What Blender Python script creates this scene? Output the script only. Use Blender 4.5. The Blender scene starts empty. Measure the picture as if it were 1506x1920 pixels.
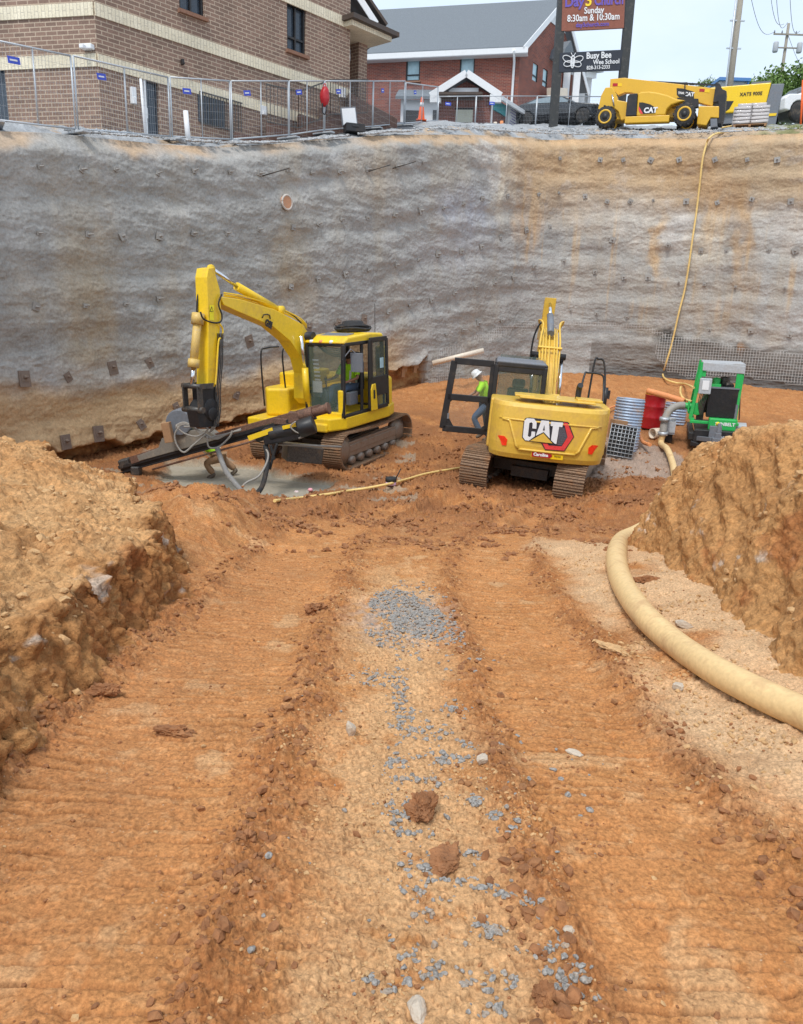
import bpy, bmesh, math, random
import numpy as np
from mathutils import Vector, Matrix, Euler
random.seed(7); RNG = np.random.default_rng(11)
PI = math.pi
S = bpy.context.scene
COL = S.collection
# ---------------------------------------------------------------- camera
PITCH = math.radians(14.8); ROLL = math.radians(1.9); FPX = 1397.0
cam_d = bpy.data.cameras.new('camera'); cam = bpy.data.objects.new('camera', cam_d); COL.objects.link(cam)
cam_d.sensor_fit = 'VERTICAL'; cam_d.sensor_height = 36.0; cam_d.lens = FPX/1920*36.0
cam_d.clip_start = 0.05; cam_d.clip_end = 3000
RC = Matrix.Rotation(PI/2-PITCH, 4, 'X') @ Matrix.Rotation(ROLL, 4, 'Z')
cam.matrix_world = RC
S.camera = cam
# ---------------------------------------------------------------- sky
SUN_EL, SUN_AZ = math.radians(58), math.radians(205)
w = bpy.data.worlds.new('World'); S.world = w; w.use_nodes = True
nt = w.node_tree; nt.nodes.clear()
def N(t, **k):
    n = nt.nodes.new(t)
    for a, b in k.items(): setattr(n, a, b)
    return n
def LK(a, b): nt.links.new(a, b)
out = N('ShaderNodeOutputWorld'); bg = N('ShaderNodeBackground')
sky = N('ShaderNodeTexSky', sky_type='NISHITA', sun_disc=False, sun_elevation=SUN_EL, sun_rotation=SUN_AZ)
sky.air_density = 1.3; sky.dust_density = 2.5
tc = N('ShaderNodeTexCoord'); mp = N('ShaderNodeMapping'); mp.inputs['Scale'].default_value = (1.2, 1.2, 3.2)
nz = N('ShaderNodeTexNoise'); nz.inputs['Scale'].default_value = 1.6; nz.inputs['Detail'].default_value = 7; nz.inputs['Roughness'].default_value = .55
rp = N('ShaderNodeValToRGB'); rp.color_ramp.elements[0].position = .34; rp.color_ramp.elements[1].position = .70
cm = N('ShaderNodeMix', data_type='RGBA'); cm.inputs[6].default_value = (4.9, 6.1, 7.7, 1); cm.inputs[7].default_value = (7.0, 7.5, 7.9, 1)
mx = N('ShaderNodeMix', data_type='RGBA'); mx.inputs[0].default_value = .86
bg.inputs['Strength'].default_value = .1
LK(tc.outputs['Generated'], mp.inputs[0]); LK(mp.outputs[0], nz.inputs['Vector']); LK(nz.outputs['Fac'], rp.inputs[0])
LK(rp.outputs[0], cm.inputs[0]); LK(sky.outputs[0], mx.inputs[6]); LK(cm.outputs[2], mx.inputs[7])
LK(mx.outputs[2], bg.inputs['Color']); LK(bg.outputs[0], out.inputs[0])
# ---------------------------------------------------------------- sun (overcast, soft)
sd = bpy.data.lights.new('sun', 'SUN'); sun = bpy.data.objects.new('sun', sd); COL.objects.link(sun)
sd.energy = 1.5; sd.angle = math.radians(14); sd.color = (1, .96, .9)
dirv = Vector((math.sin(SUN_AZ)*math.cos(SUN_EL), math.cos(SUN_AZ)*math.cos(SUN_EL), math.sin(SUN_EL)))
sun.rotation_euler = dirv.to_track_quat('Z', 'Y').to_euler()
S.view_settings.view_transform = 'Standard'; S.view_settings.look = 'None'
S.view_settings.exposure = 0.68; S.view_settings.gamma = 1; S.view_settings.use_curve_mapping = False
S.cycles.max_bounces = 6; S.cycles.diffuse_bounces = 3; S.cycles.glossy_bounces = 3; S.cycles.transmission_bounces = 6
S.cycles.transparent_max_bounces = 12
# ---------------------------------------------------------------- survey maths (camera at the origin, y away, z up)
RM = np.array(RC.to_3x3())
def Dr(px, py): return RM @ np.array([(px-753)/FPX, (960-py)/FPX, -1.0])
def W(px, py, y): d = Dr(px, py); return Vector(d*y/d[1])
def Zat(px, py, z): d = Dr(px, py); return Vector(d*z/d[2])
def proj(P):
    c = P @ RM
    return 753-FPX*c[..., 0]/c[..., 2], 960+FPX*c[..., 1]/c[..., 2]
def sst(x, a, b):
    t = np.clip((x-a)/(b-a), 0, 1); return t*t*(3-2*t)
def _h(*k):
    h = np.uint32(0x9E3779B9)
    M = (0x85EBCA6B, 0xC2B2AE35, 0x27D4EB2F)
    with np.errstate(over='ignore'):
        h = k[0].astype(np.uint32)*np.uint32(M[0])
        for i in range(1, len(k)): h = (h ^ (h >> np.uint32(13))) + k[i].astype(np.uint32)*np.uint32(M[i])
        h ^= h >> np.uint32(15); h *= np.uint32(0x2C1B3C6D); h ^= h >> np.uint32(12); h *= np.uint32(0x297A2D39); h ^= h >> np.uint32(15)
    return h
def n2(x, y):
    x = np.asarray(x, float)+1000.3; y = np.asarray(y, float)+1000.7
    ix = np.floor(x).astype(np.int64); iy = np.floor(y).astype(np.int64)
    fx = x-ix; fy = y-iy
    u = fx*fx*fx*(fx*(fx*6-15)+10); v = fy*fy*fy*(fy*(fy*6-15)+10)
    def g(a, b):
        t = _h(ix+a, iy+b).astype(np.float64)*(2*PI/4294967296.0)
        return np.cos(t)*(fx-a)+np.sin(t)*(fy-b)
    a = g(0, 0); b = g(1, 0); c = g(0, 1); d = g(1, 1)
    return ((a+(b-a)*u)*(1-v)+(c+(d-c)*u)*v)*1.5
def n3(x, y, z):
    x = np.asarray(x, float)+1000.3; y = np.asarray(y, float)+1000.7; z = np.asarray(z, float)+1000.1
    ix = np.floor(x).astype(np.int64); iy = np.floor(y).astype(np.int64); iz = np.floor(z).astype(np.int64)
    fx = x-ix; fy = y-iy; fz = z-iz
    u = fx*fx*(3-2*fx); v = fy*fy*(3-2*fy); w_ = fz*fz*(3-2*fz)
    def g(a, b, c):
        h = _h(ix+a, iy+b, iz+c)
        gx = (h & np.uint32(1023)).astype(float)/511.5-1; gy = ((h >> np.uint32(10)) & np.uint32(1023)).astype(float)/511.5-1
        gz = ((h >> np.uint32(20)) & np.uint32(1023)).astype(float)/511.5-1
        return gx*(fx-a)+gy*(fy-b)+gz*(fz-c)
    def lx(b, c): p = g(0, b, c); return p+(g(1, b, c)-p)*u
    def ly(c): p = lx(0, c); return p+(lx(1, c)-p)*v
    p = ly(0); return (p+(ly(1)-p)*w_)*1.3
def f2(x, y, o=4, g=.5):
    s = 0; a = 1; k = 1
    for i in range(o): s = s+a*n2(x*k+i*17.1, y*k-i*9.3); a *= g; k *= 2.03
    return s
def f3(x, y, z, o=4, g=.5):
    s = 0; a = 1; k = 1
    for i in range(o): s = s+a*n3(x*k+i*17.1, y*k-i*9.3, z*k+i*5.7); a *= g; k *= 2.03
    return s
# ---------------------------------------------------------------- tags, objects
def tag(o, label=None, cat=None, group=None, kind=None):
    if label: o['label'] = label
    if cat: o['category'] = cat
    if group: o['group'] = group
    if kind: o['kind'] = kind
    return o
MW = {}
def thing(name, label, cat, M=None, group=None):
    o = bpy.data.objects.new(name, None); COL.objects.link(o); o.empty_display_size = .2
    M = M or Matrix.Identity(4); o.matrix_world = M; MW[o.name] = M.copy()
    return tag(o, label, cat, group)
def frame(loc, rz=0, rx=0, ry=0):
    return Matrix.Translation(Vector(loc)) @ Matrix.Rotation(rz, 4, 'Z') @ Matrix.Rotation(ry, 4, 'Y') @ Matrix.Rotation(rx, 4, 'X')
def copy_thing(src, M, label=None):
    c = src.copy(); COL.objects.link(c); c.matrix_world = M; MW[c.name] = M.copy()
    if label: c['label'] = label
    for ch in list(src.children):
        d = ch.copy(); COL.objects.link(d); d.parent = c
        for g in list(ch.children):
            e = g.copy(); COL.objects.link(e); e.parent = d
    return c
def grid_obj(name, P, mat, col=None, closed=False, parent=None, smooth=True):
    R_, C_, _ = P.shape
    me = bpy.data.meshes.new(name)
    idx = np.arange(R_*C_).reshape(R_, C_)
    q = np.stack([idx[:-1, :-1], idx[:-1, 1:], idx[1:, 1:], idx[1:, :-1]], -1).reshape(-1, 4)
    return raw_obj(name, P.reshape(-1, 3), q, mat, None if col is None else col.reshape(-1, 3), parent, smooth)
def raw_obj(name, V, Fq, mat, col=None, parent=None, smooth=True):
    me = bpy.data.meshes.new(name); nv = len(V); nf, k = Fq.shape
    me.vertices.add(nv); me.vertices.foreach_set('co', np.asarray(V, np.float32).ravel())
    me.loops.add(nf*k); me.loops.foreach_set('vertex_index', Fq.astype(np.int32).ravel())
    me.polygons.add(nf); me.polygons.foreach_set('loop_start', np.arange(0, nf*k, k, dtype=np.int32))
    me.polygons.foreach_set('loop_total', np.full(nf, k, np.int32))
    me.polygons.foreach_set('use_smooth', np.full(nf, smooth, bool))
    me.update(calc_edges=True)
    if col is not None:
        a = me.color_attributes.new('Col', 'FLOAT_COLOR', 'POINT')
        a.data.foreach_set('color', np.concatenate([col, np.ones((nv, 1))], 1).astype(np.float32).ravel())
    me.materials.append(mat)
    o = bpy.data.objects.new(name, me); COL.objects.link(o)
    if parent: o.parent = parent
    return o
class MB:
    def __init__(s): s.v = []; s.f = []; s.sm = []
    def add(s, V, F, sm=False):
        b = len(s.v); s.v += [Vector(p) for p in V]; s.f += [tuple(b+i for i in f) for f in F]; s.sm += [sm]*len(F); return s
    def box(s, c, d, M=None, taper=None):
        x, y, z = d[0]/2, d[1]/2, d[2]/2; c = Vector(c); V = []
        for sx, sy, sz in ((-1,-1,-1),(1,-1,-1),(1,1,-1),(-1,1,-1),(-1,-1,1),(1,-1,1),(1,1,1),(-1,1,1)):
            k = taper if (taper and sz > 0) else 1
            V.append(Vector((sx*x*k, sy*y*k, sz*z)))
        V = [(M @ p if M else p)+c for p in V]
        return s.add(V, [(3,2,1,0),(4,5,6,7),(0,1,5,4),(1,2,6,5),(2,3,7,6),(3,0,4,7)])
    def beam(s, a, b, w_, h, up=(0,0,1)):
        a = Vector(a); b = Vector(b); d = (b-a); L = d.length; d.normalize(); u = Vector(up)
        sd_ = d.cross(u)
        if sd_.length < 1e-4: sd_ = d.cross(Vector((1,0,0)))
        sd_.normalize(); u = sd_.cross(d)
        V = [a+sd_*i*w_/2+u*j*h/2 for i, j in ((-1,-1),(1,-1),(1,1),(-1,1))]+[b+sd_*i*w_/2+u*j*h/2 for i, j in ((-1,-1),(1,-1),(1,1),(-1,1))]
        return s.add(V, [(3,2,1,0),(4,5,6,7),(0,1,5,4),(1,2,6,5),(2,3,7,6),(3,0,4,7)])
    def tube(s, pts, r, n=8, caps=True, rs=None):
        pts = [Vector(p) for p in pts]; m = len(pts); V = []; F = []
        t0 = (pts[1]-pts[0]).normalized(); a = t0.orthogonal().normalized()
        for i, p in enumerate(pts):
            t = (pts[min(i+1, m-1)]-pts[max(i-1, 0)])
            if t.length < 1e-9: t = t0
            t.normalize(); a = (a-t*a.dot(t)); a.normalize(); b = t.cross(a); rr = rs[i] if rs else r
            for k in range(n): V.append(p+(a*math.cos(2*PI*k/n)+b*math.sin(2*PI*k/n))*rr)
        for i in range(m-1):
            for k in range(n): k2 = (k+1) % n; F.append((i*n+k, i*n+k2, (i+1)*n+k2, (i+1)*n+k))
        s.add(V, F, True)
        if caps:
            b0 = len(s.v)-len(V); s.f += [tuple(b0+k for k in reversed(range(n))), tuple(b0+(m-1)*n+k for k in range(n))]; s.sm += [False]*2
        return s
    def cyl(s, a, b, r, r2=None, n=20): return s.tube([a, b], r, n, True, [r, r if r2 is None else r2])
    def prism(s, poly, axis, a, b):
        # poly list of (u,v); extruded along axis 'x','y','z' from a to b
        def P(u, v, t): return {'x': (t, u, v), 'y': (u, t, v), 'z': (u, v, t)}[axis]
        n = len(poly); V = [P(u, v, a) for u, v in poly]+[P(u, v, b) for u, v in poly]
        F = [tuple(range(n)), tuple(range(2*n-1, n-1, -1))]+[(i, i+n, (i+1) % n+n, (i+1) % n) for i in range(n)]
        return s.add(V, F)
    def lathe(s, prof, c=(0,0,0), n=28, axis='z', sm=True):
        V = []; m = len(prof); c = Vector(c)
        for r, h in prof:
            for k in range(n):
                a = 2*PI*k/n; p = (r*math.cos(a), r*math.sin(a), h)
                if axis == 'y': p = (p[0], p[2], p[1])
                if axis == 'x': p = (p[2], p[0], p[1])
                V.append(c+Vector(p))
        F = [(i*n+k, i*n+(k+1) % n, (i+1)*n+(k+1) % n, (i+1)*n+k) for i in range(m-1) for k in range(n)]
        F += [tuple(reversed(range(n))), tuple((m-1)*n+k for k in range(n))]
        return s.add(V, F, sm)
    def zscale(s, f):
        for p in s.v: p.z = f(p.z)
        return s
    def build(s, name, mat, parent=None, world=False, bevel=0, M=None, seg=2, smooth=None):
        V = s.v
        if M is not None: V = [M @ p for p in V]
        if world and parent is not None:
            Mi = MW[parent.name].inverted(); V = [Mi @ p for p in V]
        me = bpy.data.meshes.new(name); me.from_pydata([tuple(p) for p in V], [], s.f)
        bm = bmesh.new(); bm.from_mesh(me); bmesh.ops.recalc_face_normals(bm, faces=bm.faces); bm.to_mesh(me); bm.free()
        me.polygons.foreach_set('use_smooth', s.sm if smooth is None else [smooth]*len(s.f))
        me.materials.append(mat)
        o = bpy.data.objects.new(name, me); COL.objects.link(o)
        if parent is not None: o.parent = parent
        if parent is not None: MW[o.name] = MW.get(parent.name, Matrix.Identity(4))
        if bevel:
            m = o.modifiers.new('bevel', 'BEVEL'); m.width = bevel; m.segments = seg; m.limit_method = 'ANGLE'; m.angle_limit = .6
        return o
def spline(P, n=8):
    P = [Vector(p) for p in P]; Q = []
    for i in range(len(P)-1):
        a = P[max(i-1, 0)]; b = P[i]; c = P[i+1]; d = P[min(i+2, len(P)-1)]
        for k in range(n):
            t = k/n; Q.append(.5*((2*b)+(c-a)*t+(2*a-5*b+4*c-d)*t*t+(3*b-a-3*c+d)*t**3))
    Q.append(P[-1]); return Q
# ---------------------------------------------------------------- materials
def newmat(name):
    m = bpy.data.materials.new(name); m.use_nodes = True; t = m.node_tree; t.nodes.clear()
    o = t.nodes.new('ShaderNodeOutputMaterial'); b = t.nodes.new('ShaderNodeBsdfPrincipled'); t.links.new(b.outputs[0], o.inputs[0])
    return m, t, b
def nd(t, typ, **k):
    n = t.nodes.new(typ)
    for a, b in k.items():
        if a.startswith('i_'): n.inputs[a[2:].replace('_', ' ')].default_value = b
        else: setattr(n, a, b)
    return n
def noise_(t, scale, detail=4, vec=None, rough=.55):
    n = nd(t, 'ShaderNodeTexNoise'); n.inputs['Scale'].default_value = scale; n.inputs['Detail'].default_value = detail; n.inputs['Roughness'].default_value = rough
    if vec is None:
        c = nd(t, 'ShaderNodeTexCoord'); vec = c.outputs['Object']
    t.links.new(vec, n.inputs['Vector']); return n
def mixc(t, fac, a, b, mode='MIX'):
    m = nd(t, 'ShaderNodeMix', data_type='RGBA', blend_type=mode)
    for k, v in ((0, fac), (6, a), (7, b)):
        if hasattr(v, 'is_linked') or isinstance(v, bpy.types.NodeSocket): t.links.new(v, m.inputs[k])
        else: m.inputs[k].default_value = v if k == 0 else (*v[:3], 1)
    return m.outputs[2]
def ramp(t, src, a, b, lo=0, hi=1):
    r = nd(t, 'ShaderNodeMapRange'); t.links.new(src, r.inputs[0])
    for i, v in ((1, a), (2, b), (3, lo), (4, hi)): r.inputs[i].default_value = v
    return r.outputs[0]
def bump(t, b, src, strength=.3, dist=.01, prev=None):
    n = nd(t, 'ShaderNodeBump'); n.inputs['Strength'].default_value = strength; n.inputs['Distance'].default_value = dist
    t.links.new(src, n.inputs['Height'])
    if prev: t.links.new(prev, n.inputs['Normal'])
    if b: t.links.new(n.outputs[0], b.inputs['Normal'])
    return n.outputs[0]
def simple(name, col, rough=.5, metal=0, dirt=.25, dcol=(.3,.15,.07), dscale=3, bmp=0, bscale=60, var=.12, coat=0):
    m, t, b = newmat(name)
    b.inputs['Roughness'].default_value = rough; b.inputs['Metallic'].default_value = metal
    if coat: b.inputs['Coat Weight'].default_value = coat
    n1 = noise_(t, dscale, 6, rough=.65); nn = noise_(t, dscale*7, 4)
    c = mixc(t, ramp(t, nn.outputs[0], .3, .7, 0, 1), tuple(x*(1-var) for x in col), tuple(min(1, x*(1+var)) for x in col))
    if dirt: c = mixc(t, ramp(t, n1.outputs[0], .52, .72, 0, dirt), c, dcol)
    t.links.new(c, b.inputs['Base Color'])
    t.links.new(ramp(t, n1.outputs[0], .4, .7, max(0, rough-.05), min(1, rough+.2)), b.inputs['Roughness'])
    if bmp: bump(t, b, noise_(t, bscale, 5).outputs[0], bmp, .01)
    return m
def glassmat(name, col=(.75,.85,.82), alpha=.35, rough=.03):
    m, t, b = newmat(name); b.inputs['Base Color'].default_value = (*col, 1); b.inputs['Roughness'].default_value = rough
    b.inputs['Alpha'].default_value = alpha; b.inputs['Specular IOR Level'].default_value = .8
    return m
def earth(name, bs=((9, .6, .02), (45, .6, .006), (160, .5, .002)), var=.35, rough=.95, spec=.2, vs=28, speck=0):
    m, t, b = newmat(name)
    a = nd(t, 'ShaderNodeVertexColor', layer_name='Col')
    n1 = noise_(t, vs, 8, rough=.7); n2_ = noise_(t, 2.3, 5)
    c = mixc(t, 1.0, a.outputs[0], ramp(t, n1.outputs[0], .3, .7, 1-var, 1+var), 'MULTIPLY')
    c = mixc(t, 1.0, c, ramp(t, n2_.outputs[0], .3, .7, .88, 1.12), 'MULTIPLY')
    if speck:
        vo = nd(t, 'ShaderNodeTexVoronoi'); vo.inputs['Scale'].default_value = 38
        tcx = nd(t, 'ShaderNodeTexCoord'); t.links.new(tcx.outputs['Object'], vo.inputs['Vector'])
        n3_ = noise_(t, 5, 3)
        k = nd(t, 'ShaderNodeMath', operation='MULTIPLY'); t.links.new(ramp(t, vo.outputs['Distance'], .16, .10, 0, 1), k.inputs[0]); t.links.new(ramp(t, n3_.outputs[0], .5, .65, 0, speck), k.inputs[1])
        c = mixc(t, k.outputs[0], c, (.62, .5, .36))
    t.links.new(c, b.inputs['Base Color']); b.inputs['Roughness'].default_value = rough; b.inputs['Specular IOR Level'].default_value = spec
    prev = None
    for sc, st, di in bs: prev = bump(t, None, noise_(t, sc, 6, rough=.65).outputs[0], st, di, prev)
    t.links.new(prev, b.inputs['Normal'])
    return m
def brick(name, c1, c2, mortar, bw=.3, bh=.1, ms=.012, rot=False, bias=0):
    m, t, b = newmat(name); tcx = nd(t, 'ShaderNodeTexCoord'); sp = nd(t, 'ShaderNodeSeparateXYZ'); t.links.new(tcx.outputs['Object'], sp.inputs[0])
    ad = nd(t, 'ShaderNodeMath', operation='ADD'); t.links.new(sp.outputs[0], ad.inputs[0]); t.links.new(sp.outputs[1], ad.inputs[1])
    cb = nd(t, 'ShaderNodeCombineXYZ')
    t.links.new(ad.outputs[0], cb.inputs[1 if rot else 0]); t.links.new(sp.outputs[2], cb.inputs[0 if rot else 1])
    br = nd(t, 'ShaderNodeTexBrick'); t.links.new(cb.outputs[0], br.inputs['Vector'])
    br.inputs['Color1'].default_value = (*c1, 1); br.inputs['Color2'].default_value = (*c2, 1); br.inputs['Mortar'].default_value = (*mortar, 1)
    br.inputs['Scale'].default_value = 1; br.inputs['Mortar Size'].default_value = ms; br.inputs['Brick Width'].default_value = bw; br.inputs['Row Height'].default_value = bh
    br.inputs['Mortar Smooth'].default_value = .3; br.inputs['Bias'].default_value = bias
    n1 = noise_(t, 1.2, 5); n2_ = noise_(t, 25, 4)
    c = mixc(t, 1.0, br.outputs[0], ramp(t, n1.outputs[0], .3, .7, .85, 1.12), 'MULTIPLY'); c = mixc(t, 1.0, c, ramp(t, n2_.outputs[0], .3, .7, .85, 1.15), 'MULTIPLY')
    t.links.new(c, b.inputs['Base Color']); b.inputs['Roughness'].default_value = .9
    bump(t, b, br.outputs['Fac'], -.5, .006)
    return m
M_ = {}
def mat(k): return M_[k]
M_['earth'] = earth('earth', bs=((40, .6, .007), (130, 1, .004)), var=.5, vs=60, speck=.5)
M_['earth_far'] = earth('bank_soil', bs=((6, .8, .05), (20, 1, .03), (70, .9, .01)), var=.45, vs=24, speck=.25)
M_['shot'] = earth('shotcrete', bs=((13, .75, .022), (34, .6, .012)), var=.22, vs=20, rough=.88)
M_['lot'] = earth('lot_surface', bs=((14, .6, .02), (60, .7, .01)), var=.3, vs=22)
M_['gravel'] = simple('gravel_stone', (.27,.252,.23), .85, dirt=.75, dcol=(.46,.30,.17), dscale=16, var=.55, bmp=.5, bscale=90)
M_['clod'] = simple('clod_soil', (.29,.125,.05), .95, dirt=.5, dcol=(.45,.24,.10), dscale=3, var=.3, bmp=.9, bscale=70)
M_['paleclod'] = simple('dry_clod_soil', (.55,.34,.16), .95, dirt=.4, dcol=(.4,.2,.08), dscale=4, var=.25, bmp=.9, bscale=70)
M_['quartz'] = simple('pale_rock', (.50,.42,.33), .8, dirt=.6, dcol=(.45,.26,.12), dscale=9, bmp=.8, bscale=30)
M_['cat'] = simple('ochre_paint', (.72,.46,.065), .42, dirt=.5, dcol=(.52,.28,.09), dscale=2.6, var=.07, coat=.2)
M_['kom'] = simple('yellow_paint', (.84,.56,.015), .42, dirt=.55, dcol=(.50,.30,.07), dscale=3.0, var=.07, coat=.2)
M_['tele'] = simple('telehandler_paint', (.72,.42,.03), .4, dirt=.12, var=.05)
M_['comp'] = simple('compressor_paint', (.86,.56,.01), .35, dirt=.08, var=.04)
M_['trk'] = simple('muddy_track_steel', (.24,.15,.09), .75, dirt=.75, dcol=(.40,.19,.08), dscale=5, var=.35, bmp=.9, bscale=25)
M_['trkwear'] = simple('worn_steel', (.33,.27,.22), .5, metal=.5, dirt=.6, dcol=(.32,.16,.07), dscale=6)
M_['blk'] = simple('black_paint', (.016,.016,.018), .45, dirt=.3, dcol=(.12,.08,.05), var=.2)
M_['rub'] = simple('rubber', (.02,.02,.021), .75, dirt=.45, dcol=(.16,.11,.07), dscale=5, bmp=.3)
M_['tyre'] = simple('tyre_rubber', (.03,.03,.031), .85, dirt=.75, dcol=(.2,.16,.12), dscale=4, bmp=.4)
M_['steel'] = simple('greasy_steel', (.08,.075,.07), .45, metal=.4, dirt=.7, dcol=(.2,.13,.08), dscale=6, var=.4)
M_['rust'] = simple('rusty_steel', (.17,.09,.06), .7, metal=.2, dirt=.7, dcol=(.09,.07,.06), dscale=5, var=.4, bmp=.4)
M_['chrome'] = simple('chrome_rod', (.75,.76,.78), .15, metal=1, dirt=.1)
M_['galv'] = simple('galvanised', (.50,.53,.56), .45, metal=.5, dirt=.2, dcol=(.4,.3,.22), dscale=8)
M_['wire'] = simple('mesh_wire', (.55,.54,.52), .6, metal=.3, dirt=.5, dcol=(.3,.25,.2), dscale=4)
M_['glass'] = glassmat('cab_glass', (.12,.17,.15), .30)
M_['wglass'] = simple('window_glass', (.05,.065,.085), .08, dirt=0, var=.3)
M_['bluewin'] = simple('bright_window', (.42,.60,.66), .1, dirt=0, var=.12, dscale=.6)
M_['white'] = simple('white_paint', (.78,.79,.8), .5, dirt=.15, dcol=(.5,.45,.4), var=.04)
M_['cream'] = simple('cream_hose', (.74,.52,.25), .55, dirt=.75, dcol=(.52,.31,.15), dscale=4.5, var=.10, bmp=.25, bscale=35)
M_['hose'] = simple('yellow_hose', (.78,.55,.2), .55, dirt=.4, dcol=(.5,.28,.12), dscale=3)
M_['ghose'] = simple('grey_hose', (.30,.28,.25), .6, dirt=.5, dcol=(.35,.25,.16), dscale=6)
M_['red'] = simple('red_paint', (.42,.012,.02), .35, dirt=.15, dcol=(.4,.2,.15), dscale=6)
M_['redlamp'] = simple('red_reflector', (.85,.04,.01), .2, dirt=0)
M_['green'] = simple('green_paint', (.02,.42,.09), .4, dirt=.2, dcol=(.3,.25,.12), dscale=5)
M_['orange'] = simple('orange_pipe', (.75,.28,.1), .55, dirt=.4, dcol=(.5,.25,.12))
M_['coneor'] = simple('cone_orange', (.95,.13,.02), .5, dirt=.05)
M_['pvc'] = simple('pvc', (.72,.62,.5), .4, dirt=.35, dcol=(.45,.33,.22))
M_['bluesign'] = simple('blue_tag', (.05,.09,.55), .5, dirt=0)
M_['black_sign'] = simple('black_sign', (.022,.027,.04), .5, dirt=.1, dcol=(.1,.1,.1))
M_['wood'] = simple('weathered_timber', (.36,.2,.1), .8, dirt=.5, dcol=(.2,.12,.07), dscale=8, bmp=.4)
M_['post'] = simple('sign_post_steel', (.035,.037,.037), .6, dirt=.6, dcol=(.14,.13,.12), dscale=5)
M_['pole'] = simple('pole_timber', (.30,.27,.22), .9, dirt=.5, dcol=(.18,.15,.12), dscale=6, bmp=.5)
M_['shingle'] = simple('roof_shingle', (.16,.18,.20), .9, dirt=.3, dcol=(.24,.26,.27), dscale=5, var=.25, bmp=.5, bscale=20)
M_['vest'] = simple('lime_vest', (.42,.85,.02), .7, dirt=.08, var=.1)
M_['vband'] = simple('silver_band', (.7,.72,.68), .4, dirt=0)
M_['denim'] = simple('denim', (.07,.11,.18), .9, dirt=.3, dcol=(.25,.16,.1), dscale=9, bmp=.3)
M_['tanpants'] = simple('muddy_work_trousers', (.33,.2,.11), .9, dirt=.6, dcol=(.2,.13,.08), dscale=7, bmp=.3)
M_['skin'] = simple('skin', (.34,.17,.1), .55, dirt=0, var=.06)
M_['boot'] = simple('muddy_boot', (.12,.09,.065), .8, dirt=.5, dcol=(.3,.27,.2), dscale=9)
M_['hat'] = simple('white_hard_hat', (.75,.75,.74), .35, dirt=.1)
M_['hair'] = simple('dark_hair', (.03,.02,.015), .8, dirt=0)
M_['grey'] = simple('grey_paint', (.16,.175,.20), .5, dirt=.15)
M_['lgrey'] = simple('light_grey_panel', (.42,.44,.46), .5, dirt=.3, dcol=(.35,.28,.2))
M_['leaf'] = simple('leaf', (.12,.20,.04), .6, dirt=.5, dcol=(.24,.32,.07), dscale=1.5, var=.35)
M_['bark'] = simple('bark', (.12,.09,.06), .9, dirt=.3)
M_['grass'] = simple('grass_blade', (.16,.20,.05), .8, dirt=.5, dcol=(.33,.28,.12), dscale=2)
M_['bags'] = simple('wrapped_bags', (.60,.56,.55), .3, dirt=.3, dcol=(.5,.42,.4), dscale=5, coat=.4)
M_['maroon'] = simple('sign_maroon', (.26,.085,.05), .5, dirt=.5, dcol=(.17,.06,.035), dscale=4)
M_['purple'] = simple('sign_purple', (.14,.09,.42), .5, dirt=.1)
M_['yellow'] = simple('yellow_letter', (.9,.65,.03), .5, dirt=0)
M_['teal'] = simple('teal_sign', (.06,.35,.38), .5, dirt=0)
M_['carblk'] = simple('black_car_paint', (.012,.014,.018), .15, dirt=.08, dcol=(.1,.1,.1), coat=.8)
M_['bluecrug'] = simple('striped_blue_pipe', (.30,.40,.52), .5, dirt=0)
M_['brownb'] = brick('brown_brick', (.275,.175,.13), (.20,.13,.098), (.46,.36,.27), .31, .102, .013)
M_['creamb'] = brick('cream_soldier_brick', (.78,.70,.53), (.72,.64,.47), (.52,.46,.36), .4, .1, .01, rot=True)
M_['redb'] = brick('red_brick', (.30,.075,.045), (.17,.05,.04), (.30,.2,.16), .26, .075, .010)
M_['annexb'] = brick('dark_red_brick', (.24,.07,.05), (.14,.045,.04), (.25,.18,.15), .26, .075, .010)
M_['terrb'] = brick('terrace_block', (.20,.105,.075), (.15,.08,.06), (.30,.22,.17), .4, .19, .012)
def hex2(c): return tuple(c)
# ================================================================ GROUND OF THE PIT
_ty = np.linspace(-4, 60, 1281)
_tz = np.interp(_ty, [-4, 0, 1.5, 14.5, 18, 24, 31, 60], [-1.35, -1.6, -1.8, -3.55, -3.55, -2.95, -2.2, -1.6])
_k = np.exp(-.5*(np.arange(-30, 31)/12.)**2); _k /= _k.sum(); _tz = np.convolve(np.pad(_tz, 30, mode='edge'), _k, 'valid')
def zbase(y): return np.interp(y, _ty, _tz)
def curve(y): return 2.3*np.clip((y-7)/8, 0, 2)**1.5
POOL = np.array([(-5.2,15.6),(-4.6,14.2),(-3.7,13.2),(-2.7,12.9),(-2.1,13.6),(-1.5,14.8),(-1.3,15.8),(-2.2,16.0),(-2.9,16.9),(-4.2,17.6),(-5.6,17.3)])
def inpoly_sd(x, y, P):
    d = np.full(np.shape(x), 1e9); ins = np.zeros(np.shape(x), bool)
    for i in range(len(P)):
        a = P[i]; b = P[(i+1) % len(P)]; e = b-a
        t = np.clip(((x-a[0])*e[0]+(y-a[1])*e[1])/(e@e), 0, 1)
        d = np.minimum(d, np.hypot(x-a[0]-t*e[0], y-a[1]-t*e[1]))
        c = ((a[1] > y) != (b[1] > y)) & (x < (b[0]-a[0])*(y-a[1])/((b[1]-a[1]) or 1e-9)+a[0]); ins ^= c
    return np.where(ins, d, -d)
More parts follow.
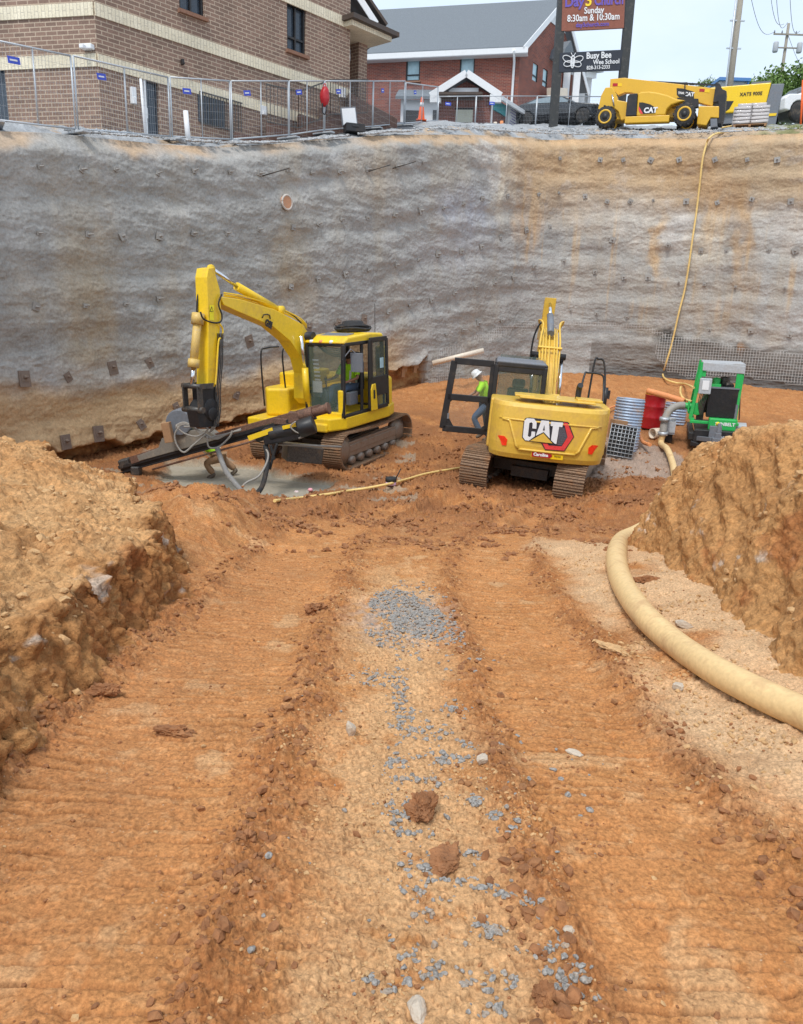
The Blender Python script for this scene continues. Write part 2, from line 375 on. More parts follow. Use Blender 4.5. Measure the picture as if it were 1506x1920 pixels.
def ground(x, y, col=False):
    x = np.asarray(x, float); y = np.asarray(y, float)
    z = zbase(y)
    wob = .16*n2(x*.4, y*.5)+.10*n2(x*1.6, y*1.5)+.05*n2(x*5, y*5); wob2 = .06*n2(x*3.1+9, y*2.6)
    cr = .95+curve(y)+.04*y*0; cl = -1.12+.55*curve(y)*sst(y, 8, 12)
    dr = np.abs(x-cr+wob*.5); dl = np.abs(x-cl+wob*.6)
    far = sst(y, 9.5, 13); near = 1-far
    inr = sst(dr, .46, .34)*(1-sst(y, 13, 15)); inl = sst(dl, .58, .44)*(1-sst(y, 12, 14))
    band = np.clip(inr+inl, 0, 1)
    # grouser bars
    ph = y/.088+.12*n2(x*2, y*1.5)+.7*n2(x*.45, y*.35)+.3*x; bi = np.floor(ph)
    tri = np.abs((ph % 1)-.5)*2
    pres = sst(f2(x*1.1+3, y*1.3, 3), -.45, .25)
    prts = sst(f2(x*5, y*2, 2), -.5, .3)
    gro_ = (1-sst(tri, .0, .36))*band*(.35+.65*pres)*sst(n2(bi*3.71+.5, x*2.3+bi*.37)+.25*n2(x*9, y*9), -.35, .12)
    bars = (.25*band*pres-gro_)*.036*(1+sst(y, 4, 8)*.5)
    z = z-.016*band+bars
    fl_a = f2(x*3.6+1, y*(7.5)+3, 3, .6); fl_b = f2(x*10+8, y*13+1, 3, .6); fl_c = f2(x*24, y*28+7, 2, .6)
    nr = 1-sst(y, 7, 11)
    qb = 1-.78*band; z = z+(.009*sst(fl_a, .02, .10)+.007*sst(fl_b, .10, .18)*(.4+.6*nr)+.004*sst(fl_c, .12, .24)*nr)*qb
    # churned berms beside the tracks
    def bil(sx, o): return 1-2*np.abs(f2(x*sx+o, y*sx-o, 3, .55))
    edge = np.exp(-((dr-.47+wob2)/.11)**2)*(1-sst(y, 14, 16))+np.exp(-((dl-.60+wob2)/.14)**2)*(1-far*.6)
    churn = sst(y, 8.2, 12)*(1-.55*sst(y, 19, 24))*(1-.8*band)
    cen = np.exp(-((x-.0+wob)/.42)**2)*(1-sst(y, 6.5, 8))
    lump = np.clip(edge, 0, 1)*.75+churn*.9
    hb = f2(x*2.3+4, y*2.3, 2); mb = f2(x*7, y*7+5, 3, .6); sb = f2(x*21, y*21, 3, .6)
    z = z+.012*edge*near+lump*(np.abs(mb)*(.05+.05*far)+np.abs(sb)*(.026+.03*far))+churn*hb*.05
    z = z+.035*f2(x*.7, y*.7, 2)+.010*f2(x*4.1, y*4.1, 2)*(1-.5*band)+.007*f2(x*15, y*12, 3, .65)*(1-.65*band)+.006*np.abs(f2(x*9+3, y*9, 3, .6))*(1-.9*band)+.0016*f2(x*63, y*50, 2)*(1-sst(y, 5, 8))
    z = z-.012*np.clip(f2(x*9+7, y*5, 3, .6)-.25, 0, 1)*band*2
    # sandy apron on the right, rising to the bank
    ap = sst(x+wob*2, 1.45, 1.9)*(1-sst(x*.55+y, 10.1, 10.9))
    z = z+.16*sst(x, 1.5, 2.7)*ap+ap*(.02*f2(x*3, y*3, 4))
    apl = sst(-x+wob, 1.65, 2.2)*(1-sst(y, 9, 11)); z = z+apl*(.10+.03*f2(x*5, y*5, 3))
    # spoil heaps: left of far ramp, left of machine, right of machine
    def heap(cx, cy, rx, ry, h, rot=0.):
        c, s = math.cos(rot), math.sin(rot); u = ((x-cx)*c+(y-cy)*s)/rx; v = (-(x-cx)*s+(y-cy)*c)/ry
        return h*np.exp(-(u*u+v*v)**1.2)*(1+.25*f2(x*2.5, y*2.5, 3))
    z = z+heap(-3.2, 10.4, .8, 1.7, .46, -.10)+heap(-2.45, 9.1, .55, 1.5, .34, -.12)+heap(-2.55, 12.2, 1.0, .5, .10)+heap(3.9, 12.6, 1.3, 1.0, .25)+heap(5.2, 15.0, .9, 1.6, .30)+heap(1.1, 14.2, .8, .7, .22)+heap(.2, 19.5, 2.0, .8, .18)+heap(4.6, 26.5, 3.5, 2.2, .6)
    # deep track marks of the machine that parked
    for cx, cy, ang, L in ((2.35, 12.2, -.35, 2.6), (.75, 12.9, -.5, 2.2), (-.8, 12.0, -.45, 2.5)):
        c, s = math.cos(ang), math.sin(ang); u = (x-cx)*c+(y-cy)*s; v = -(x-cx)*s+(y-cy)*c
        z = z-.10*sst(np.abs(u), .34, .22)*sst(np.abs(v), L/2, L/2-.6)+.06*np.exp(-((np.abs(u)-.42)/.08)**2)*sst(np.abs(v), L/2, L/2-.5)
    pl = sst(inpoly_sd(x, y, POOL)+.25*n2(x*1.3, y*1.3), -.15, .25)
    z = z*(1-pl)+pl*(-3.66+.02*f2(x*3, y*3, 2))
    if not col: return z
    A = lambda *c: np.array(c, float)
    red = A(.30,.118,.042); org = A(.445,.193,.068); tan = A(.56,.335,.165); pale = A(.62,.44,.27); grout = A(.36,.31,.23); brn = A(.21,.085,.036)
    m1 = sst(f2(x*.9, y*.9, 5, .6), -.4, .5)[..., None]; m2 = sst(f2(x*5+3, y*5, 4, .6), -.3, .4)[..., None]
    c = org*(1-m1)+A(.40,.165,.055)*m1
    c = c*(1-.35*m2)+.35*m2*A(.50,.25,.09)
    tn = .85*np.clip(cen*1.05+.35*sst(f2(x*1.7, y*1.7, 4), .1, .6)*near*(1-band*.6), 0, 1)*sst(f2(x*3+8, y*3, 5, .65)+cen*.9, -.35, .5)
    tn = (tn*(1-np.clip(edge*.8, 0, 1)))[..., None]; c = c*(1-tn)+tan*tn
    bl_ = (band*(.35+.45*sst(f2(x*1.3+2, y*1.3, 3), -.5, .5))*(1-.4*far))[..., None]; c = c*(1-bl_)+A(.49,.218,.078)*bl_
    tp = (sst(f2(x*2.2+31, y*2.2, 4), .45, .8)*.7*near)[..., None]; c = c*(1-tp)+tan*tp
    lf = (sst(-x, .55, 1.2)*near*.25*(1-sst(y,7,9)))[..., None]; c = c*(1-lf)+A(.36,.16,.07)*lf
    ed = (np.clip(lump, 0, 1)*.75*sst(f2(x*1.4+2, y*1.4, 3), -.7, .3))[..., None]; c = c*(1-ed)+red*ed
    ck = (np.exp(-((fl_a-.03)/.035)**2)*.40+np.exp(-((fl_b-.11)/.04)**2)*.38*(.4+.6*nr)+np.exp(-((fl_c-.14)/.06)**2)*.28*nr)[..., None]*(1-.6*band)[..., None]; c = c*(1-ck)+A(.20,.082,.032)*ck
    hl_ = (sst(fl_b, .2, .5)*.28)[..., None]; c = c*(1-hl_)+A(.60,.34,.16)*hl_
    bm_ = (gro_*.9)[..., None]; c = c*(1-bm_)+A(.20,.085,.035)*bm_
    lo = sst(f2(x*6+2, y*6, 3), .3, .7)*.5*lump; c = c*(1-lo[..., None])+brn*lo[..., None]
    pa = (ap*sst(f2(x*1.2+6, y*1.2, 4)+.7, -.2, .7)*.9)[..., None]; c = c*(1-pa)+(pale*.55+tan*.45)*pa
    mud_ = (1-.65*band)[..., None]*(sst(y, 7.5, 13.5)*(1-sst(y, 22, 27))*.85*sst(f2(x*.8+11, y*.8, 4), -.8, .3))[..., None]; c = c*(1-mud_)+A(.27,.118,.05)*mud_
    fr = (sst(y, 23, 29)*.25)[..., None]; c = c*(1-fr)+A(.56,.26,.11)*fr
    g1 = np.exp(-((np.hypot((x-.04)/.42, (y-5.55)/.75)))**4)*.55*sst(f2(x*8, y*8, 2), -.4, .3); c = c*(1-g1[..., None])+A(.36,.33,.31)*g1[..., None]
    gw = (sst(y+.3*n2(x, y), 21.5, 23)*0+sst(np.hypot((x-5.6)/1.9, (y-18.6)/3.0)+.2*n2(x*2, y*2), 1.0, .8)*.55)[..., None]; c = c*(1-gw)+A(.38,.35,.31)*gw
    pc = np.clip(pl*1.2, 0, 1)[..., None]; c = c*(1-pc)+grout*pc
    wl = (sst(f2(x*.8+40, y*1.8, 3), .35, .6)*sst(y, 12.5, 14)*(1-sst(y, 19, 21))*(x < .3)*.6)[..., None]; c = c*(1-wl)+A(.33,.29,.22)*wl
    return z, np.clip(c, 0, .9)
def gz(x, y): return float(ground(np.array([x]), np.array([y]))[0])
def onground(px, py):
    d = Dr(px, py); ys = np.arange(.8, 40, .02); k = ys/d[1]
    x = d[0]*k; z = d[2]*k; g = ground(x, ys); i = np.argmax(z < g)
    return Vector((x[i], ys[i], g[i]))
ph_ = np.radians(np.linspace(-54, 54, 1130)); rr_ = .85*np.exp(np.linspace(0, math.log(48/.85), 1150))
PHI, RR = np.meshgrid(ph_, rr_); GX = RR*np.sin(PHI); GY = RR*np.cos(PHI)
GZ, GC = ground(GX, GY, True)
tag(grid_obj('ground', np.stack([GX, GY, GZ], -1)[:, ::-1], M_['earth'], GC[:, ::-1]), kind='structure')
# slurry pool
mb = MB(); nP = len(POOL); c0 = POOL.mean(0)
for i in range(1): mb.add([(c0[0], c0[1], -3.63)]+[tuple(c0+(p-c0)*1.12)+(-3.63,) for p in POOL], [(0, i+1, (i+1) % nP+1) for i in range(nP)])
M_['slurry'] = simple('grout_slurry', (.36,.32,.25), .75, dirt=.5, dcol=(.33,.29,.2), dscale=2.5, var=.15, bmp=.25, bscale=14)
tag(mb.build('water', M_['slurry']), kind='structure')

# ================================================================ SHOTCRETE WALLS
WP = [(-260,12.6),(-150,13.9),(0,15.5),(200,17.9),(433,21),(600,23.8),(750,26.5),(860,28.8),(930,30.4),(985,31.7),(1050,32.4),(1150,32.2),(1250,31.6),(1380,30.6),(1506,29.6),(1700,28.2),(1950,26.5)]
wp = np.array([tuple(W(a, 500, b))[:2] for a, b in WP])
def resample(P, n, sm=0):
    d = np.r_[0, np.cumsum(np.hypot(*np.diff(P, axis=0).T))]; t = np.linspace(0, d[-1], n)
    Q = np.stack([np.interp(t, d, P[:, 0]), np.interp(t, d, P[:, 1])], 1)
    if sm:
        k = np.exp(-.5*(np.arange(-3*sm, 3*sm+1)/sm)**2); k /= k.sum()
        for i in (0, 1):
            e = np.r_[2*Q[0, i]-Q[1:3*sm+1, i][::-1], Q[:, i], 2*Q[-1, i]-Q[-3*sm-1:-1, i][::-1]]; Q[:, i] = np.convolve(e, k, 'valid')
    return Q
NS = 2400; WQ = resample(wp, NS, 14)
WSL = np.r_[0, np.cumsum(np.hypot(*np.diff(WQ, axis=0).T))]; WL = WSL[-1]
_t = np.gradient(WQ, axis=0); _t /= np.linalg.norm(_t, axis=1)[:, None]; WNRM = np.stack([_t[:, 1], -_t[:, 0]], 1)   # toward the pit
def wpath(s): return np.stack([np.interp(s, WSL, WQ[:, 0]), np.interp(s, WSL, WQ[:, 1])], -1)
def wnorm(s): n = np.stack([np.interp(s, WSL, WNRM[:, 0]), np.interp(s, WSL, WNRM[:, 1])], -1); return n/np.linalg.norm(n, axis=-1, keepdims=True)
# top edge z as function of s, from survey
TE = [(-260,232),(-150,232),(0,243),(100,247),(190,256),(320,268),(433,274),(520,268),(600,262),(700,254),(800,250),(860,250),(920,252),(985,256),(1050,260),(1150,257),(1250,256),(1350,256),(1400,250),(1506,247),(1700,244),(1950,240)]
te = np.array([(b[0], b[1]) for b in TE], float)
_spx, _ = proj(np.c_[WQ, np.zeros(NS)]); _rows = np.interp(_spx, te[:, 0], te[:, 1])
ZT = np.array([W(a, r, y).z for a, r, y in zip(_spx, _rows, WQ[:, 1])])
for _ in range(3):
    _p, _ = proj(np.c_[WQ, ZT]); ZT = np.array([W(a, np.interp(a, te[:, 0], te[:, 1]), y).z for a, y in zip(_p, WQ[:, 1])])
def ztop(s): return np.interp(s, WSL, ZT)
def s_of_ray(px, py):
    d = Dr(px, py); u = d[:2]/np.linalg.norm(d[:2]); cr = WQ[:, 0]*u[1]-WQ[:, 1]*u[0]
    i = np.argmax(np.sign(cr[1:]) != np.sign(cr[:-1])); f = cr[i]/(cr[i]-cr[i+1]); s = WSL[i]+(WSL[i+1]-WSL[i])*f
    p = wpath(s); return s, d[2]*p[1]/d[1]
# line where the sprayed face ends above the floor (undercut), image survey
UC = [(-260,880),(0,850),(200,838),(300,812),(430,790),(500,768),(560,740),(620,722),(700,712),(770,690),(800,672),(812,900),(2200,900)]
_ucs = []; _ucz = []
for a, r in UC[:-2]: s_, z_ = s_of_ray(a, r); _ucs.append(s_); _ucz.append(z_)
_ucs += [_ucs[-1]+.35, WL]; _ucz += [-6, -6]
def wdisp(s, z, fine=True):
    p = wpath(s); x, y = p[..., 0], p[..., 1]; h = ztop(s)-z
    d = .12*n3(x*.45, y*.45, z*.6)+.065*f3(x*.8+5, y*.8, z*1.9, 2)+.016*n3(x*.9, y*.9, z*7)
    lift = (h+.35*n3(s*.35, 0*s, z*.15))/1.52; fr = lift-np.floor(lift)
    d = d+.022*np.sin(2*PI*fr)+.016*np.sin(4*PI*fr+1)
    if fine:
        rg = 1-np.abs(f3(x*1.7, y*1.7, z*3.4, 3, .55))*2
        d = d+.014*rg+.009*f3(x*6, y*6, z*9, 3, .55)+.013*f3(x*11, y*11, z*11, 2, .6)
    low = sst(h, ztop(s)+2.2-1.3, ztop(s)+2.2-.2)*(s > 27)
    d = d+low*.06*f3(x*2, y*2, z*9, 3)
    cap = sst(h, .55, 0.0); d = d-.30*cap*cap
    u = np.interp(s, _ucs, _ucz)+.22*f3(x*1.3, y*1.3, z*.3, 4)
    cut = sst(u-z, -.04, .10)
    d = d-cut*(.42+.10*f3(x*3, y*3, z*3, 3))+.07*sst(u-z, -.35, -.05)*(1-cut)
    return d, cut
BL = [ # px, row, rx, ry, colour, weight : concrete stains, soil showing through, and painted shade for the holes behind the mesh
 (170,640,55,170,(.42,.33,.22),.7),(150,480,45,120,(.40,.33,.24),.55),(60,560,50,60,(.42,.33,.22),.35),(250,700,80,60,(.40,.33,.24),.4),(540,480,40,80,(.45,.35,.22),.5),(560,560,50,50,(.44,.34,.23),.5),(700,330,60,60,(.45,.35,.24),.4),
 (100,700,260,30,(.50,.49,.47),.5),(60,745,90,30,(.56,.56,.56),.65),(300,725,120,26,(.54,.53,.52),.55),(480,690,80,24,(.54,.53,.52),.5),(690,640,60,30,(.54,.53,.53),.6),(590,700,40,40,(.6,.6,.6),.6),
 (940,330,26,90,(.62,.55,.44),.75),(915,290,16,60,(.68,.63,.56),.8),(945,300,10,90,(.64,.58,.48),.7),(968,300,8,80,(.60,.50,.36),.7),(970,300,40,60,(.52,.36,.22),.6),(990,420,30,70,(.46,.30,.17),.6),(870,400,55,60,(.37,.38,.42),.7),(850,470,90,40,(.42,.41,.42),.4),
 (1040,300,70,60,(.47,.31,.17),.7),(1150,300,90,60,(.47,.32,.18),.75),(1290,310,70,60,(.46,.30,.16),.75),(1420,320,90,70,(.40,.30,.19),.7),(1360,370,60,50,(.42,.27,.15),.8),(1080,290,12,50,(.6,.47,.3),.6),(1240,360,60,36,(.44,.30,.17),.5),
 (1110,410,50,50,(.50,.42,.33),.6),(1200,420,60,60,(.58,.53,.46),.7),(1270,430,40,50,(.60,.57,.53),.7),(1330,460,50,50,(.60,.53,.42),.7),(1235,460,14,70,(.55,.36,.18),.7),(1340,430,30,40,(.58,.4,.22),.5),(1430,420,40,60,(.50,.47,.42),.6),(1490,440,30,60,(.56,.52,.47),.6),
 (1390,440,16,110,(.50,.32,.16),.6),(1300,560,16,90,(.45,.33,.2),.4),(1400,540,26,80,(.44,.32,.2),.45),(1120,520,70,50,(.38,.33,.27),.5),(1060,560,60,60,(.40,.36,.31),.4),(1480,600,60,30,(.48,.46,.44),.5),(1330,560,90,60,(.41,.35,.28),.4),
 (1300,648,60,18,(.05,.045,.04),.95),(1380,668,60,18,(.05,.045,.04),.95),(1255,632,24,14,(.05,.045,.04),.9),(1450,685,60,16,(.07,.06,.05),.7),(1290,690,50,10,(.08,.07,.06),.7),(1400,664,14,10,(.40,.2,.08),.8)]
def wcolor(s, z, P, cut):
    px, py = proj(P); x, y = P[..., 0], P[..., 1]
    wob0 = 40*f3(x*.6, y*.6, z*.6, 3)
    g = np.array([.355,.345,.325]); c = np.ones(P.shape)*g
    v = f3(x*.5, y*.5, z*.9, 5, .6)[..., None]; c = c*(1+.13*v)
    t = sst(f3(s*.7+3, z*.12, 0*s, 4, .6), -.05, .65)[..., None]*.3; c = c*(1-t)+np.array([.43,.34,.225])*t
    rt = (sst(px, 950, 1010)*sst(py+wob0, 440, 340)*.85)[..., None]; c = c*(1-rt)+np.array([.46,.325,.195])*rt
    t2 = (sst(f3(s*2.4+3, z*.2, 4+0*s, 3, .6), .15, .6)*sst(px, 940, 1000)*sst(py, 640, 560)*.6)[..., None]; c = c*(1-t2)+np.array([.52,.36,.2])*t2
    wt = sst(f3(x*1.1+7, y*1.1, z*2.2, 4, .6), .15, .6)[..., None]*.35; c = c*(1-wt)+np.array([.43,.42,.41])*wt
    wob = 26*f3(x*.8, y*.8, z*.8, 4, .6)
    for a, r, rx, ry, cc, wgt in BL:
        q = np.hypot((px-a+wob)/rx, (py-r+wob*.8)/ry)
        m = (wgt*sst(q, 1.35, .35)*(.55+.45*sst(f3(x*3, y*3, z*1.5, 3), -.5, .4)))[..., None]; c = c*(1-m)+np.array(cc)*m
    # brown dusting of the freshly sprayed foot on the left
    u = np.interp(s, _ucs[:-2], _ucz[:-2]); k = sst(u+1.35+.35*f3(x*.8, y*.8, z*.5, 4)-z, -.35, .35); k = (k*.9*sst(s+.8*f3(x*.5, y*.5, z*.7, 3), _ucs[-3]+.8, _ucs[-3]-3.5))[..., None]
    c = c*(1-k)+np.array([.54,.36,.19])*k
    k = sst(ztop(s)-z+.25*f3(s*1.2, z*2, 0*s, 4)*1.0, .42, .12)[..., None]*sst(f3(s*.5, z*.3, 1+0*s, 2), -.35, .2)[..., None]*.75
    c = c*(1-k)+np.array([.52,.34,.19])*k
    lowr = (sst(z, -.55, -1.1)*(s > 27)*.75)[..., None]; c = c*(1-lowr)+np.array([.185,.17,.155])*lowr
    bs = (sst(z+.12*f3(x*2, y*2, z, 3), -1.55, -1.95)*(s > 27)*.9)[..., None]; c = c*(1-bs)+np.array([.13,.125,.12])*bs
    ct = cut[..., None]; m = sst(f3(x*2.4, y*2.4, z*4, 4), -.4, .5)[..., None]
    c = c*(1-ct)+(np.array([.30,.13,.05])*(1-m)+np.array([.46,.26,.11])*m)*ct
    return np.clip(c, .02, .9)
def wallmesh(name, s0, s1, ns, nz, parent):
    s = np.linspace(s0, s1, ns); t = np.linspace(0, 1, nz)
    zt = ztop(s); p = wpath(s); zb = zbase(p[:, 1])-.5
    SS, T = np.meshgrid(s, t); Z = zt[None]*T+zb[None]*(1-T)
    d, cut = wdisp(SS, Z); P2 = wpath(SS)+wnorm(SS)*d[..., None]
    P = np.concatenate([P2, Z[..., None]], -1); c = wcolor(SS, Z, P, cut)
    # curl the top over into the ground behind
    nb = 4; ex = []
    for k in range(1, nb+1):
        q = P[-1].copy(); q[:, :2] -= wnorm(s)*(.25*k); q[:, 2] -= .05*k*k; ex.append(q)
    P = np.concatenate([P, np.stack(ex)], 0); c = np.concatenate([c, np.repeat(c[-1:], nb, 0)], 0)
    return grid_obj(name, P, M_['shot'], c, parent=parent)
sC, _ = s_of_ray(1000, 480)
lw = thing('retaining_wall', 'grey sprayed concrete pit wall along the left, running behind the yellow drilling excavator', 'retaining wall')
bw_ = thing('retaining_wall', 'tan and grey sprayed concrete pit wall at the back right behind the green pump trailer', 'retaining wall')
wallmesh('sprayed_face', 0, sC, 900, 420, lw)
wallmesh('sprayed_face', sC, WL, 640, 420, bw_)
def wpt(s, z, off=0):
    s = np.asarray(s, float); z = np.asarray(z, float); d, _ = wdisp(s, z)
    q = wpath(s)+wnorm(s)*(d+off)[..., None]; return np.concatenate([q, z[..., None]], -1)
# soil nail heads
M_['nail'] = simple('nail_plate_steel', (.30,.285,.265), .7, metal=0, dirt=.5, dcol=(.3,.2,.13), dscale=15)
nl = [[(75,312),(150,318),(218,318),(297,325),(362,320),(428,322),(487,325),(540,318),(585,324),(636,322),(690,318),(745,312),(790,305)],
 [(70,437),(160,440),(225,443),(297,443),(360,437),(428,437),(487,430),(545,427),(597,420),(640,412),(690,408),(740,402),(785,395),(830,390),(870,382),(905,372)],
 [(62,575),(155,573),(235,570),(298,560),(490,535),(547,538),(597,523),(648,513),(690,507),(743,497),(785,487),(825,476),(865,470),(905,462),(940,445)],
 [(42,710),(130,707),(213,690),(280,680),(465,640),(580,615),(635,605),(683,598),(727,585),(770,573),(812,562),(850,549),(888,538),(925,530),(960,520)],
 [(118,828),(183,813),(260,795),(330,763),(445,740),(838,628),(866,618),(900,606),(935,600)]]
nr = [[(1050,297),(1125,300),(1170,300),(1218,300),(1275,300),(1338,300),(1400,300),(1455,300)],
 [(955,368),(1010,365),(1050,362),(1100,368),(1140,378),(1185,378),(1222,376),(1285,378),(1342,380),(1408,374),(1480,378)],
 [(985,432),(1030,425),(1150,450),(1250,460),(1316,470),(1362,470),(1440,468),(1492,470)],
 [(1000,500),(1055,490),(1118,510),(1168,520),(1213,520),(1272,530),(1320,533),(1382,538),(1470,540)],
 [(1070,582),(1120,588),(1176,594),(1260,612),(1332,618),(1408,620),(1480,628)]]
pm = MB(); pm.box((0,0,.0), (.25,.25,.04)); pm.lathe([(.045,.012),(.045,.05),(.03,.052),(.03,.14),(.02,.145)], n=10)
np_me = pm.build('soil_nail_head', M_['nail']); np_src = np_me
pm = MB(); pm.box((0,0,0), (.18,.18,.04)); pm.lathe([(.04,.0),(.04,.05),(.028,.052),(.026,.20),(.018,.24)], n=8)
np2 = pm.build('soil_nail_head', M_['nail'])
pm = MB(); pm.box((0,0,-.01), (.26,.34,.03)); pm.box((0,.03,.0), (.17,.17,.03)); pm.lathe([(.04,.01),(.04,.05),(.022,.055),(.02,.11)], (0,.03,0), n=8)
np3 = pm.build('soil_nail_head', simple('nail_recess', (.20,.15,.12), .8, dirt=.6, dcol=(.35,.24,.15), dscale=14))
np_src.scale = (1,1,1); first = {0: np_src, 1: np2, 2: np3}; used = set()
def putnail(px, py, kind, parent, sc=1.0):
    s, z = s_of_ray(px, py); P = wpt(np.array([s]), np.array([z]), .03)[0]; n = wnorm(np.array([s]))[0]
    N3 = Vector((n[0], n[1], .08+random.uniform(-.12, .12))).normalized(); X = Vector((0,0,1)).cross(N3).normalized(); Y = N3.cross(X)
    a = random.uniform(-.5, .5); X2 = X*math.cos(a)+Y*math.sin(a); Y2 = N3.cross(X2)
    Mt = Matrix((X2, Y2, N3)).transposed().to_4x4(); Mt.translation = Vector(P)
    Mt = Mt @ Matrix.Scale(sc*random.uniform(.5, .9)*(1.25 if kind == 2 else 1), 4)
    o = first[kind] if kind not in used else first[kind].copy()
    if kind in used: COL.objects.link(o)
    used.add(kind); o.parent = parent; o.matrix_world = Mt
for i, row in enumerate(nl):
    for a, r in row: putnail(a+random.uniform(-3, 3), r, 2 if (i >= 3 and a < 720) else (1 if i == 0 else random.choice([0, 1])), lw if a < 1000 else bw_)
for i, row in enumerate(nr):
    for a, r in row: putnail(a+random.uniform(-3, 3), r, random.choice([0, 0, 1]), bw_ if a > 995 else lw)
for a, r in ((490,330),(690,322),(735,316)):
    s, z = s_of_ray(a, r); P = wpt(np.array([s]), np.array([z]), 0)[0]; n = wnorm(np.array([s]))[0]
    MB().cyl(P, Vector(P)+Vector((n[0]+.6, n[1]+.3, .35))*.55, .016, n=6).build('nail_bar', M_['steel'], lw)
# reinforcing mesh showing where the face is not yet sprayed
def wire_mesh(parent, poly, off, cell=.105, r=.006):
    pts = np.array([s_of_ray(a, b) for a, b in poly]); s0, s1 = pts[:, 0].min(), pts[:, 0].max(); z0, z1 = pts[:, 1].min(), pts[:, 1].max()
    m = MB()
    def runs(S_, Z_, vert):
        ins = inpoly_sd(S_, Z_, pts)+.12*n2(S_*1.5, Z_*3) > 0
        if not ins.any(): return
        P = wpt(S_, Z_, off); k = 0
        while k < len(S_):
            if ins[k]:
                j = k
                while j+1 < len(S_) and ins[j+1]: j += 1
                if j-k >= 2:
                    d_ = wpath(S_[k:j+1]); P_ = P[k:j+1]
                    if len(P_) > 5:
                        for ax in range(3): P_[:, ax] = np.convolve(np.pad(P_[:, ax], 4, mode='edge'), np.ones(9)/9, 'valid')
                    m.tube(P_[::2] if len(P_) > 6 else P_, r, 4, False)
                k = j+1
            else: k += 1
    for s_ in np.arange(s0, s1, cell): zz = np.arange(z0, z1+.05, .05); runs(np.full(len(zz), s_), zz, True)
    for z_ in np.arange(z0, z1, cell): ss = np.arange(s0, s1+.05, .07); runs(ss, np.full(len(ss), z_), False)
    if m.v: m.build('wire_mesh', M_['wire'], parent, smooth=False)
wire_mesh(bw_, [(1240,620),(1320,630),(1420,655),(1560,660),(1560,735),(1500,725),(1400,705),(1300,712),(1250,700),(1225,660)], .17, r=.008)
wire_mesh(bw_, [(1055,598),(1110,602),(1190,606),(1250,622),(1250,634),(1180,616),(1110,612),(1055,612)], .17, r=.009)
wire_mesh(lw, [(816,648),(862,640),(866,700),(900,690),(912,730),(880,740),(850,780),(790,780),(800,700)], .20, r=.008)
wire_mesh(lw, [(880,628),(930,610),(1000,598),(1000,612),(950,622),(925,640),(890,642)], .18, r=.009)
# drain stub hole in the left wall
s, z = s_of_ray(532, 380); n = wnorm(np.array([s]))[0]; P = Vector(wpt(np.array([s]), np.array([z]), .0)[0]); nn_ = Vector((n[0], n[1], 0))
m = MB(); m.cyl(P-nn_*.2, P+nn_*.06, .17, n=24); m.build('drain_plug', simple('terracotta_plug', (.55,.28,.16), .8, dirt=.5, dcol=(.4,.3,.22), dscale=10, bmp=.3), lw)
m = MB(); m.tube([P+nn_*.05+(Vector((n[1], -n[0], 0))*math.cos(a)+Vector((0, 0, 1))*math.sin(a))*.19 for a in np.linspace(0, 2*PI, 25)], .03, 6); m.build('drain_rim', simple('pale_mortar', (.55,.5,.45), .9), lw)

# ================================================================ THE LOT ABOVE
CT = [(-260,230,14.5),(-150,230,15.2),(0,235,16.3),(100,244,17.4),(190,252,18.6),(320,264,20.7),(433,269,22.0),(542,263,24.6),(600,256,25.4),(700,247,27.3),(750,243,28.6),(850,240,30.6),(930,244,32.2),(1050,250,34.0),(1250,249,33.4),(1400,245,32.2),(1506,241,31),(1700,238,29.8),(1950,236,28),
 (0,232,17.3),(145,249,19.2),(240,250,21),(542,255,27),(608,247,29.5),(698,240,32.5),(756,235,34.5),(650,238,34),(760,233,38),(600,236,36),(-100,232,20),(300,262,24),(430,262,27),
 (800,229,33.5),(880,233,36),(960,238,36),(1060,240,37),(1150,243,35.6),(1283,243,35.5),(1400,239,36),(1506,236,35),(1700,234,34),(1215,239,41),(980,236,42),(700,232,46),(1506,234,42)]
cp = np.array([tuple(W(a, b, c)) for a, b, c in CT])
def _U(r2): return np.where(r2 > 1e-12, r2*np.log(r2+1e-12), 0)
_n = len(cp); _K = _U(((cp[:, None, :2]-cp[None, :, :2])**2).sum(-1))+np.eye(_n)*.6; _Pm = np.c_[np.ones(_n), cp[:, :2]]
_A = np.block([[_K, _Pm], [_Pm.T, np.zeros((3, 3))]]); _w = np.linalg.solve(_A, np.r_[cp[:, 2], 0, 0, 0])
def lotz(x, y, det=True):
    x = np.asarray(x, float); y = np.asarray(y, float); r = np.zeros(np.shape(x))+_w[-3]+_w[-2]*x+_w[-1]*y
    for i in range(_n): r = r+_w[i]*_U((x-cp[i, 0])**2+(y-cp[i, 1])**2)
    t = sst(y, 40, 50); r = np.clip(r, -20, 30)*(1-t)+(10.1+.004*(np.clip(y, 45, 400)-45))*t
    if det: r = r+.02*f2(x*2, y*2, 3)*(1-t)
    return r
def lz(x, y): return float(lotz(np.array([x]), np.array([y]), False)[0])
s = np.linspace(0, WL, 760); pe = wpath(s)-wnorm(s)*.34; away = pe/np.linalg.norm(pe, axis=1)[:, None]
bk = -wnorm(s)*.35+away*.65; bk /= np.linalg.norm(bk, axis=1)[:, None]
o_ = np.r_[0, np.geomspace(.05, 26, 210), np.geomspace(28, 900, 22)]
LP = pe[None]+bk[None]*o_[:, None, None]; LX, LY = LP[..., 0], LP[..., 1]
LZ = lotz(LX, LY); edgez = (ztop(s)+.0)[None]; kk = sst(o_, .9, 0)[:, None]; LZ = LZ*(1-kk)+(edgez+.02)*kk; LZ[0] -= .6
gpx, gpy = proj(np.stack([LX, LY, LZ], -1))
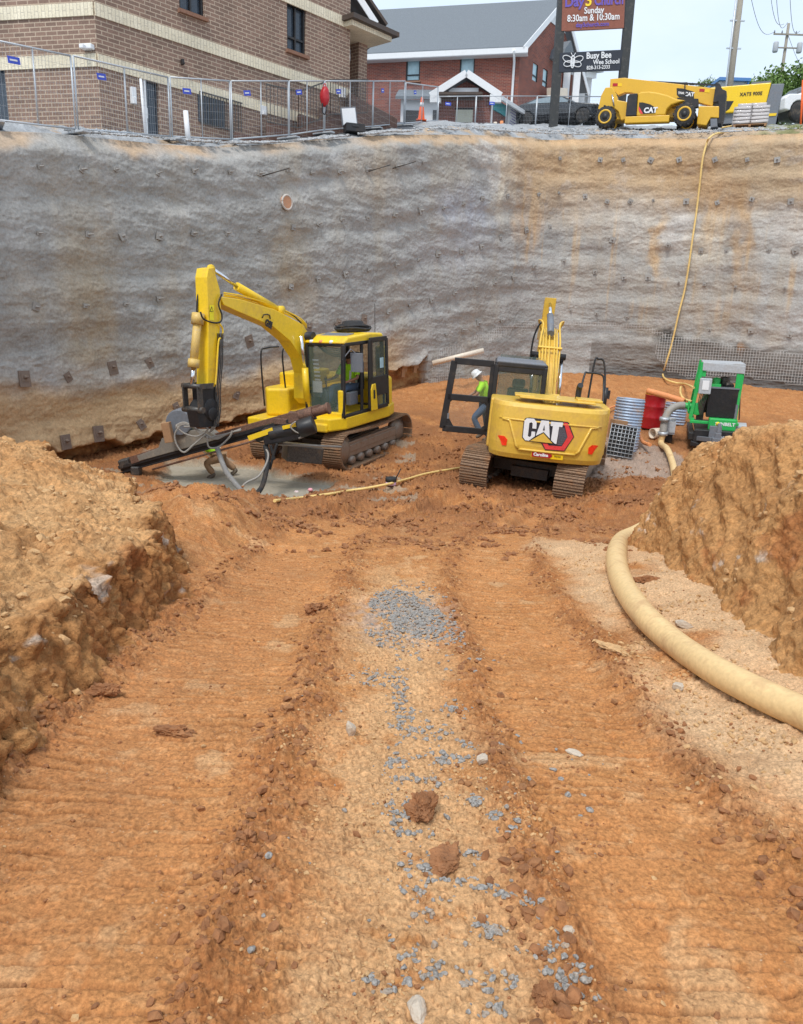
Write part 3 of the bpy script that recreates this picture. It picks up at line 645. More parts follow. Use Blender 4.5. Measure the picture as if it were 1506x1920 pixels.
asph = sst(gpx, 400, 470)*sst(gpx, 800, 760)*sst(o_[:, None]+.5*n2(LX*.7, LY*.7)+.0*LX, .9, 1.4)
asph = np.clip(asph*(1-sst(LY, 60, 70)), 0, 1)
berm = (1-asph)*sst(o_, .1, .8)[:, None]*(1-sst(LY, 40, 46))
LZ = LZ+berm*(.10*np.clip(f2(LX*.9, LY*.9, 3), -.3, 1)+.035*f2(LX*4, LY*4, 3)+.015*f2(LX*14, LY*14, 2))
A = np.array; gr = A([.33,.34,.35]); br = A([.46,.32,.19]); c = np.ones(LP.shape[:2]+(3,))*gr*(1+.2*f2(LX*1.2, LY*1.2, 3))[..., None]
k = (sst(f2(LX*.8+4, LY*.8, 4)-.15*o_[:, None]+.45*sst(gpx, 1000, 1300), -.1, .5)*(1-asph)*.8)[..., None]; c = c*(1-k)+br*k
c = c*(1-asph[..., None])+A([.10,.105,.115])*(1+.12*f2(LX*2, LY*2, 4))[..., None]*asph[..., None]
k = (sst(gpx, 1395, 1450)*.85*sst(f2(LX*1.5, LY*1.5, 3), -.5, .2))[..., None]; c = c*(1-k)+A([.20,.21,.09])*k
k = (sst(LY, 60, 80))[..., None]; c = c*(1-k)+A([.12,.15,.06])*k
tag(grid_obj('lot_ground', np.stack([LX, LY, LZ], -1), M_['lot'], np.clip(c, .02, .8)), kind='structure')
# ================================================================ BANKS OF EARTH BESIDE THE RAMP
def bank(name, C, A_, TP, uT, ns, nu, seed, side):
    C = np.array(C, float); Q = resample(C, ns, 14); Aq = resample(np.array(A_, float), ns, 10)
    uu = np.concatenate([np.linspace(-.04, .12, int(nu*.5)), .12+(np.linspace(0, 1, nu-int(nu*.5)+1)[1:])**1.5*.88])
    Ln = np.linalg.norm(Aq-Q, axis=1)
    d = (Aq-Q)/Ln[:, None]
    dist = np.where(uu < .12, uu*8, .96+(uu-.12)/.88*(1)*0)  # metres near the face
    D_ = np.where(uu[:, None] < .12, uu[:, None]*8.0, .96+((uu[:, None]-.12)/.88)*(Ln[None]-.96))
    P = Q[None]+d[None]*D_[..., None]; X, Y = P[..., 0], P[..., 1]
    fl = zbase(Q[:, 1])[None]
    tp = np.array(TP)+np.array([0, 0, .05 if side < 0 else .07]); w_ = 0; T = 0
    for q in tp:
        k = 1/((X-q[0])**2+(Y-q[1])**2+.35)**1.6; T = T+k*q[2]; w_ = w_+k
    T = T/w_
    wv = uT[None]*(1+.35*n2(Q[:, 0]*1.3+seed, Q[:, 1]*1.3)[None]+(.22*n2(Q[:, 0]*5+seed, Q[:, 1]*5)+.12*n2(Q[:, 0]*13+seed, Q[:, 1]*13))[None]*(1 if side < 0 else .3))
    pr = sst(D_/wv, -.02, 1.0)**.75
    pr = pr*(.87+.13*sst(D_, .2, 1.3)) if side < 0 else pr*(.93+.07*sst(D_, .8, 2.6))
    Z = (fl-.35)*(1-pr)+T*pr
    Z = np.where(D_ < 0, fl-.35+D_*2, Z)
    G = np.stack([X, Y, Z], -1)
    du = np.gradient(G, axis=0); dv = np.gradient(G, axis=1); Nn = np.cross(dv, du); Nn /= np.linalg.norm(Nn, axis=-1, keepdims=True)+1e-9
    if side < 0: Nn = -Nn
    Nn = np.where((Nn[..., 2:] < 0), -Nn, Nn)
    steep = 1-np.abs(Nn[..., 2])
    face = sst(D_/wv, 1.15, .75)
    x, y, z = X, Y, Z
    n1 = f3(x*1.1+seed, y*1.1, z*1.1, 3, .55); n2a = f3(x*3.3, y*3.3+seed, z*3.3, 3, .6); n4 = f3(x*11, y*11, z*11, 3, .6); n5 = f3(x*38, y*38, z*38, 2, .6)
    rdg = 1-np.abs(f3(x*2.2+3, y*2.2, z*2.2+seed, 3, .55))*2.2
    bl = np.abs(f3(x*5+2, y*5, z*5, 3, .6)); bl2 = np.abs(f3(x*13, y*13+3, z*13, 3, .6))
    dsp = (.11 if side < 0 else .10)*n1+.05*n2a+.035*rdg+.02*n4+.007*n5+.07*(bl-.3)+.035*(bl2-.3)
    if side < 0:   # bucket-tooth grooves down the cut face
        tt = np.cumsum(np.r_[0, np.hypot(*np.diff(Q, axis=0).T)])[None]+0*X
        gro = np.abs(((tt*5.2+.5*n2(tt*2, z*.8)) % 1)-.5)*2
        zone = face*sst(n2(tt*.55+1.3, z*.4), -.35, .15); dsp = dsp+zone*(-.05*sst(gro, .55, .1)+.03*f3(tt*6, z*.7, 0*x, 2))
    else:
        a = y*.75-z*1.2; gro = 1-np.abs(f3(a*1.5, (y*1.2+z*.75)*.35, x*.3, 3, .5))*2; dsp = dsp*.7+.052*gro*(face*.5+.5)
    dsp = dsp*sst(D_, -.12, .12)
    G = G+Nn*dsp[..., None]
    # ragged overhang at the crest
    lip = np.exp(-((D_/wv-1.0)/.22)**2)*(.05+.10*n2a)*(1 if side < 0 else .3); G[..., :2] -= d[None]*lip[..., None]
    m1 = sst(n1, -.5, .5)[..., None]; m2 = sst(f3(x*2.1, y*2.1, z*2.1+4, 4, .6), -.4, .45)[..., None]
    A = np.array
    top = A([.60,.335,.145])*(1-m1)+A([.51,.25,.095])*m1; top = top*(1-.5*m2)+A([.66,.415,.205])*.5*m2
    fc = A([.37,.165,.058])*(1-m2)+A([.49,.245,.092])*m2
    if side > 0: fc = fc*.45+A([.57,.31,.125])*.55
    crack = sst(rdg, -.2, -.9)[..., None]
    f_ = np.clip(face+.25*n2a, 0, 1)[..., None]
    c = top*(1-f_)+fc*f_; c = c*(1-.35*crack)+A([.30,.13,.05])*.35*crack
    q = (sst(f3(x*2.7+9, y*2.7, z*3.5, 4, .65), .52, .72)*.6)[..., None]*f_; c = c*(1-q)+A([.66,.60,.52])*q
    rd = (sst(f3(x*1.3-4, y*1.3, z*1.6, 4, .6), .25, .6)*.6)[..., None]*f_; c = c*(1-rd)+A([.40,.13,.04])*rd
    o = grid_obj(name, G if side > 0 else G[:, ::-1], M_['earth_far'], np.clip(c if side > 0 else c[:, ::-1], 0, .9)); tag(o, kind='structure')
    return G
LC = [(-1.45,.2),(-1.45,1.2),(-1.47,2.2),(-1.52,3.1),(-1.57,4.2),(-1.60,5.2),(-1.68,6.1),(-1.92,7.0),(-2.35,7.9),(-2.8,8.7),(-3.7,9.6),(-4.6,10.4),(-5.8,11.1),(-7.4,11.7),(-10,12.2)]
LA = [(-8,-.5),(-8,1),(-8.2,2.5),(-8.6,4),(-9,5.5),(-9.6,7),(-11,9),(-13,11)]
def Wt(px, py, y): return tuple(W(px, py, y))
LT = [Wt(60,1180,3.4),Wt(130,1110,4.1),Wt(190,1040,5.1),Wt(290,965,6.3),Wt(308,918,7.6),Wt(290,905,8.6),Wt(150,868,9.3),Wt(0,822,10.2),(-7,10,-1.35),(-4.5,7.5,-1.55),(-5,5,-1.15),(-4,3,-1.05),(-3,1.5,-.95),(-9,5,-.7),(-2.4,2.0,-1.0),(-2.2,.8,-.9),(-12,10,-1.3)]
uL = np.interp(np.linspace(0, 1, 760), [0,.3,.5,.62,.75,1], [.52,.5,.5,.5,.9,1.6])
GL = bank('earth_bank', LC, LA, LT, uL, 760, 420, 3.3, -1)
RB = [(2.4,.3),(2.2,1.6),(2.15,2.8),(2.22,4.0),(2.36,5.2),(2.5,6.4),(2.58,7.6),(2.6,8.8),(2.82,9.9),(3.9,10.8),(5.5,11.2),(7.2,11.8),(10,12.4)]
RA = [(10,0),(10,1.5),(10,3.2),(10.5,5),(11,6.5),(12,8.5),(14,11)]
RT = [Wt(1506,768,7.0),Wt(1450,798,7.5),Wt(1400,820,7.9),Wt(1330,850,8.7),Wt(1290,882,9.4),Wt(1240,945,9.9),(4.3,5.0,-.72),(4.2,3.3,-.55),(4.1,1.5,-.4),(6,6,-.45),(7,3,-.2),(9,8,-.5),(6.5,9,-.9),(10,5,-.1),(5.4,7.2,-.72)]
uR = np.interp(np.linspace(0, 1, 760), [0,.3,.55,.65,.8,1], [1.0,1.0,1.0,.8,1.0,1.6])
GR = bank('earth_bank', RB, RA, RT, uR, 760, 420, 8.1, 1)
# ================================================================ BUILDINGS AND THINGS ABOVE THE PIT
def place(o, M, parent):     # child with a frame of its own
    o.parent = parent; o.matrix_local = MW[parent.name].inverted() @ M; MW[o.name] = M.copy(); return o
def text(s, size, M, m, parent, name='lettering', ext=.004, bold=0, align='CENTER', sx=1.0):
    cu = bpy.data.curves.new('t', 'FONT'); cu.body = s; cu.size = size; cu.align_x = align; cu.align_y = 'CENTER'; cu.extrude = ext; cu.offset = bold; cu.resolution_u = 3
    to = bpy.data.objects.new('t', cu); COL.objects.link(to); dg = bpy.context.evaluated_depsgraph_get(); me = bpy.data.meshes.new_from_object(to.evaluated_get(dg))
    COL.objects.unlink(to); bpy.data.objects.remove(to)
    me.transform(Matrix.Diagonal((sx, 1, 1, 1))); me.materials.clear(); me.materials.append(m); me.name = name
    o = bpy.data.objects.new(name, me); COL.objects.link(o)
    if parent is not None: place(o, M, parent)
    return o
def face_frame(P, xdir, up=(0,0,1)):   # text frame: x along xdir, y up, z out of the face
    x = Vector(xdir).normalized(); u = Vector(up); z = x.cross(u).normalized(); y = z.cross(x)
    Mt = Matrix((x, y, z)).transposed().to_4x4(); Mt.translation = Vector(P); return Mt
def solve_on_line(P, d, px, row, lo=0, hi=60):
    P = Vector(P); d = Vector(d)
    for _ in range(50):
        m_ = (lo+hi)/2; q = P+d*m_; a = proj(np.array(q))[0]
        if (a < px) == (proj(np.array(P+d*(lo+1e-6)))[0] < px): lo = m_
        else: hi = m_
    return lo
# ---------- brown brick building at the left
K = W(192,250,20.9); kz = K.z
E2 = W(655,200,27.6); ux = Vector((E2.x-K.x, E2.y-K.y, 0)); RLen = ux.length; ux.normalize()
ang = math.atan2(ux.y, ux.x)
bb = thing('brick_building', 'large brown brick building with cream bands and dark windows at the upper left', 'building', frame((K.x, K.y, kz-1.2), ang))
z_b2 = W(186,17,20.9).z-(kz-1.2); z_b3 = W(190,113,20.9).z-(kz-1.2); bh_ = 6.5+1.2+3
def rowz(px, row, along):    # local z on the right face for image point
    q = K+ux*along; return W(px, row, q.y).z-(kz-1.2)
def at_px(px, row):          # (local x, local z) on the right face
    d = Dr(px, row); n_ = Vector((-ux.y, ux.x, 0)); k_ = n_.dot(Vector((K.x, K.y, 0)))/n_.dot(Vector(d)); q = Vector(d)*k_
    return (q-Vector((K.x, K.y, 0))).dot(ux), q.z-(kz-1.2)
wm = MB()
def holes(m, L, H, hs, t, yin):
    # wall in the xz plane, thickness t behind y=0, rectangular holes; hs = list of (x0,x1,z0,z1)
    xs = sorted({0, L, *[v for h in hs for v in h[:2]]}); zs = sorted({0, H, *[v for h in hs for v in h[2:]]})
    for i in range(len(xs)-1):
        for j in range(len(zs)-1):
            cx, cz = (xs[i]+xs[i+1])/2, (zs[j]+zs[j+1])/2
            if any(h[0] < cx < h[1] and h[2] < cz < h[3] for h in hs): continue
            m.add([(xs[i], 0, zs[j]), (xs[i+1], 0, zs[j]), (xs[i+1], 0, zs[j+1]), (xs[i], 0, zs[j+1])], [(0, 1, 2, 3)])
    for a, b, c_, d_ in hs:
        m.add([(a, 0, c_), (b, 0, c_), (b, 0, d_), (a, 0, d_), (a, t, c_), (b, t, c_), (b, t, d_), (a, t, d_)], [(0, 1, 5, 4), (1, 2, 6, 5), (2, 3, 7, 6), (3, 0, 4, 7)])
w1 = [at_px(336,0), at_px(384,38)]; w2 = [at_px(538,8), at_px(574,103)]; dr = [at_px(268,153), at_px(302,256)]
W1 = (w1[0][0], w1[1][0], w1[1][1]+.05, w1[1][1]+1.9); W2 = (w2[0][0], w2[1][0], at_px(556,99)[1], at_px(556,9)[1]); DR = (dr[0][0], dr[1][0], .9, at_px(285,153)[1])
holes(wm, RLen, bh_, [W1, W2, DR], .16, 0); wm.add([(RLen, 0, 0), (RLen, 9, 0), (RLen, 9, bh_), (RLen, 0, bh_)], [(0, 1, 2, 3)])
wm.build('wall', M_['brownb'], bb)
def win(parent, h, y=.10, mull=(.5,), rail=(.32,), fm='blk', gm='wglass', sill=None, F=None):
    a, b, c_, d_ = h; f = MB(); wd = .07
    for x0, x1, z0, z1 in ((a, b, c_, c_+wd), (a, b, d_-wd, d_), (a, a+wd, c_+wd, d_-wd), (b-wd, b, c_+wd, d_-wd)): f.box(((x0+x1)/2, y, (z0+z1)/2), (x1-x0, .08, z1-z0))
    for q in mull: f.box((a+(b-a)*q, y, (c_+d_)/2), (.05, .07, d_-c_-2*wd))
    for q in rail: f.box(((a+b)/2, y, c_+(d_-c_)*q), (b-a-2*wd, .06, .055))
    fo = f.build('window', M_[fm], parent)
    g = MB(); g.box(((a+b)/2, y+.05, (c_+d_)/2), (b-a-.02, .01, d_-c_-.02)); g.build('pane', M_[gm], fo)
    if sill: g = MB(); g.box(((a+b)/2, -.03, c_-.05), (b-a+.12, .16, .09)); g.build('sill', M_[sill], fo)
    return fo
M_['brownsill'] = simple('brown_sill', (.25,.13,.085), .9)
win(bb, W1, sill='brownsill'); win(bb, W2, rail=(.3,), sill='brownsill')
m = MB(); m.box(((DR[0]+DR[1])/2, .14, (DR[2]+DR[3])/2), (DR[1]-DR[0], .03, DR[3]-DR[2])); do = m.build('door', M_['wglass'], bb)
m = MB(); m.box((DR[0]+.05, .05, 2.1), (.06, .1, 2.4)); m.box((DR[0]+.12, .08, 1.95), (.03, .05, .25)); m.build('door_frame', M_['white'], do)
m = MB()
for zz in (z_b2, z_b3): m.box((RLen/2+.0, -.012, zz), (RLen, .05, .29))
m.box((RLen/2, -.012, at_px(600,22)[1]), (RLen, .05, .29)); m.build('band', M_['creamb'], bb)
# grille window, lamp, plates on the right face
g1 = [at_px(372,183), at_px(452,240)]
m = MB(); x0, x1 = g1[0][0], g1[1][0]; z0, z1 = at_px(410,240)[1], at_px(410,183)[1]
for x in np.arange(x0, x1, .10): m.box((x, -.08, (z0+z1)/2), (.018, .018, z1-z0))
m.box(((x0+x1)/2, -.08, z1), (x1-x0, .03, .03)); m.box(((x0+x1)/2, -.08, z0), (x1-x0, .03, .03)); m.build('grille', M_['steel'], bb)
m = MB(); m.box(((x0+x1)/2-.3, -.01, (z0+z1)/2), ((x1-x0)*.62, .03, (z1-z0)*.9)); m.build('covered_window', M_['wglass'], bb)
for a, r, wd_, hh in ((248,180,.14,.4),(492,208,.22,.25),(640,175,.25,.3),(340,117,.06,.14)):
    x_, z_ = at_px(a, r); m = MB(); m.box((x_, -.06, z_), (wd_, .1, hh)); m.box((x_, -.12, z_-hh*.3), (wd_*.6, .06, hh*.4)); m.build('wall_lamp' if a != 340 else 'bracket', M_['white'] if a != 340 else M_['blk'], bb, bevel=.01)
# left face: its own frame
Lend = Zat(0, 27, z_b2+kz-1.2); vl = Vector((K.x-Lend.x, K.y-Lend.y, 0)).normalized(); LL = 9.0; L0 = Vector((K.x, K.y, kz-1.2))-vl*LL
FL = frame(L0, math.atan2(vl.y, vl.x)); m = MB()
def at_l(px, row):
    d = Vector(Dr(px, row)); n_ = Vector((-vl.y, vl.x, 0)); k_ = n_.dot(Vector((K.x, K.y, 0)))/n_.dot(d); q = d*k_; return (q-L0).dot(vl), q.z-(kz-1.2)
d0 = at_l(0,128); d1 = at_l(18,232); DL = (d0[0]-1.0, d1[0], .8, d0[1])
holes(m, LL, bh_, [DL], .16, 0); place(m.build('wall', M_['brownb'], None), FL, bb)
m = MB()
for zz in (z_b2, z_b3): m.box((LL/2-.02, -.014, zz), (LL, .05, .29))
place(m.build('band', M_['creamb'], None), FL, bb)
m = MB(); m.box(((DL[0]+DL[1])/2, .13, (DL[2]+DL[3])/2), (DL[1]-DL[0], .03, DL[3]-DL[2])); place(m.build('door', M_['wglass'], None), FL, bb)
x_, z_ = at_l(168,90); m = MB(); m.box((x_, -.08, z_), (.3, .16, .12)); m.box((x_-.05, -.2, z_-.03), (.12, .16, .1)); place(m.build('security_camera', M_['white'], None, bevel=.02), FL, bb)
# rear entrance roof and pillar at the far end of the right face
def bbl(px, row, along, out=0): q = K+ux*along; return W(px, row, q.y)
M_['fascia'] = simple('brown_fascia', (.07,.05,.04), .6)
Pp = W(672,150,29.0); m = MB(); m.box((Pp.x, Pp.y, (W(672,70,29).z+6.0)/2), (.42, .42, W(672,70,29).z-6.0), Matrix.Rotation(ang, 3, 'Z')); m.build('pillar', M_['brownb'], bb, world=True)
q0 = W(640,30,27.8); ez = W(668,52,28).z; m = MB(); R3 = Matrix.Rotation(ang, 3, 'Z')
m.box((W(655,60,28.2).x+.15, 28.4, ez-.12), (1.9, 1.7, .16), R3); m.build('canopy_soffit', M_['creamb'], bb, world=True)
m = MB(); m.box((W(655,60,28.2).x+.2, 28.4, ez+.02), (2.2, 2.0, .14), R3); m.build('gutter', M_['fascia'], bb, world=True)
a_ = W(652,-30,28); b_ = W(705,52,28.3); m = MB(); m.beam(a_, b_, .5, .16); m.beam(a_+Vector((-.05, 1.2, .1)), b_+Vector((0, 1.2, .1)), 2.6, .08); m.build('roof_edge', M_['fascia'], bb, world=True)
m = MB(); m.beam(a_+Vector((.02,-.28,.02)), b_+Vector((.02,-.28,.02)), .05, .2); m.build('roof_trim', M_['white'], bb, world=True)
# brick terrace and stair rail beside the building
tr = thing('terrace_wall', 'stepped brown block terrace wall behind the fence, beside the brown building', 'wall', frame((K.x, K.y, kz-1.2), ang))
m = MB(); steps = [(440,245,248),(500,228,240),(560,212,232),(600,200,228),(655,188,226),(700,200,226),(745,222,229)]
for i in range(len(steps)-1):
    a, b = steps[i], steps[i+1]; A0 = W(a[0], a[1], np.interp(a[0], [440,542,600,650,745], [23.5,25.0,26.1,27.0,30.5])); B0 = W(b[0], b[1], np.interp(b[0], [440,542,600,650,745], [23.5,25.0,26.1,27.0,30.5])); zt_ = min(A0.z, B0.z) if i < 4 else B0.z
    m.add([(A0.x, A0.y, 3.5), (B0.x, B0.y, 3.5), (B0.x, B0.y, zt_), (A0.x, A0.y, zt_), (A0.x-.1, A0.y+.4, 3.5), (B0.x-.1, B0.y+.4, 3.5), (B0.x-.1, B0.y+.4, zt_), (A0.x-.1, A0.y+.4, zt_)], [(0,1,2,3),(3,2,6,7),(1,5,6,2),(0,3,7,4),(4,7,6,5)])
m.build('block_wall', M_['terrb'], tr, world=True)
m = MB()
for r0, r1 in (((500,158),(560,172)),((560,172),(620,150)),((620,150),(690,150))):
    A0 = W(*r0, np.interp(r0[0], [440,542,600,650,745], [23.4,24.9,26.0,26.9,29.5])); B0 = W(*r1, np.interp(r1[0], [440,542,600,650,745], [23.4,24.9,26.0,26.9,29.5])); m.beam(A0, B0, .04, .04); A1 = A0-Vector((0,0,1.0)); B1 = B0-Vector((0,0,1.0)); m.beam(A1, B1, .03, .03)
    k = int((B0-A0).length/.13)
    for i in range(k+1): t = i/max(1, k); p = A0.lerp(B0, t); m.beam(p, p-Vector((0,0,1.0)), .018, .018, (0,1,0))
m.build('hand_rail', M_['steel'], tr, world=True)
# ---------- red brick church building
A_ = W(977,82,47); zE = A_.z; B_ = Zat(655,97,zE); u = Vector((A_.x-B_.x, A_.y-B_.y, 0)); FLn = u.length+2; u.normalize(); v = Vector((-u.y, u.x, 0)); rb_ang = math.atan2(u.y, u.x)
zg = 8.2; GW = 11.0
_g = W(1086,150,54.0); vg = Vector((_g.x-A_.x, _g.y-A_.y, 0)); GW = vg.length; vg.normalize(); v = vg; vp = Vector((-u.y, u.x, 0))
rz_ = None; mid = A_+v*(GW/2); zR = W(float(proj(np.array(mid))[0]),4,mid.y).z
rb = thing('church_building', 'two storey red brick building with grey shingle roof behind the small entrance porch', 'building', frame((A_.x, A_.y, zg), rb_ang))
H = zE-zg; HR = zR-zg
def at_r(px, row):
    d = Vector(Dr(px, row)); k_ = vp.dot(Vector((A_.x, A_.y, 0)))/vp.dot(d); q = d*k_; return (q-A_).dot(u), q.z-zg
def at_g(px, row):
    d = Vector(Dr(px, row)); un = Vector((vg.y, -vg.x, 0)); k_ = un.dot(Vector((A_.x, A_.y, 0)))/un.dot(d); q = d*k_; return (q-A_).dot(vg), q.z-zg
hs = []
for (a, b, c_, d_) in ((762,109,787,152),(863,107,889,148),(665,112,686,150)):
    p = at_r(a, b); q = at_r(c_, d_); hs.append((p[0], q[0], at_r((a+c_)/2, d_)[1], at_r((a+c_)/2, b)[1]))
m = MB(); n0 = len(m.v); hs2 = [(h[0]+FLn, h[1]+FLn, h[2], h[3]) for h in hs]; holes(m, FLn, H, hs2, .15, 0)
for p in m.v: p.x -= FLn
m.build('wall', M_['redb'], rb)
for h in hs: win(rb, h, y=.08, mull=(), rail=(.28,), gm='bluewin', sill='brownsill')
gh = []
for (a, b, c_, d_) in ((1000,116,1007,155),(1019,127,1025,165)):
    p = at_g(a, b); q = at_g(c_, d_); gh.append((p[0], q[0], q[1], p[1]))
m = MB(); holes(m, GW, H, gh, .15, 0); m.add([(0,0,H),(GW,0,H),(GW/2,0,HR)], [(0,1,2)])
FG = frame((A_.x, A_.y, zg), math.atan2(vg.y, vg.x)); _sk = vg.dot(u), vg.dot(vp)
go_ = m.build('wall', M_['redb'], None); place(go_, FG, rb)
for h in gh:
    f = MB(); a, b, c_, d_ = h; f.box(((a+b)/2, .09, (c_+d_)/2), (b-a, .03, d_-c_)); place(f.build('window', M_['bluewin'], None), FG, rb)
    f = MB(); f.box(((a+b)/2, .05, c_+(d_-c_)*.3), (b-a, .06, .06)); f.box((a, .05, (c_+d_)/2), (.06, .08, d_-c_)); f.box((b, .05, (c_+d_)/2), (.06, .08, d_-c_)); place(f.build('window_frame', M_['blk'], None), FG, rb)
ov = .55; m = MB(); sl = (HR-H)/(GW/2)
for sgn in (0, 1):
    y0, y1 = (-ov, GW/2) if sgn == 0 else (GW+ov, GW/2); z0 = H-ov*sl+.16; z1 = HR+.16
    m.add([(px_+py_*_sk[0], py_*_sk[1], pz_) for px_, py_, pz_ in [(-FLn-1, y0, z0), (ov*.8, y0, z0), (ov*.8, y1, z1), (-FLn-1, y1, z1), (-FLn-1, y0, z0-.14), (ov*.8, y0, z0-.14), (ov*.8, y1, z1-.14), (-FLn-1, y1, z1-.14)]], [(0,1,2,3),(7,6,5,4),(0,4,5,1),(1,5,6,2),(3,7,4,0)])
m.build('roof', M_['shingle'], rb)
m = MB(); zf = H-ov*sl
m.box((-FLn/2, -ov, zf-.05), (FLn+ov*1.7, .06, .28)); m.box((-FLn/2, -ov/2, zf-.2), (FLn+ov*1.6, ov, .04))
skp = lambda a, b, c_: (a+b*_sk[0], b*_sk[1], c_)
for y0, y1 in ((-ov-.05, GW/2), (GW+ov+.05, GW/2)): m.beam(skp(ov*.8+.03, y0, zf-.02), skp(ov*.8+.03, y1, HR+.03), .05, .30, (0,0,1))
m.add([skp(.06, GW*.33, HR-(GW*.17)*sl-.1), skp(.06, GW*.67, HR-(GW*.17)*sl-.1), skp(.06, GW/2, HR)], [(0,1,2)])
m.build('fascia', M_['white'], rb)
m = MB(); m.tube([(-.3,-ov-.1,zf-.05),(-.3,-.12,zf-.5),(-.3,-.12,3.2),(-.3,-.4,2.8),(-.3,-.4,0)], .07, 8); m.build('downpipe', M_['white'], rb)
m = MB(); hx, hz_ = at_g(1042,112); m.prism([(hx-.9,hz_-.2),(hx+.9,hz_-.2),(hx+.7,hz_+.3),(hx,hz_+.9),(hx-.7,hz_+.3)], 'y', -.9, 0); place(m.build('entrance_hood', M_['shingle'], None), FG, rb)
# porch with white columns at the right end
po = thing('columned_porch', 'white columned porch and deck on the right end of the red building', 'porch', frame((A_.x, A_.y, zg), rb_ang))
m = MB()
PC = [(1066,133,212,56),(1086,133,214,56.5),(1104,136,216,57),(1109,140,218,58)]
for a, r0, r1, yy in ((1063,133,205,52),(1082,134,208,52.6),(1093,137,210,55.5),(1104,141,213,58)):
    p = W(a, r0, yy); q = W(a, r1, yy); m.box((p.x, p.y, (p.z+q.z)/2), (.42, .42, p.z-q.z))
p = W(1056,131,52); q = W(1112,140,58); m.beam(p, q, .5, .5); m.build('columns_and_beam', M_['white'], po, world=True)
m = MB(); m.beam(W(1050,125,52), W(1116,136,58), 1.2, .12); m.build('porch_roof', M_['lgrey'], po, world=True)
m = MB(); p = W(1040,207,50); q = W(1112,212,57); m.beam(p, q, 2.0, .5); m.beam(W(1030,190,49), W(1060,190,51), .3, 1.4); m.build('deck', M_['pvc'], po, world=True)
m = MB(); p = W(1062,168,52.2); q = W(1104,178,58)
for i in range(22): a_ = p.lerp(q, i/21); m.beam(a_, a_-Vector((0,0,1.1)), .03, .03, (0,1,0))
m.beam(p, q, .06, .06); m.build('railing', M_['steel'], po, world=True)
m = MB(); p = W(1045,228,50); q = W(1112,228,57); m.beam(p, q, .2, 2.2); m.build('lattice_base', M_['white'], po, world=True)
m = MB(); m.box((W(1068,170,57).x, 58.5, W(1068,170,57).z), (1.3, .2, 2.6)); m.build('doorway', M_['fascia'], po, world=True)
# entrance annex
an_z = W(873,181,41).z; p0 = Zat(822,180,an_z); p1 = Zat(926,180,an_z); ua = (p1-p0); ua.z = 0; AW = ua.length; ua.normalize(); va = Vector((-ua.y, ua.x, 0)); aa = math.atan2(ua.y, ua.x)
for AD in np.arange(1, 20, .1):
    if proj(np.array(p1+va*AD))[0] > 975: break
# side wall is seen obliquely: let it run back and outwards
sidev = Vector((W(976,190,43.6).x-p1.x, 43.6-p1.y, 0)); AD = sidev.length; sidev.normalize()
an = thing('entrance_annex', 'small gabled brick entrance with white trim in front of the red building', 'building', frame((p0.x, p0.y, zg-.4), aa))
AH = an_z-(zg-.4); apx = W(873,146,p0.y+.2).z-(zg-.4)
m = MB(); m.add([(0,0,0),(AW,0,0),(AW,0,AH),(AW/2,0,apx-.25),(0,0,AH)], [(0,1,2,3,4)]); m.build('front_wall', M_['annexb'], an)
FS = frame((p1.x, p1.y, zg-.4), math.atan2(sidev.y, sidev.x)); m = MB(); m.add([(0,0,0),(AD,0,0),(AD,0,AH-.1),(0,0,AH-.1)], [(0,1,2,3)]); place(m.build('side_wall', M_['annexb'], None), FS, an)
Mi = MW[an.name].inverted(); sv = (Mi.to_3x3() @ sidev)
m = MB(); ridge_f = Vector((AW/2, -.35, apx)); eR = Vector((AW+.35, -.35, AH-.1)); eL = Vector((-.35, -.35, AH-.1)); bk_ = sv*AD
for e in (eR, eL):
    q = [ridge_f, e, e+bk_*1.05, ridge_f+bk_*.95]; m.add([p for p in q]+[p-Vector((0,0,.12)) for p in q], [(0,1,2,3),(4,7,6,5),(0,4,5,1),(1,5,6,2)])
m.build('roof', M_['shingle'], an)
m = MB(); o1 = Vector((0,-.06,.0)); m.beam(ridge_f+o1, eR+o1, .06, .32); m.beam(ridge_f+o1, eL+o1, .06, .32); m.beam(eR+Vector((.03,0,-.08)), eR+bk_*1.05+Vector((.03,0,-.08)), .12, .18)
m.box((AW+.1,-.3,AH-.2), (.55,.25,.35)); m.box((-.1,-.3,AH-.2), (.55,.25,.35))
m.build('white_trim', M_['white'], an)
m = MB()
for x in (.02, AW-.05): m.tube([(x,-.3,AH-.2),(x,-.08,AH-.6),(x,-.08,.1)], .05, 6); m.build('downpipe', M_['white'], an); m = MB()
q = sv*AD+Vector((AW,0,0)); m.tube([q+Vector((.1,-.1,AH)), q+Vector((-.1,-.15,AH-.6)), q+Vector((-.1,-.15,0))], .05, 6)
m.build('downpipe', M_['white'], an)
def at_a(px, row):
    d = Vector(Dr(px, row)); k_ = va.dot(Vector((p0.x, p0.y, 0)))/va.dot(d); q = d*k_; return (q-p0).dot(ua), q.z-(zg-.4)
def rect(m, tl, br, y, t, fn): a = fn(*tl); b = fn(*br); m.box(((a[0]+b[0])/2, y, (a[1]+b[1])/2), (abs(b[0]-a[0]), t, abs(a[1]-b[1])))
m = MB(); rect(m, (842,166), (897,178), -.06, .08, at_a); m.build('blank_signboard', M_['white'], an)
m = MB(); rect(m, (826,183), (905,188), -.5, 1.0, at_a); m.build('awning', M_['fascia'], an)
m = MB(); rect(m, (855,206), (886,230), -.02, .05, at_a); m.build('door', simple('cream_door', (.55,.55,.45), .5), an)
m = MB(); rect(m, (853,203), (888,206), -.03, .07, at_a); m.build('door_frame', M_['blk'], an)
nrm = Vector((sidev.y, -sidev.x, 0)); 
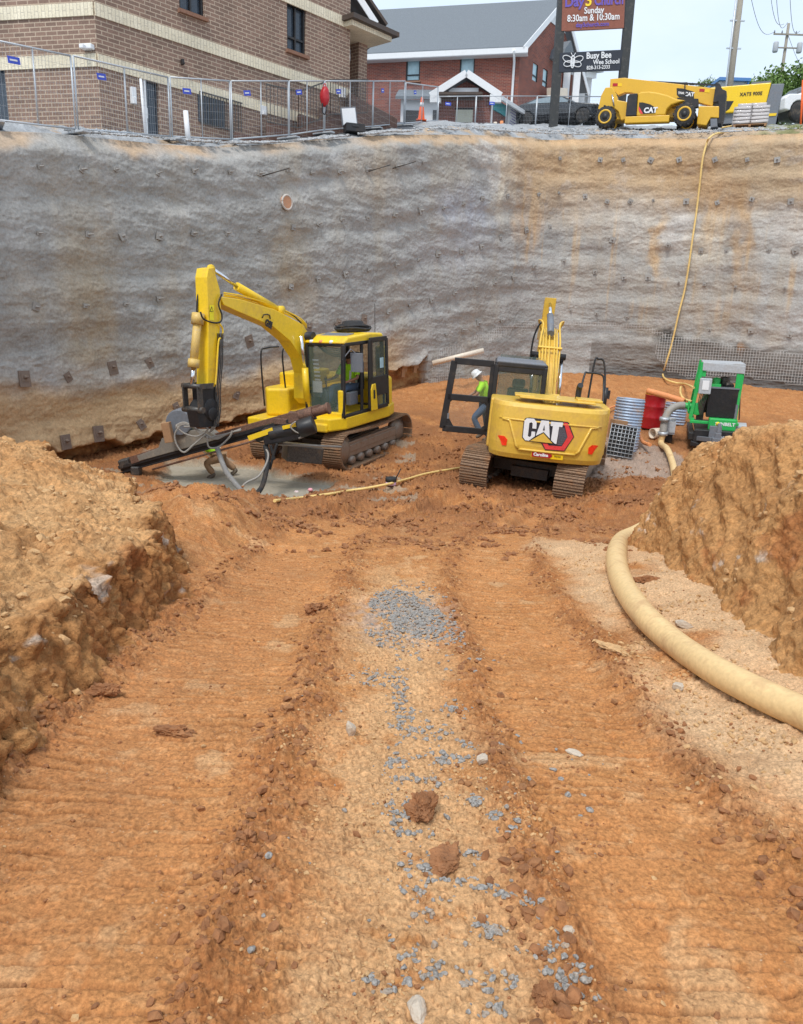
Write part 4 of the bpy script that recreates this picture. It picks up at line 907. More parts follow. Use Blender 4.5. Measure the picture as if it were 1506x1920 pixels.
def at_s(px, row):
    d = Vector(Dr(px, row)); k_ = nrm.dot(Vector((p1.x, p1.y, 0)))/nrm.dot(d); q = d*k_; return (q-p1).dot(sidev), q.z-(zg-.4)
a = at_s(924,194); b = at_s(946,210); m = MB(); m.box(((a[0]+b[0])/2,-.06,(a[1]+b[1])/2), (b[0]-a[0],.08,.5)); place(m.build('teal_sign', M_['teal'], None), FS, an)
a = at_s(950,204); b = at_s(969,236); m = MB(); m.box(((a[0]+b[0])/2,-.06,(a[1]+b[1])/2), (b[0]-a[0],.08,1.05)); sg = place(m.build('notice_board', M_['white'], None), FS, an)
m = MB()
for i, (wd_, hh) in enumerate(((.7,.07),(.6,.03),(.65,.03),(.5,.03),(.3,.04),(.6,.03),(.7,.05))): m.box(((a[0]+b[0])/2,-.105,(a[1]+b[1])/2+.40-i*.13), ((b[0]-a[0])*wd_,.006,hh))
place(m.build('notice_lines', M_['purple'], None), FS, an)
# garage at the left of the annex
gg = thing('white_garage', 'low white garage with grey roof and dark openings behind the traffic cone', 'garage', frame(W(788,225,45)))
m = MB(); a = W(752,186,45); b = W(826,186,45); m.box(((a.x+b.x)/2, 46.2, a.z-1.3), (b.x-a.x, 2.4, 2.6)); m.build('wall', M_['white'], gg, world=True)
m = MB()
for c0_, c1_ in ((757,793),(812,820)): q = W(c0_,206,44.9); q2 = W(c1_,225,44.9); m.box(((q.x+q2.x)/2, 44.96, (q.z+q2.z)/2-.3), (q2.x-q.x, .06, q.z-q2.z+.6))
m.build('garage_door', M_['blk'], gg, world=True)
m = MB(); a2 = W(748,168,48); b2 = W(830,168,48); m.add([a+Vector((-.3,-.4,.05)), b+Vector((.3,-.4,.05)), b2, a2], [(0,1,2,3)]); m.add([a+Vector((-.3,-.4,-.1)), b+Vector((.3,-.4,-.1)), b+Vector((.3,-.4,.05)), a+Vector((-.3,-.4,.05))], [(0,1,2,3)]); m.build('roof', M_['shingle'], gg, world=True)
# ---------- fence panels
WIRE = M_['galv']
def fence(b0, t0, b1, t1, y0, y1, label, wires=True, tagpos=.25, feet=True, brace=True):
    P0 = W(b0[0], b0[1], y0); T0 = W(t0[0], t0[1], y0); P1 = W(b1[0], b1[1], y1); T1 = W(t1[0], t1[1], y1)
    T0 = Vector((P0.x, P0.y, T0.z)); T1 = Vector((P1.x, P1.y, T1.z))
    g0 = lz(P0.x, P0.y); g1_ = lz(P1.x, P1.y)
    f = thing('fence_panel', label, 'fence panel', frame(P0), 'temporary mesh fence panels along the pit edge')
    r = .021; m = MB(); m.tube([P0+Vector((0,0,.05)), T0], r, 8); m.tube([P1+Vector((0,0,.05)), T1], r, 8); m.tube([T0, T1], r, 8); m.tube([P0.lerp(T0, .07), P1.lerp(T1, .07)], r, 8)
    if brace: m.tube([P0.lerp(P1, .5)+Vector((0,0,.1)), T0.lerp(T1, .5)], r*.8, 8)
    m.build('frame', M_['galv'], f, world=True)
    m = MB(); L = (P1-P0).length; k = int(L/.075)
    for i in range(1, k): a = P0.lerp(P1, i/k); b = T0.lerp(T1, i/k); m.tube([a.lerp(b, .07), b], .0020, 3, False)
    for j in range(1, 8): t = j/8; m.tube([P0.lerp(T0, t), P1.lerp(T1, t)], .0022, 3, False)
    m.build('welded_mesh', M_['galv'], f, world=True)
    dd = (P1-P0).normalized(); out_ = Vector((dd.y, -dd.x, 0)); c = T0.lerp(T1, tagpos)-Vector((0,0,.30)); m = MB(); m.beam(c-dd*.13+out_*.03, c+dd*.13+out_*.03, .01, .13); to = m.build('blue_tag', M_['bluesign'], f, world=True)
    m = MB(); m.beam(c-dd*.09+out_*.038, c+dd*.07+out_*.038, .004, .03); m.build('tag_lettering', M_['white'], to, world=True)
    if feet: m = MB(); m.box((P1.x, P1.y, min(P1.z, g1_+.05)+.03), (.20, .75, .045), Matrix.Rotation(math.atan2(dd.y, dd.x), 3, 'Z')); m.build('foot', M_['lgrey'], f, world=True, bevel=.01)
    return f
FP = [((-130,222),(-130,44),(-3,236),(-3,74),15.7,16.3),((-3,236),(-3,74),(143,252),(142,105),16.3,17.8),((148,252),(147,105),(320,264),(320,145),17.9,20.6),((324,264),(324,145),(433,269),(433,152),20.7,22.3),((436,269),(436,152),(541,260),(541,152),22.3,24.2),((543,260),(543,152),(607,250),(608,152),24.3,25.6),((609,250),(610,152),(698,243),(698,152),25.7,28.3),((699,243),(699,152),(757,237),(759,152),28.4,31.5),((759,237),(760,155),(819,230),(819,163),31.6,35.0)]
lab = ['mesh fence panel cut by the left edge of the photo','mesh fence panel in front of the building left of its corner','mesh fence panel in front of the dark side door','mesh fence panel crossing the barred window','mesh fence panel right of the barred window','narrow mesh fence panel left of the red bag','mesh fence panel right of the red bag, behind the black case','mesh fence panel over the terrace wall end','mesh fence panel beside the orange cone, left of the annex']
for q, l in zip(FP, lab): fence(*q, l)
for q, l in ((((821,230),(821,181),(890,237),(890,180),36,36.5),'mesh fence panel in front of the annex doorway'),(((891,237),(891,180),(1003,241),(1004,180),36.5,37.5),'mesh fence panel crossing the notice board'),(((1004,241),(1005,180),(1125,243),(1125,181),37.5,38.5),'mesh fence panel in front of the black car'),(((1440,240),(1440,182),(1560,238),(1560,182),38,38.5),'mesh fence panel at the right edge by the white pickup')): fence(*q, l, feet=False)
# ---------- small things on the lot edge
def stand(px, row, y): p = W(px, row, y); return Vector((p.x, p.y, max(p.z, lz(p.x, p.y)+.02)))
p = stand(790,227,33.5); t = thing('traffic_cone', 'orange traffic cone on the gravel in front of the white garage', 'traffic cone', frame(p))
m = MB(); m.lathe([(.15,.03),(.14,.06),(.045,.86),(.03,.88)]); m.build('cone_body', M_['coneor'], t); m = MB(); m.box((0,0,.015), (.42,.42,.03)); m.build('base', M_['coneor'], t, bevel=.01)
m = MB(); m.lathe([(.088,.52),(.068,.68)]); m.build('white_band', M_['white'], t)
for (px, r0, r1, y, wd_, l) in ((268,148,258,20.3,.05,'thin white pipe leaning beside the dark side door'),(350,208,266,20.9,.11,'thick white pipe standing at the pit edge')):
    a = W(px+6 if wd_ < .1 else px+4, r1, y); b = W(px-4 if wd_ < .1 else px-2, r0, y); m = MB(); m.tube([a-Vector((0,0,.1)), b], wd_/2+.01, 14, True); o = m.build('white_pipe', M_['white'], None); tag(o, l, 'pipe')
p = stand(664,250,26.2); t = thing('tool_case', 'open black case with a white sheet in its lid beside the fence', 'case', frame(p, .3))
m = MB(); m.box((0,0,.13), (.62,.45,.24)); m.box((0,-.23,.16), (.2,.03,.06)); m.build('case_body', M_['blk'], t, bevel=.03)
m = MB(); m.box((-.12,.24,.52), (.52,.05,.55), Matrix.Rotation(-.15, 3, 'Y')); lo_ = m.build('lid', M_['grey'], t, bevel=.02); m = MB(); m.box((-.12,.20,.52), (.44,.02,.47), Matrix.Rotation(-.15, 3, 'Y')); m.build('sheet', M_['white'], lo_)
p = W(609,185,25.45); t = thing('red_bag', 'red bag hanging from the fence top between two panels', 'bag', frame(p))
bm = bmesh.new(); bmesh.ops.create_icosphere(bm, subdivisions=3, radius=.2)
for vv in bm.verts: vv.co = Vector((vv.co.x*.75, vv.co.y*.7, vv.co.z*1.35+.05)); vv.co *= 1+.18*float(n3(vv.co.x*6, vv.co.y*6, vv.co.z*6))
me = bpy.data.meshes.new('bag_body'); bm.to_mesh(me); bm.free(); me.materials.append(M_['red']); o = bpy.data.objects.new('bag_body', me); COL.objects.link(o); o.parent = t
m = MB(); m.tube(spline([(-.06,-.1,-.15),(-.05,-.12,-.4),(.03,-.12,-.45),(.07,-.1,-.2)], 5), .02, 6); m.build('strap', M_['blk'], t)
m = MB(); m.tube(spline([(-.06,0,.28),(0,0,.42),(.06,0,.28)], 5), .015, 6); m.build('handle', M_['red'], t)
# two timber stumps by the annex
for px, l in ((929,'shorter pale stake by the annex side wall'),(941,'taller orange tipped stake by the annex side wall')):
    a = W(px, 238, 39); b = W(px, 229 if px < 935 else 227, 39); m = MB(); m.cyl(a-Vector((0,0,.3)), b, .09, .085, 10); tag(m.build('stake', M_['pvc'] if px < 935 else M_['orange'], None), l, 'stake')
# ---------- sign on two posts
SY = 37.5; sg = thing('church_sign', 'tall roadside sign on two dark posts with maroon and black boards', 'sign', frame(W(1040,243,SY)))
pl0, pl1 = W(1037,243,SY), W(1052,-60,SY); pr0, pr1 = W(1160,243,SY), W(1181,-60,SY); 
for a, b in ((pl0, pl1), (pr0, pr1)): b = Vector((a.x+(b.x-a.x)*.3, a.y, b.z)); m = MB(); m.beam(a-Vector((0,0,.5)), b, .36, .36, (0,1,0)); m.build('post', M_['post'], sg, world=True)
def board(c, mt, y, nm, t=.12):
    P = [W(a, r, y) for a, r in c]; m = MB(); m.add([p for p in P]+[p+Vector((0,t,0)) for p in P], [(3,2,1,0),(4,5,6,7),(0,1,5,4),(1,2,6,5),(2,3,7,6),(3,0,4,7)]); return m.build(nm, mt, sg, world=True)
board([(1056,-40),(1174,-48),(1170,52),(1053,58)], M_['maroon'], SY-.2, 'service_board'); board([(1050,99),(1168,93),(1163,131),(1048,135)], M_['black_sign'], SY-.2, 'school_board')
def stext(s, px, row, h, m_, bold=.0, sx=1, y=SY-.22): 
    P = W(px, row, y); Q = W(px+40, row-1.9, y); return text(s, h, face_frame(P, Q-P, (0,0,1)), m_, sg, bold=bold, sx=sx)
k_ = SY/FPX*1.02
stext('Day', 1077,4,19*k_,M_['purple'],.016,1.0); stext('3', 1104,1,24*k_,M_['yellow'],.012); stext('Church',1142,1,18*k_,M_['purple'],.016,.85)
stext('Sunday',1114,19.5,13*k_,M_['white'],.006,.86); stext('8:30am & 10:30am',1113,33,13.5*k_,M_['white'],.006,.83); stext('day3church.com',1111,46,8.5*k_,M_['purple'],.006,.95)
stext('Busy Bee',1123,104,13*k_,M_['white'],.008,.85); stext('Wee School',1137,116,9.5*k_,M_['white'],.005,.9); stext('828-313-2333',1122,126.5,7.5*k_,M_['white'],.003,.9)
bc = W(1074,115,SY-.24); m = MB(); e = k_
def loop(cx, cz, rx, rz, rot, r=.018): 
    pts = [];
    for i in range(21): a = 2*PI*i/20; x_ = rx*math.cos(a); z_ = rz*math.sin(a); pts.append(bc+Vector((cx+x_*math.cos(rot)-z_*math.sin(rot), 0, cz+x_*math.sin(rot)+z_*math.cos(rot))))
    m.tube(pts, r, 5, False)
for a in (-1, 1): loop(a*.24, .09, .22, .12, a*.35); loop(a*.20, -.10, .19, .11, -a*.2)
loop(0, -.02, .075, .24, 0, .028); loop(0, .06, .06, .03, 0, .025); loop(0, -.06, .06, .03, 0, .025); loop(0,-.15,.05,.03,0)
for a in (-1, 1): m.tube([bc+Vector((a*.02,0,.2)), bc+Vector((a*.10,0,.34))], .014, 5)
m.build('bee_emblem', M_['white'], sg, world=True)
# ---------- utility poles and wires
def pole(label, b, t_, y, r, parts):
    B = W(*b, y); T = W(*t_, y); T = Vector((B.x+(T.x-B.x)*.25, B.y, T.z)); t = thing('utility_pole', label, 'utility pole', frame(B)); m = MB(); m.cyl(B-Vector((0,0,3)), T, r, r*.72, 14); m.build('pole_shaft', M_['pole'], t, world=True); return t, B, T
t, B1, T1_ = pole('thick brown utility pole with a conduit up its side, behind the yellow compressor', (1368,167), (1392,-60), 52, .22, 0)
m = MB(); a = W(1362,167,51.8); b = W(1376,-60,51.8); b.x = a.x+(b.x-a.x)*.25; m.tube([a-Vector((0,0,3)), b], .06, 8)
for r_ in (40, 92): z_ = W(1378,r_,52).z; m.box((B1.x-.1, 51.9, z_), (.9,.08,.07))
m.build('conduit', M_['galv'], t, world=True)
t, B2, T2_ = pole('distant utility pole with crossarm and two transformers', (1461,172), (1478,44), 78, .17, 0)
ca = W(1477,66,78); m = MB(); m.box((B2.x+.1,77.8,ca.z), (2.9,.12,.12)); m.box((B2.x+.1,77.8,ca.z-1.1), (2.2,.1,.1)); 
m.build('crossarm', M_['pole'], t, world=True)
for dx in (-1.05, 1.15): m = MB(); m.lathe([(.02,.45),(.2,.42),(.24,.35),(.24,-.35),(.2,-.42)], (B2.x+dx, 77.7, ca.z-1.1), 14); m.build('transformer', M_['lgrey'], t, world=True)
for dx in (-1.3,-.6,.7,1.4): m = MB(); m.lathe([(.05,0),(.07,.1),(.04,.25)], (B2.x+dx, 77.8, ca.z+.05), 8); m.build('insulator', M_['grey'], t, world=True)
wl_ = [((1452,60),(1405,-20),78,60),((1477,42),(1455,-20),78,55),((1500,58),(1480,-40),78,50),((1470,45),(1440,-60),78,55),((1478,66),(1530,130),78,110)]
for i, (a, b, y0, y1) in enumerate(wl_):
    A0 = W(*a, y0); B0 = W(*b, y1); pts = [A0.lerp(B0, k/14)-Vector((0,0,1.2*math.sin(PI*k/14))) for k in range(15)]; m = MB(); m.tube(pts, .018, 4)
    tag(m.build('overhead_wire', M_['blk'], None), ['thin overhead wire meeting the left end of the crossarm','overhead wire rising from the distant pole top','overhead wire at the right corner of the sky','overhead wire rising beside the distant pole','overhead wire running down right from the distant pole'][i], 'wire', 'overhead power wires')
# pale commercial building far right behind the compressor
t = thing('far_building', 'distant pale blue topped building behind the yellow compressor', 'building', frame(W(1378,165,75))); a = W(1350,149,75); b = W(1403,149,75)
m = MB(); m.box(((a.x+b.x)/2,77,a.z-3), (b.x-a.x,4,6)); m.build('wall', M_['lgrey'], t, world=True)
m = MB(); m.box(((a.x+b.x)/2,76.9,a.z), (b.x-a.x+.3,4.4,.25)); m.box((b.x,74.9,a.z-1.5),(.15,.15,3)); m.build('blue_roof_edge', simple('blue_trim', (.08,.22,.5), .5), t, world=True)
# ---------- trees
def tree(px, row, y, rx, rz, label, n=1500, seed=1, name='tree', yb=None):
    n = int(n*2.4)
    c = W(px, row, y); g = 9.5; t = thing(name, label, 'tree', frame((c.x, c.y, g)), 'trees beyond the lot'); rg = np.random.default_rng(seed)
    m = MB(); m.tube([(c.x,c.y,g-.5),(c.x+.1,c.y,(g+c.z)/2),(c.x,c.y,c.z+rz*.4)], .2, 8, True, [.24,.16,.05])
    for k in range(7): a = rg.uniform(0, 2*PI); h = rg.uniform(.2, .8); s_ = Vector((c.x,c.y,g+(c.z-g)*(.6+.4*h))); m.tube([s_, s_+Vector((math.cos(a)*rx*.6,math.sin(a)*rx*.6,rz*.5*h))], .05, 5, True, [.07,.02])
    m.build('trunk', M_['bark'], t, world=True)
    cl = rg.normal(size=(26, 3)); cl /= np.linalg.norm(cl, axis=1)[:, None]; cl *= (rg.uniform(.35, .95, 26)**.6)[:, None]; cl[:, 2] = cl[:, 2]*.9
    ci = rg.integers(0, 26, n); P = cl[ci]+rg.normal(size=(n, 3))*.17; P = P*np.array([rx, rx, rz])+np.array([c.x, c.y, c.z])
    sz = rg.uniform(.07, .13, n)*max(1, rx/2.2); d1 = rg.normal(size=(n, 3)); d1 /= np.linalg.norm(d1, axis=1)[:, None]; d2 = np.cross(d1, rg.normal(size=(n, 3))); d2 /= np.linalg.norm(d2, axis=1)[:, None]
    V = np.stack([P-d1*sz[:, None], P+d2*sz[:, None]*.6, P+d1*sz[:, None], P-d2*sz[:, None]*.6], 1).reshape(-1, 3); Fq = np.arange(4*n).reshape(n, 4)
    o = raw_obj('crown', V-np.array([c.x, c.y, g]), Fq, M_['leaf'], smooth=False, parent=t)
tree(1443,166,95,2.0,1.6,'small round tree between the two utility poles',900,1)
tree(1500,182,70,3.4,2.4,'large leafy tree at the right edge behind the pickup',3000,2)
tree(1470,200,90,4.4,2.0,'broad tree behind the fence at the right',2500,3)
tree(1326,172,88,1.3,1.2,'small tree top showing above the telehandler boom head',600,4)
tree(1420,196,110,6,2.2,'low far tree row end behind the compressor',1800,5)
# ================================================================ MACHINES
def crawler(root, off_rz, L, Hh, gauge, sw, zoff=0, frame_m='trkwear', color='blk'):
    R_ = Matrix.Rotation(off_rz, 4, 'Z'); r = Hh/2; nsh = int((2*(L-Hh)+PI*Hh)/.165)
    for sd_ in (-1, 1):
        per = 2*(L-Hh)+2*PI*r; a = (L-Hh)/2; m = MB()
        def pt(d, rr):
            d %= per
            if d < 2*a: return (a-d, r-rr, PI)
            d -= 2*a
            if d < PI*r: t = d/r; return (-a-math.sin(t)*rr, r-math.cos(t)*rr, PI+t)
            d -= PI*r
            if d < 2*a: return (-a+d, r+rr, 0)
            d -= 2*a; t = d/r; return (a+math.sin(t)*rr, r+math.cos(t)*rr, t)
        for i in range(nsh):
            d = per*i/nsh
            for off, w_, h_ in ((0, .152, .03), (-.055, .014, .028), (0, .014, .028), (.055, .014, .028)):
                x, z, _ = pt(d+off, r+(0 if h_ == .03 else .026)); x0, z0, _ = pt(d+off-.01, r); x1, z1, _ = pt(d+off+.01, r)
                an_ = math.atan2(z1-z0, x1-x0); sag = -.05*math.sin(PI*min(max((x+a)/(2*a), 0), 1)) if z > r+.05 else 0
                if h_ != .03 and w_ < .02: pass
                m.box((x, sd_*gauge/2, z+sag), (w_, sw, h_), Matrix.Rotation(-an_, 3, 'Y'))
        tk = m.build('track', M_['trk'], root, M=R_)
        MW[tk.name] = MW[root.name]
        m = MB(); m.box((0, sd_*gauge/2, r*.95), (L-Hh*1.15, .20, r*.85)); m.box((0, sd_*(gauge/2+.09), r*1.0), (L-Hh*1.3, .06, r*.42)); m.build('track_frame', M_[frame_m], tk, M=R_, bevel=.02)
        for k, xx in enumerate((-a, a)):
            m = MB(); m.lathe([(.06, -.13), (r*.55, -.12), (r*.6, -.07), (r*.86, -.06), (r*.86, .06), (r*.6, .07), (r*.55, .12), (.06, .13)], (xx, sd_*gauge/2, r), 20, 'y'); m.build('sprocket' if k == 0 else 'idler', M_['trkwear'], tk, M=R_)
        for xx in np.linspace(-a*.75, a*.75, 6):
            m = MB(); m.lathe([(.02, -.15), (.10, -.14), (.10, .14), (.02, .15)], (xx, sd_*gauge/2, .13), 12, 'y'); m.build('roller', M_['trkwear'], tk, M=R_)
    m = MB(); m.box((0,0,r*1.15), (1.5, gauge-.3, r*.55)); m.box((0,0,r*.95), (L*.5, .8, r*.5)); m.lathe([(.62,.60),(.62,.97)], n=24)
    m.build('undercarriage', M_['steel'], root, M=R_)
def fillpoly(m, pts, y0, y1): return m.prism(pts, 'y', y0, y1)
# ---------------------------------------------------------------- ochre excavator seen from behind
cM = frame((3.05, 16.75, -3.66), math.radians(83), rx=math.radians(3.0))
ex = thing('excavator', 'ochre excavator seen from behind with its cab door swung open to the left', 'excavator', cM)
crawler(ex, math.radians(-14), 3.7, .88, 1.99, .60)
CB, CT_ = .90, 2.02
def xr(y): return -2.02+.10*(y/1.15)**2+.34*(abs(y)/1.15)**9
outl = [(xr(y), y) for y in 1.15*np.sin(np.linspace(-PI/2, PI/2, 31))]+[(-1.35, 1.17), (-1.35, -1.17)]
def ring(k, dz): return [(-1.3+(x+1.3)*k, y*k2, dz) for (x, y) in outl for k2 in [1-(1-k)*.25]]
m = MB(); prof = [(.93, CB), (1.0, CB+.10), (1.04, CB+.30), (1.04, CT_-.32), (1.01, CT_-.08), (.96, CT_-.01), (.90, CT_)]; n = len(outl); V = []
for k, z in prof: V += ring(k, z)
F = [(i*n+j, i*n+(j+1) % n, (i+1)*n+(j+1) % n, (i+1)*n+j) for i in range(len(prof)-1) for j in range(n)]+[tuple(reversed(range(n))), tuple((len(prof)-1)*n+j for j in range(n))]
m.add(V, F, False); cw = m.build('counterweight', M_['cat'], ex, bevel=.02)
def cwp(y, z, o=0): return (-1.3+(xr(y)+1.3)*1.04-o, y*1.005, z)
m = MB()
for sg_ in (1, -1): m.tube([cwp(sg_*yy, zz, .004) for yy, zz in ((.94, CT_-.34), (.80, CT_-.36), (.62, CB+.28), (.56, CB+.22))], .028, 6)
m.tube([cwp(yy, CB+.21, .004) for yy in np.linspace(-.56, .56, 11)], .026, 6); m.tube([cwp(yy, CT_-.33, .0) for yy in np.linspace(-1.0, 1.0, 15)], .02, 6); m.build('ribs', M_['cat'], cw)
m = MB()
for sg_ in (1, -1):
    P = [(1.13, .46), (.98, .44), (.93, .38), (.96, .22), (.90, .25), (.88, .30), (.90, .35), (1.02, .44)]
    P = [(1.0,.42),(.93,.43),(.86,.43),(.80,.37),(.81,.25),(.89,.24),(.94,.34)]
    V = [cwp(sg_*a, CB+b, .012) for a, b in P]; m.add(V+[(x+.03, y, z) for x, y, z in V], [tuple(range(7)), tuple(range(13, 6, -1))]+[(i, (i+1) % 7, (i+1) % 7+7, i+7) for i in range(7)])
m.build('reflector', M_['redlamp'], cw)
def logo(parent, fn, layers, s, cx, cy, rot=math.radians(3.2), nm='emblem'):
    root_o = None
    for i, (poly, mt) in enumerate(layers):
        V = []
        for X, Y in poly:
            u_, v_ = (X-cx)*s, (cy-Y)*s; u2, v2 = u_*math.cos(rot)-v_*math.sin(rot), u_*math.sin(rot)+v_*math.cos(rot); V.append(fn(u2, v2, .006+.004*i))
        k = len(V); Bk = [fn(0, 0, 0)]; V2 = [Vector(p) for p in V]; nrm_ = (Vector(fn(0,0,.01))-Vector(fn(0,0,0))).normalized()*.003
        m = MB(); m.add(V2+[p-nrm_ for p in V2], [tuple(range(k)), tuple(range(2*k-1, k-1, -1))]+[(j, (j+1) % k, (j+1) % k+k, j+k) for j in range(k)])
        o = m.build(nm if root_o is None else 'emblem_piece', mt, parent if root_o is None else root_o)
        root_o = root_o or o
    return root_o
M_['logoblk'] = simple('emblem_black', (.03,.03,.04), .4, dirt=0); M_['logored'] = simple('emblem_red', (.75,.06,.06), .3, dirt=0); M_['mesh_dark'] = simple('emblem_grey', (.10,.09,.11), .4, dirt=0)
LOGO = [([(345,230),(380,185),(450,173),(1185,226),(1210,250),(1327,510),(1165,803),(795,795),(705,658),(400,634),(335,570)],M_['logoblk']),
 ([(1030,340),(1130,345),(1195,520),(1100,690),(1015,680)],M_['mesh_dark']),
 ([(1110,238),(1180,245),(1310,515),(1155,785),(800,775),(735,665),(830,665),(860,700),(1105,705),(1200,520),(1130,300),(1105,290)],M_['logored']),
 ([(360,240),(400,190),(540,190),(595,260),(595,385),(520,380),(520,280),(490,262),(455,280),(445,530),(475,555),(505,530),(510,440),(580,445),(578,530),(470,625),(400,620),(350,560)],M_['white']),
 ([(680,215),(825,220),(865,560),(740,440),(595,520)],M_['white']),([(862,230),(1095,240),(1085,330),(1025,322),(1000,660),(965,655),(890,590),(905,318),(862,312)],M_['white']),
 ([(742,300),(757,405),(722,405)],M_['logoblk']),([(735,460),(925,650),(490,625)],M_['cat'])]
logo(cw, lambda u_, v_, o: cwp(-u_+.03, 1.47+v_, o+.004), LOGO, .00102, 820, 480)
m = MB()
for i in range(7):
    for j in range(5):
        hx_, hy_ = 1045+j*26+(i % 2)*13, 365+i*44
        if hx_ < 1180-abs(520-hy_)*.45: y_, z_ = -(hx_-820)*.00102+.03, 1.47+(480-hy_)*.00102-(hx_-820)*.00102*-.056*0; m.tube([cwp(y_-.009*math.cos(a), z_+.016*math.sin(a)+.012, .017) for a in np.linspace(0, 2*PI, 7)], .0025, 4, False)
if m.v: m.build('emblem_grid', M_['grey'], cw)
m = MB(); V = [cwp(y, z, .008) for y, z in ((.30,CB+.08),(-.33,CB+.08),(-.33,CB+.21),(.30,CB+.21))]; m.add(V, [(0,1,2,3)]); m.build('sticker', M_['comp'], cw)
m = MB(); V = [cwp(y, z, .012) for y, z in ((.29,CB+.09),(-.07,CB+.09),(-.12,CB+.145),(-.07,CB+.20),(.29,CB+.20))]; m.add(V, [(0,1,2,3,4)]); st_ = m.build('sticker_red', M_['red'], cw)
text('Carolina', .085, cM @ face_frame(cwp(.11, CB+.145, .016), (0,-1,0)), M_['white'], cw, bold=.004, ext=.001)
text('Rental', .05, cM @ face_frame(cwp(-.22, CB+.145, .014), (0,-1,0)), M_['blk'], cw, ext=.001)
# upper structure
m = MB(); m.box((-.45,-.72,1.52), (1.75,1.0,1.0)); m.box((-.95,.66,1.50), (.85,1.12,1.02)); m.box((.2,0,.98), (2.4,2.3,.16)); m.box((1.0,-.75,1.30), (.9,.8,.5))
bd = m.build('body', M_['cat'], ex, bevel=.04)
m = MB(); m.box((-1.35,-.1,2.12), (.95,1.5,.03)); m.box((-1.4,-.75,2.15), (.45,.5,.05)); m.box((-1.45,.55,2.14), (.5,.4,.035)); m.build('engine_hood', M_['cat'], bd, bevel=.012)
m = MB(); m.tube(spline([(-1.15,-.55,2.1),(-1.15,-.55,2.34),(-1.22,-.56,2.42)], 4), .06, 12); m.build('exhaust', M_['blk'], bd)
# cab
def cab_frame(m, x0, x1, y0, y1, z0, z1, t=.08, lean=.0):
    for y in (y0, y1):
        for x, x2 in ((x0, x0), (x1, x1-lean)): m.beam((x, y, z0), (x2, y, z1), t, t, (0,1,0))
        m.beam((x0, y, z1), (x1-lean, y, z1), t, t); m.beam((x0, y, z0), (x1, y, z0), t, t)
    for x, z in ((x0, z0), (x0, z1), (x1-lean, z1), (x1, z0)): m.beam((x, y0, z), (x, y1, z), t, t)
m = MB(); cab_frame(m, -.50, 1.05, .14, 1.18, 1.0, 2.66, .10, .25)
for z_ in (1.15, 1.9): m.box((-.5, .66, (z_+2.05)/2 if z_ < 1.5 else 1.5), (.06, 1.0, .5))
m.box((-.5,.66,1.72), (.08,1.0,.55)); m.box((-.5,.66,2.57), (.07,.98,.16)); cabo = m.build('cab', M_['blk'], ex, bevel=.02)
m = MB(); m.box((.17,.66,2.70), (1.42,1.08,.09)); m.build('cab_roof', M_['grey'], cabo, bevel=.05, seg=3)
m = MB(); m.box((-.52,.66,2.22), (.012,.92,.56)); m.box((.92,.66,2.2), (.012,.92,1.2)); m.box((.25,.15,2.2), (1.2,.012,1.2)); m.build('pane', M_['glass'], cabo)
m = MB(); m.box((.1,.66,1.55), (.5,.5,.14)); m.box((-.12,.66,1.84), (.14,.46,.62)); m.box((-.16,.66,2.25), (.10,.28,.2)); m.build('seat', M_['rub'], cabo, bevel=.05, seg=3)
# open door, hinged at the rear corner
m = MB(); H0 = Vector((-.50, 1.24, 0)); dv = Vector((-.10, 1, 0)).normalized(); DW, D0, D1 = .98, 1.16, 2.64
def dp(a, z): return H0+dv*a+Vector((0,0,z))
for a, b in (((.0,D0),(.0,D1)), ((DW,D0),(DW-.12,D1)), ((0,D1),(DW-.12,D1)), ((0,D0),(DW,D0)), ((0,1.86),(DW-.04,1.86))): m.beam(dp(*a), dp(*b), .05, .14, tuple(Vector((0,0,1)) if a[0] != b[0] else dv))
for tri in ([(DW-.02,D0+.03),(DW-.26,D0+.03),(DW-.04,D0+.36)], [(.03,1.84),(.03,1.68),(.16,1.84)], [(DW-.05,1.84),(DW-.2,1.84),(DW-.06,1.68)], [(.03,D0+.02),(.2,D0+.02),(.03,D0+.18)]):
    V = [dp(*q) for q in tri]; m.add([p+Vector((-.02,0,0)) for p in V]+[p+Vector((.02,0,0)) for p in V], [(0,1,2),(5,4,3),(0,3,4,1),(1,4,5,2),(2,5,3,0)])
dr_ = m.build('door', M_['blk'], ex, bevel=.012)
m = MB(); V = [dp(.03,D0+.03), dp(DW-.03,D0+.03), dp(DW-.12,D1-.03), dp(.03,D1-.03)]; m.add(V, [(0,1,2,3)]); m.build('pane', glassmat('door_glass', (.3,.36,.34), .12), dr_)
m = MB(); m.box(dp(.9, 1.44), (.05,.08,.12)); m.build('handle', M_['grey'], dr_)
# boom, pointing away
BY = -.02; zs_ = lambda z: 1.2+(z-1.2)*.855; m = MB(); bo = [(.15,1.25),(.55,1.15),(1.5,2.5),(2.3,3.15),(3.6,3.55),(4.1,3.45),(4.15,3.65),(3.6,3.85),(2.1,3.62),(1.2,2.95),(.25,1.65)]
bo = [(x, zs_(z)) for x, z in bo]
m.prism(bo, 'y', BY-.21, BY+.21); bm_o = m.build('boom', M_['cat'], ex, bevel=.015)
m = MB()
for k, yy in enumerate((-.17,-.10,.02,.10,.17)): 
    o = .05; m.tube(spline([(.12,BY+yy,1.75),(.3,BY+yy,2.0),(1.10,BY+yy,3.02),(2.0,BY+yy,3.70),(2.7,BY+yy*1.1,3.84)], 6), .018, 6)
for tt in ((.42,2.15),(1.45,3.33)): m.box((tt[0],BY,tt[1]), (.05,.56,.07), Matrix.Rotation(-.9, 3, 'Y'))
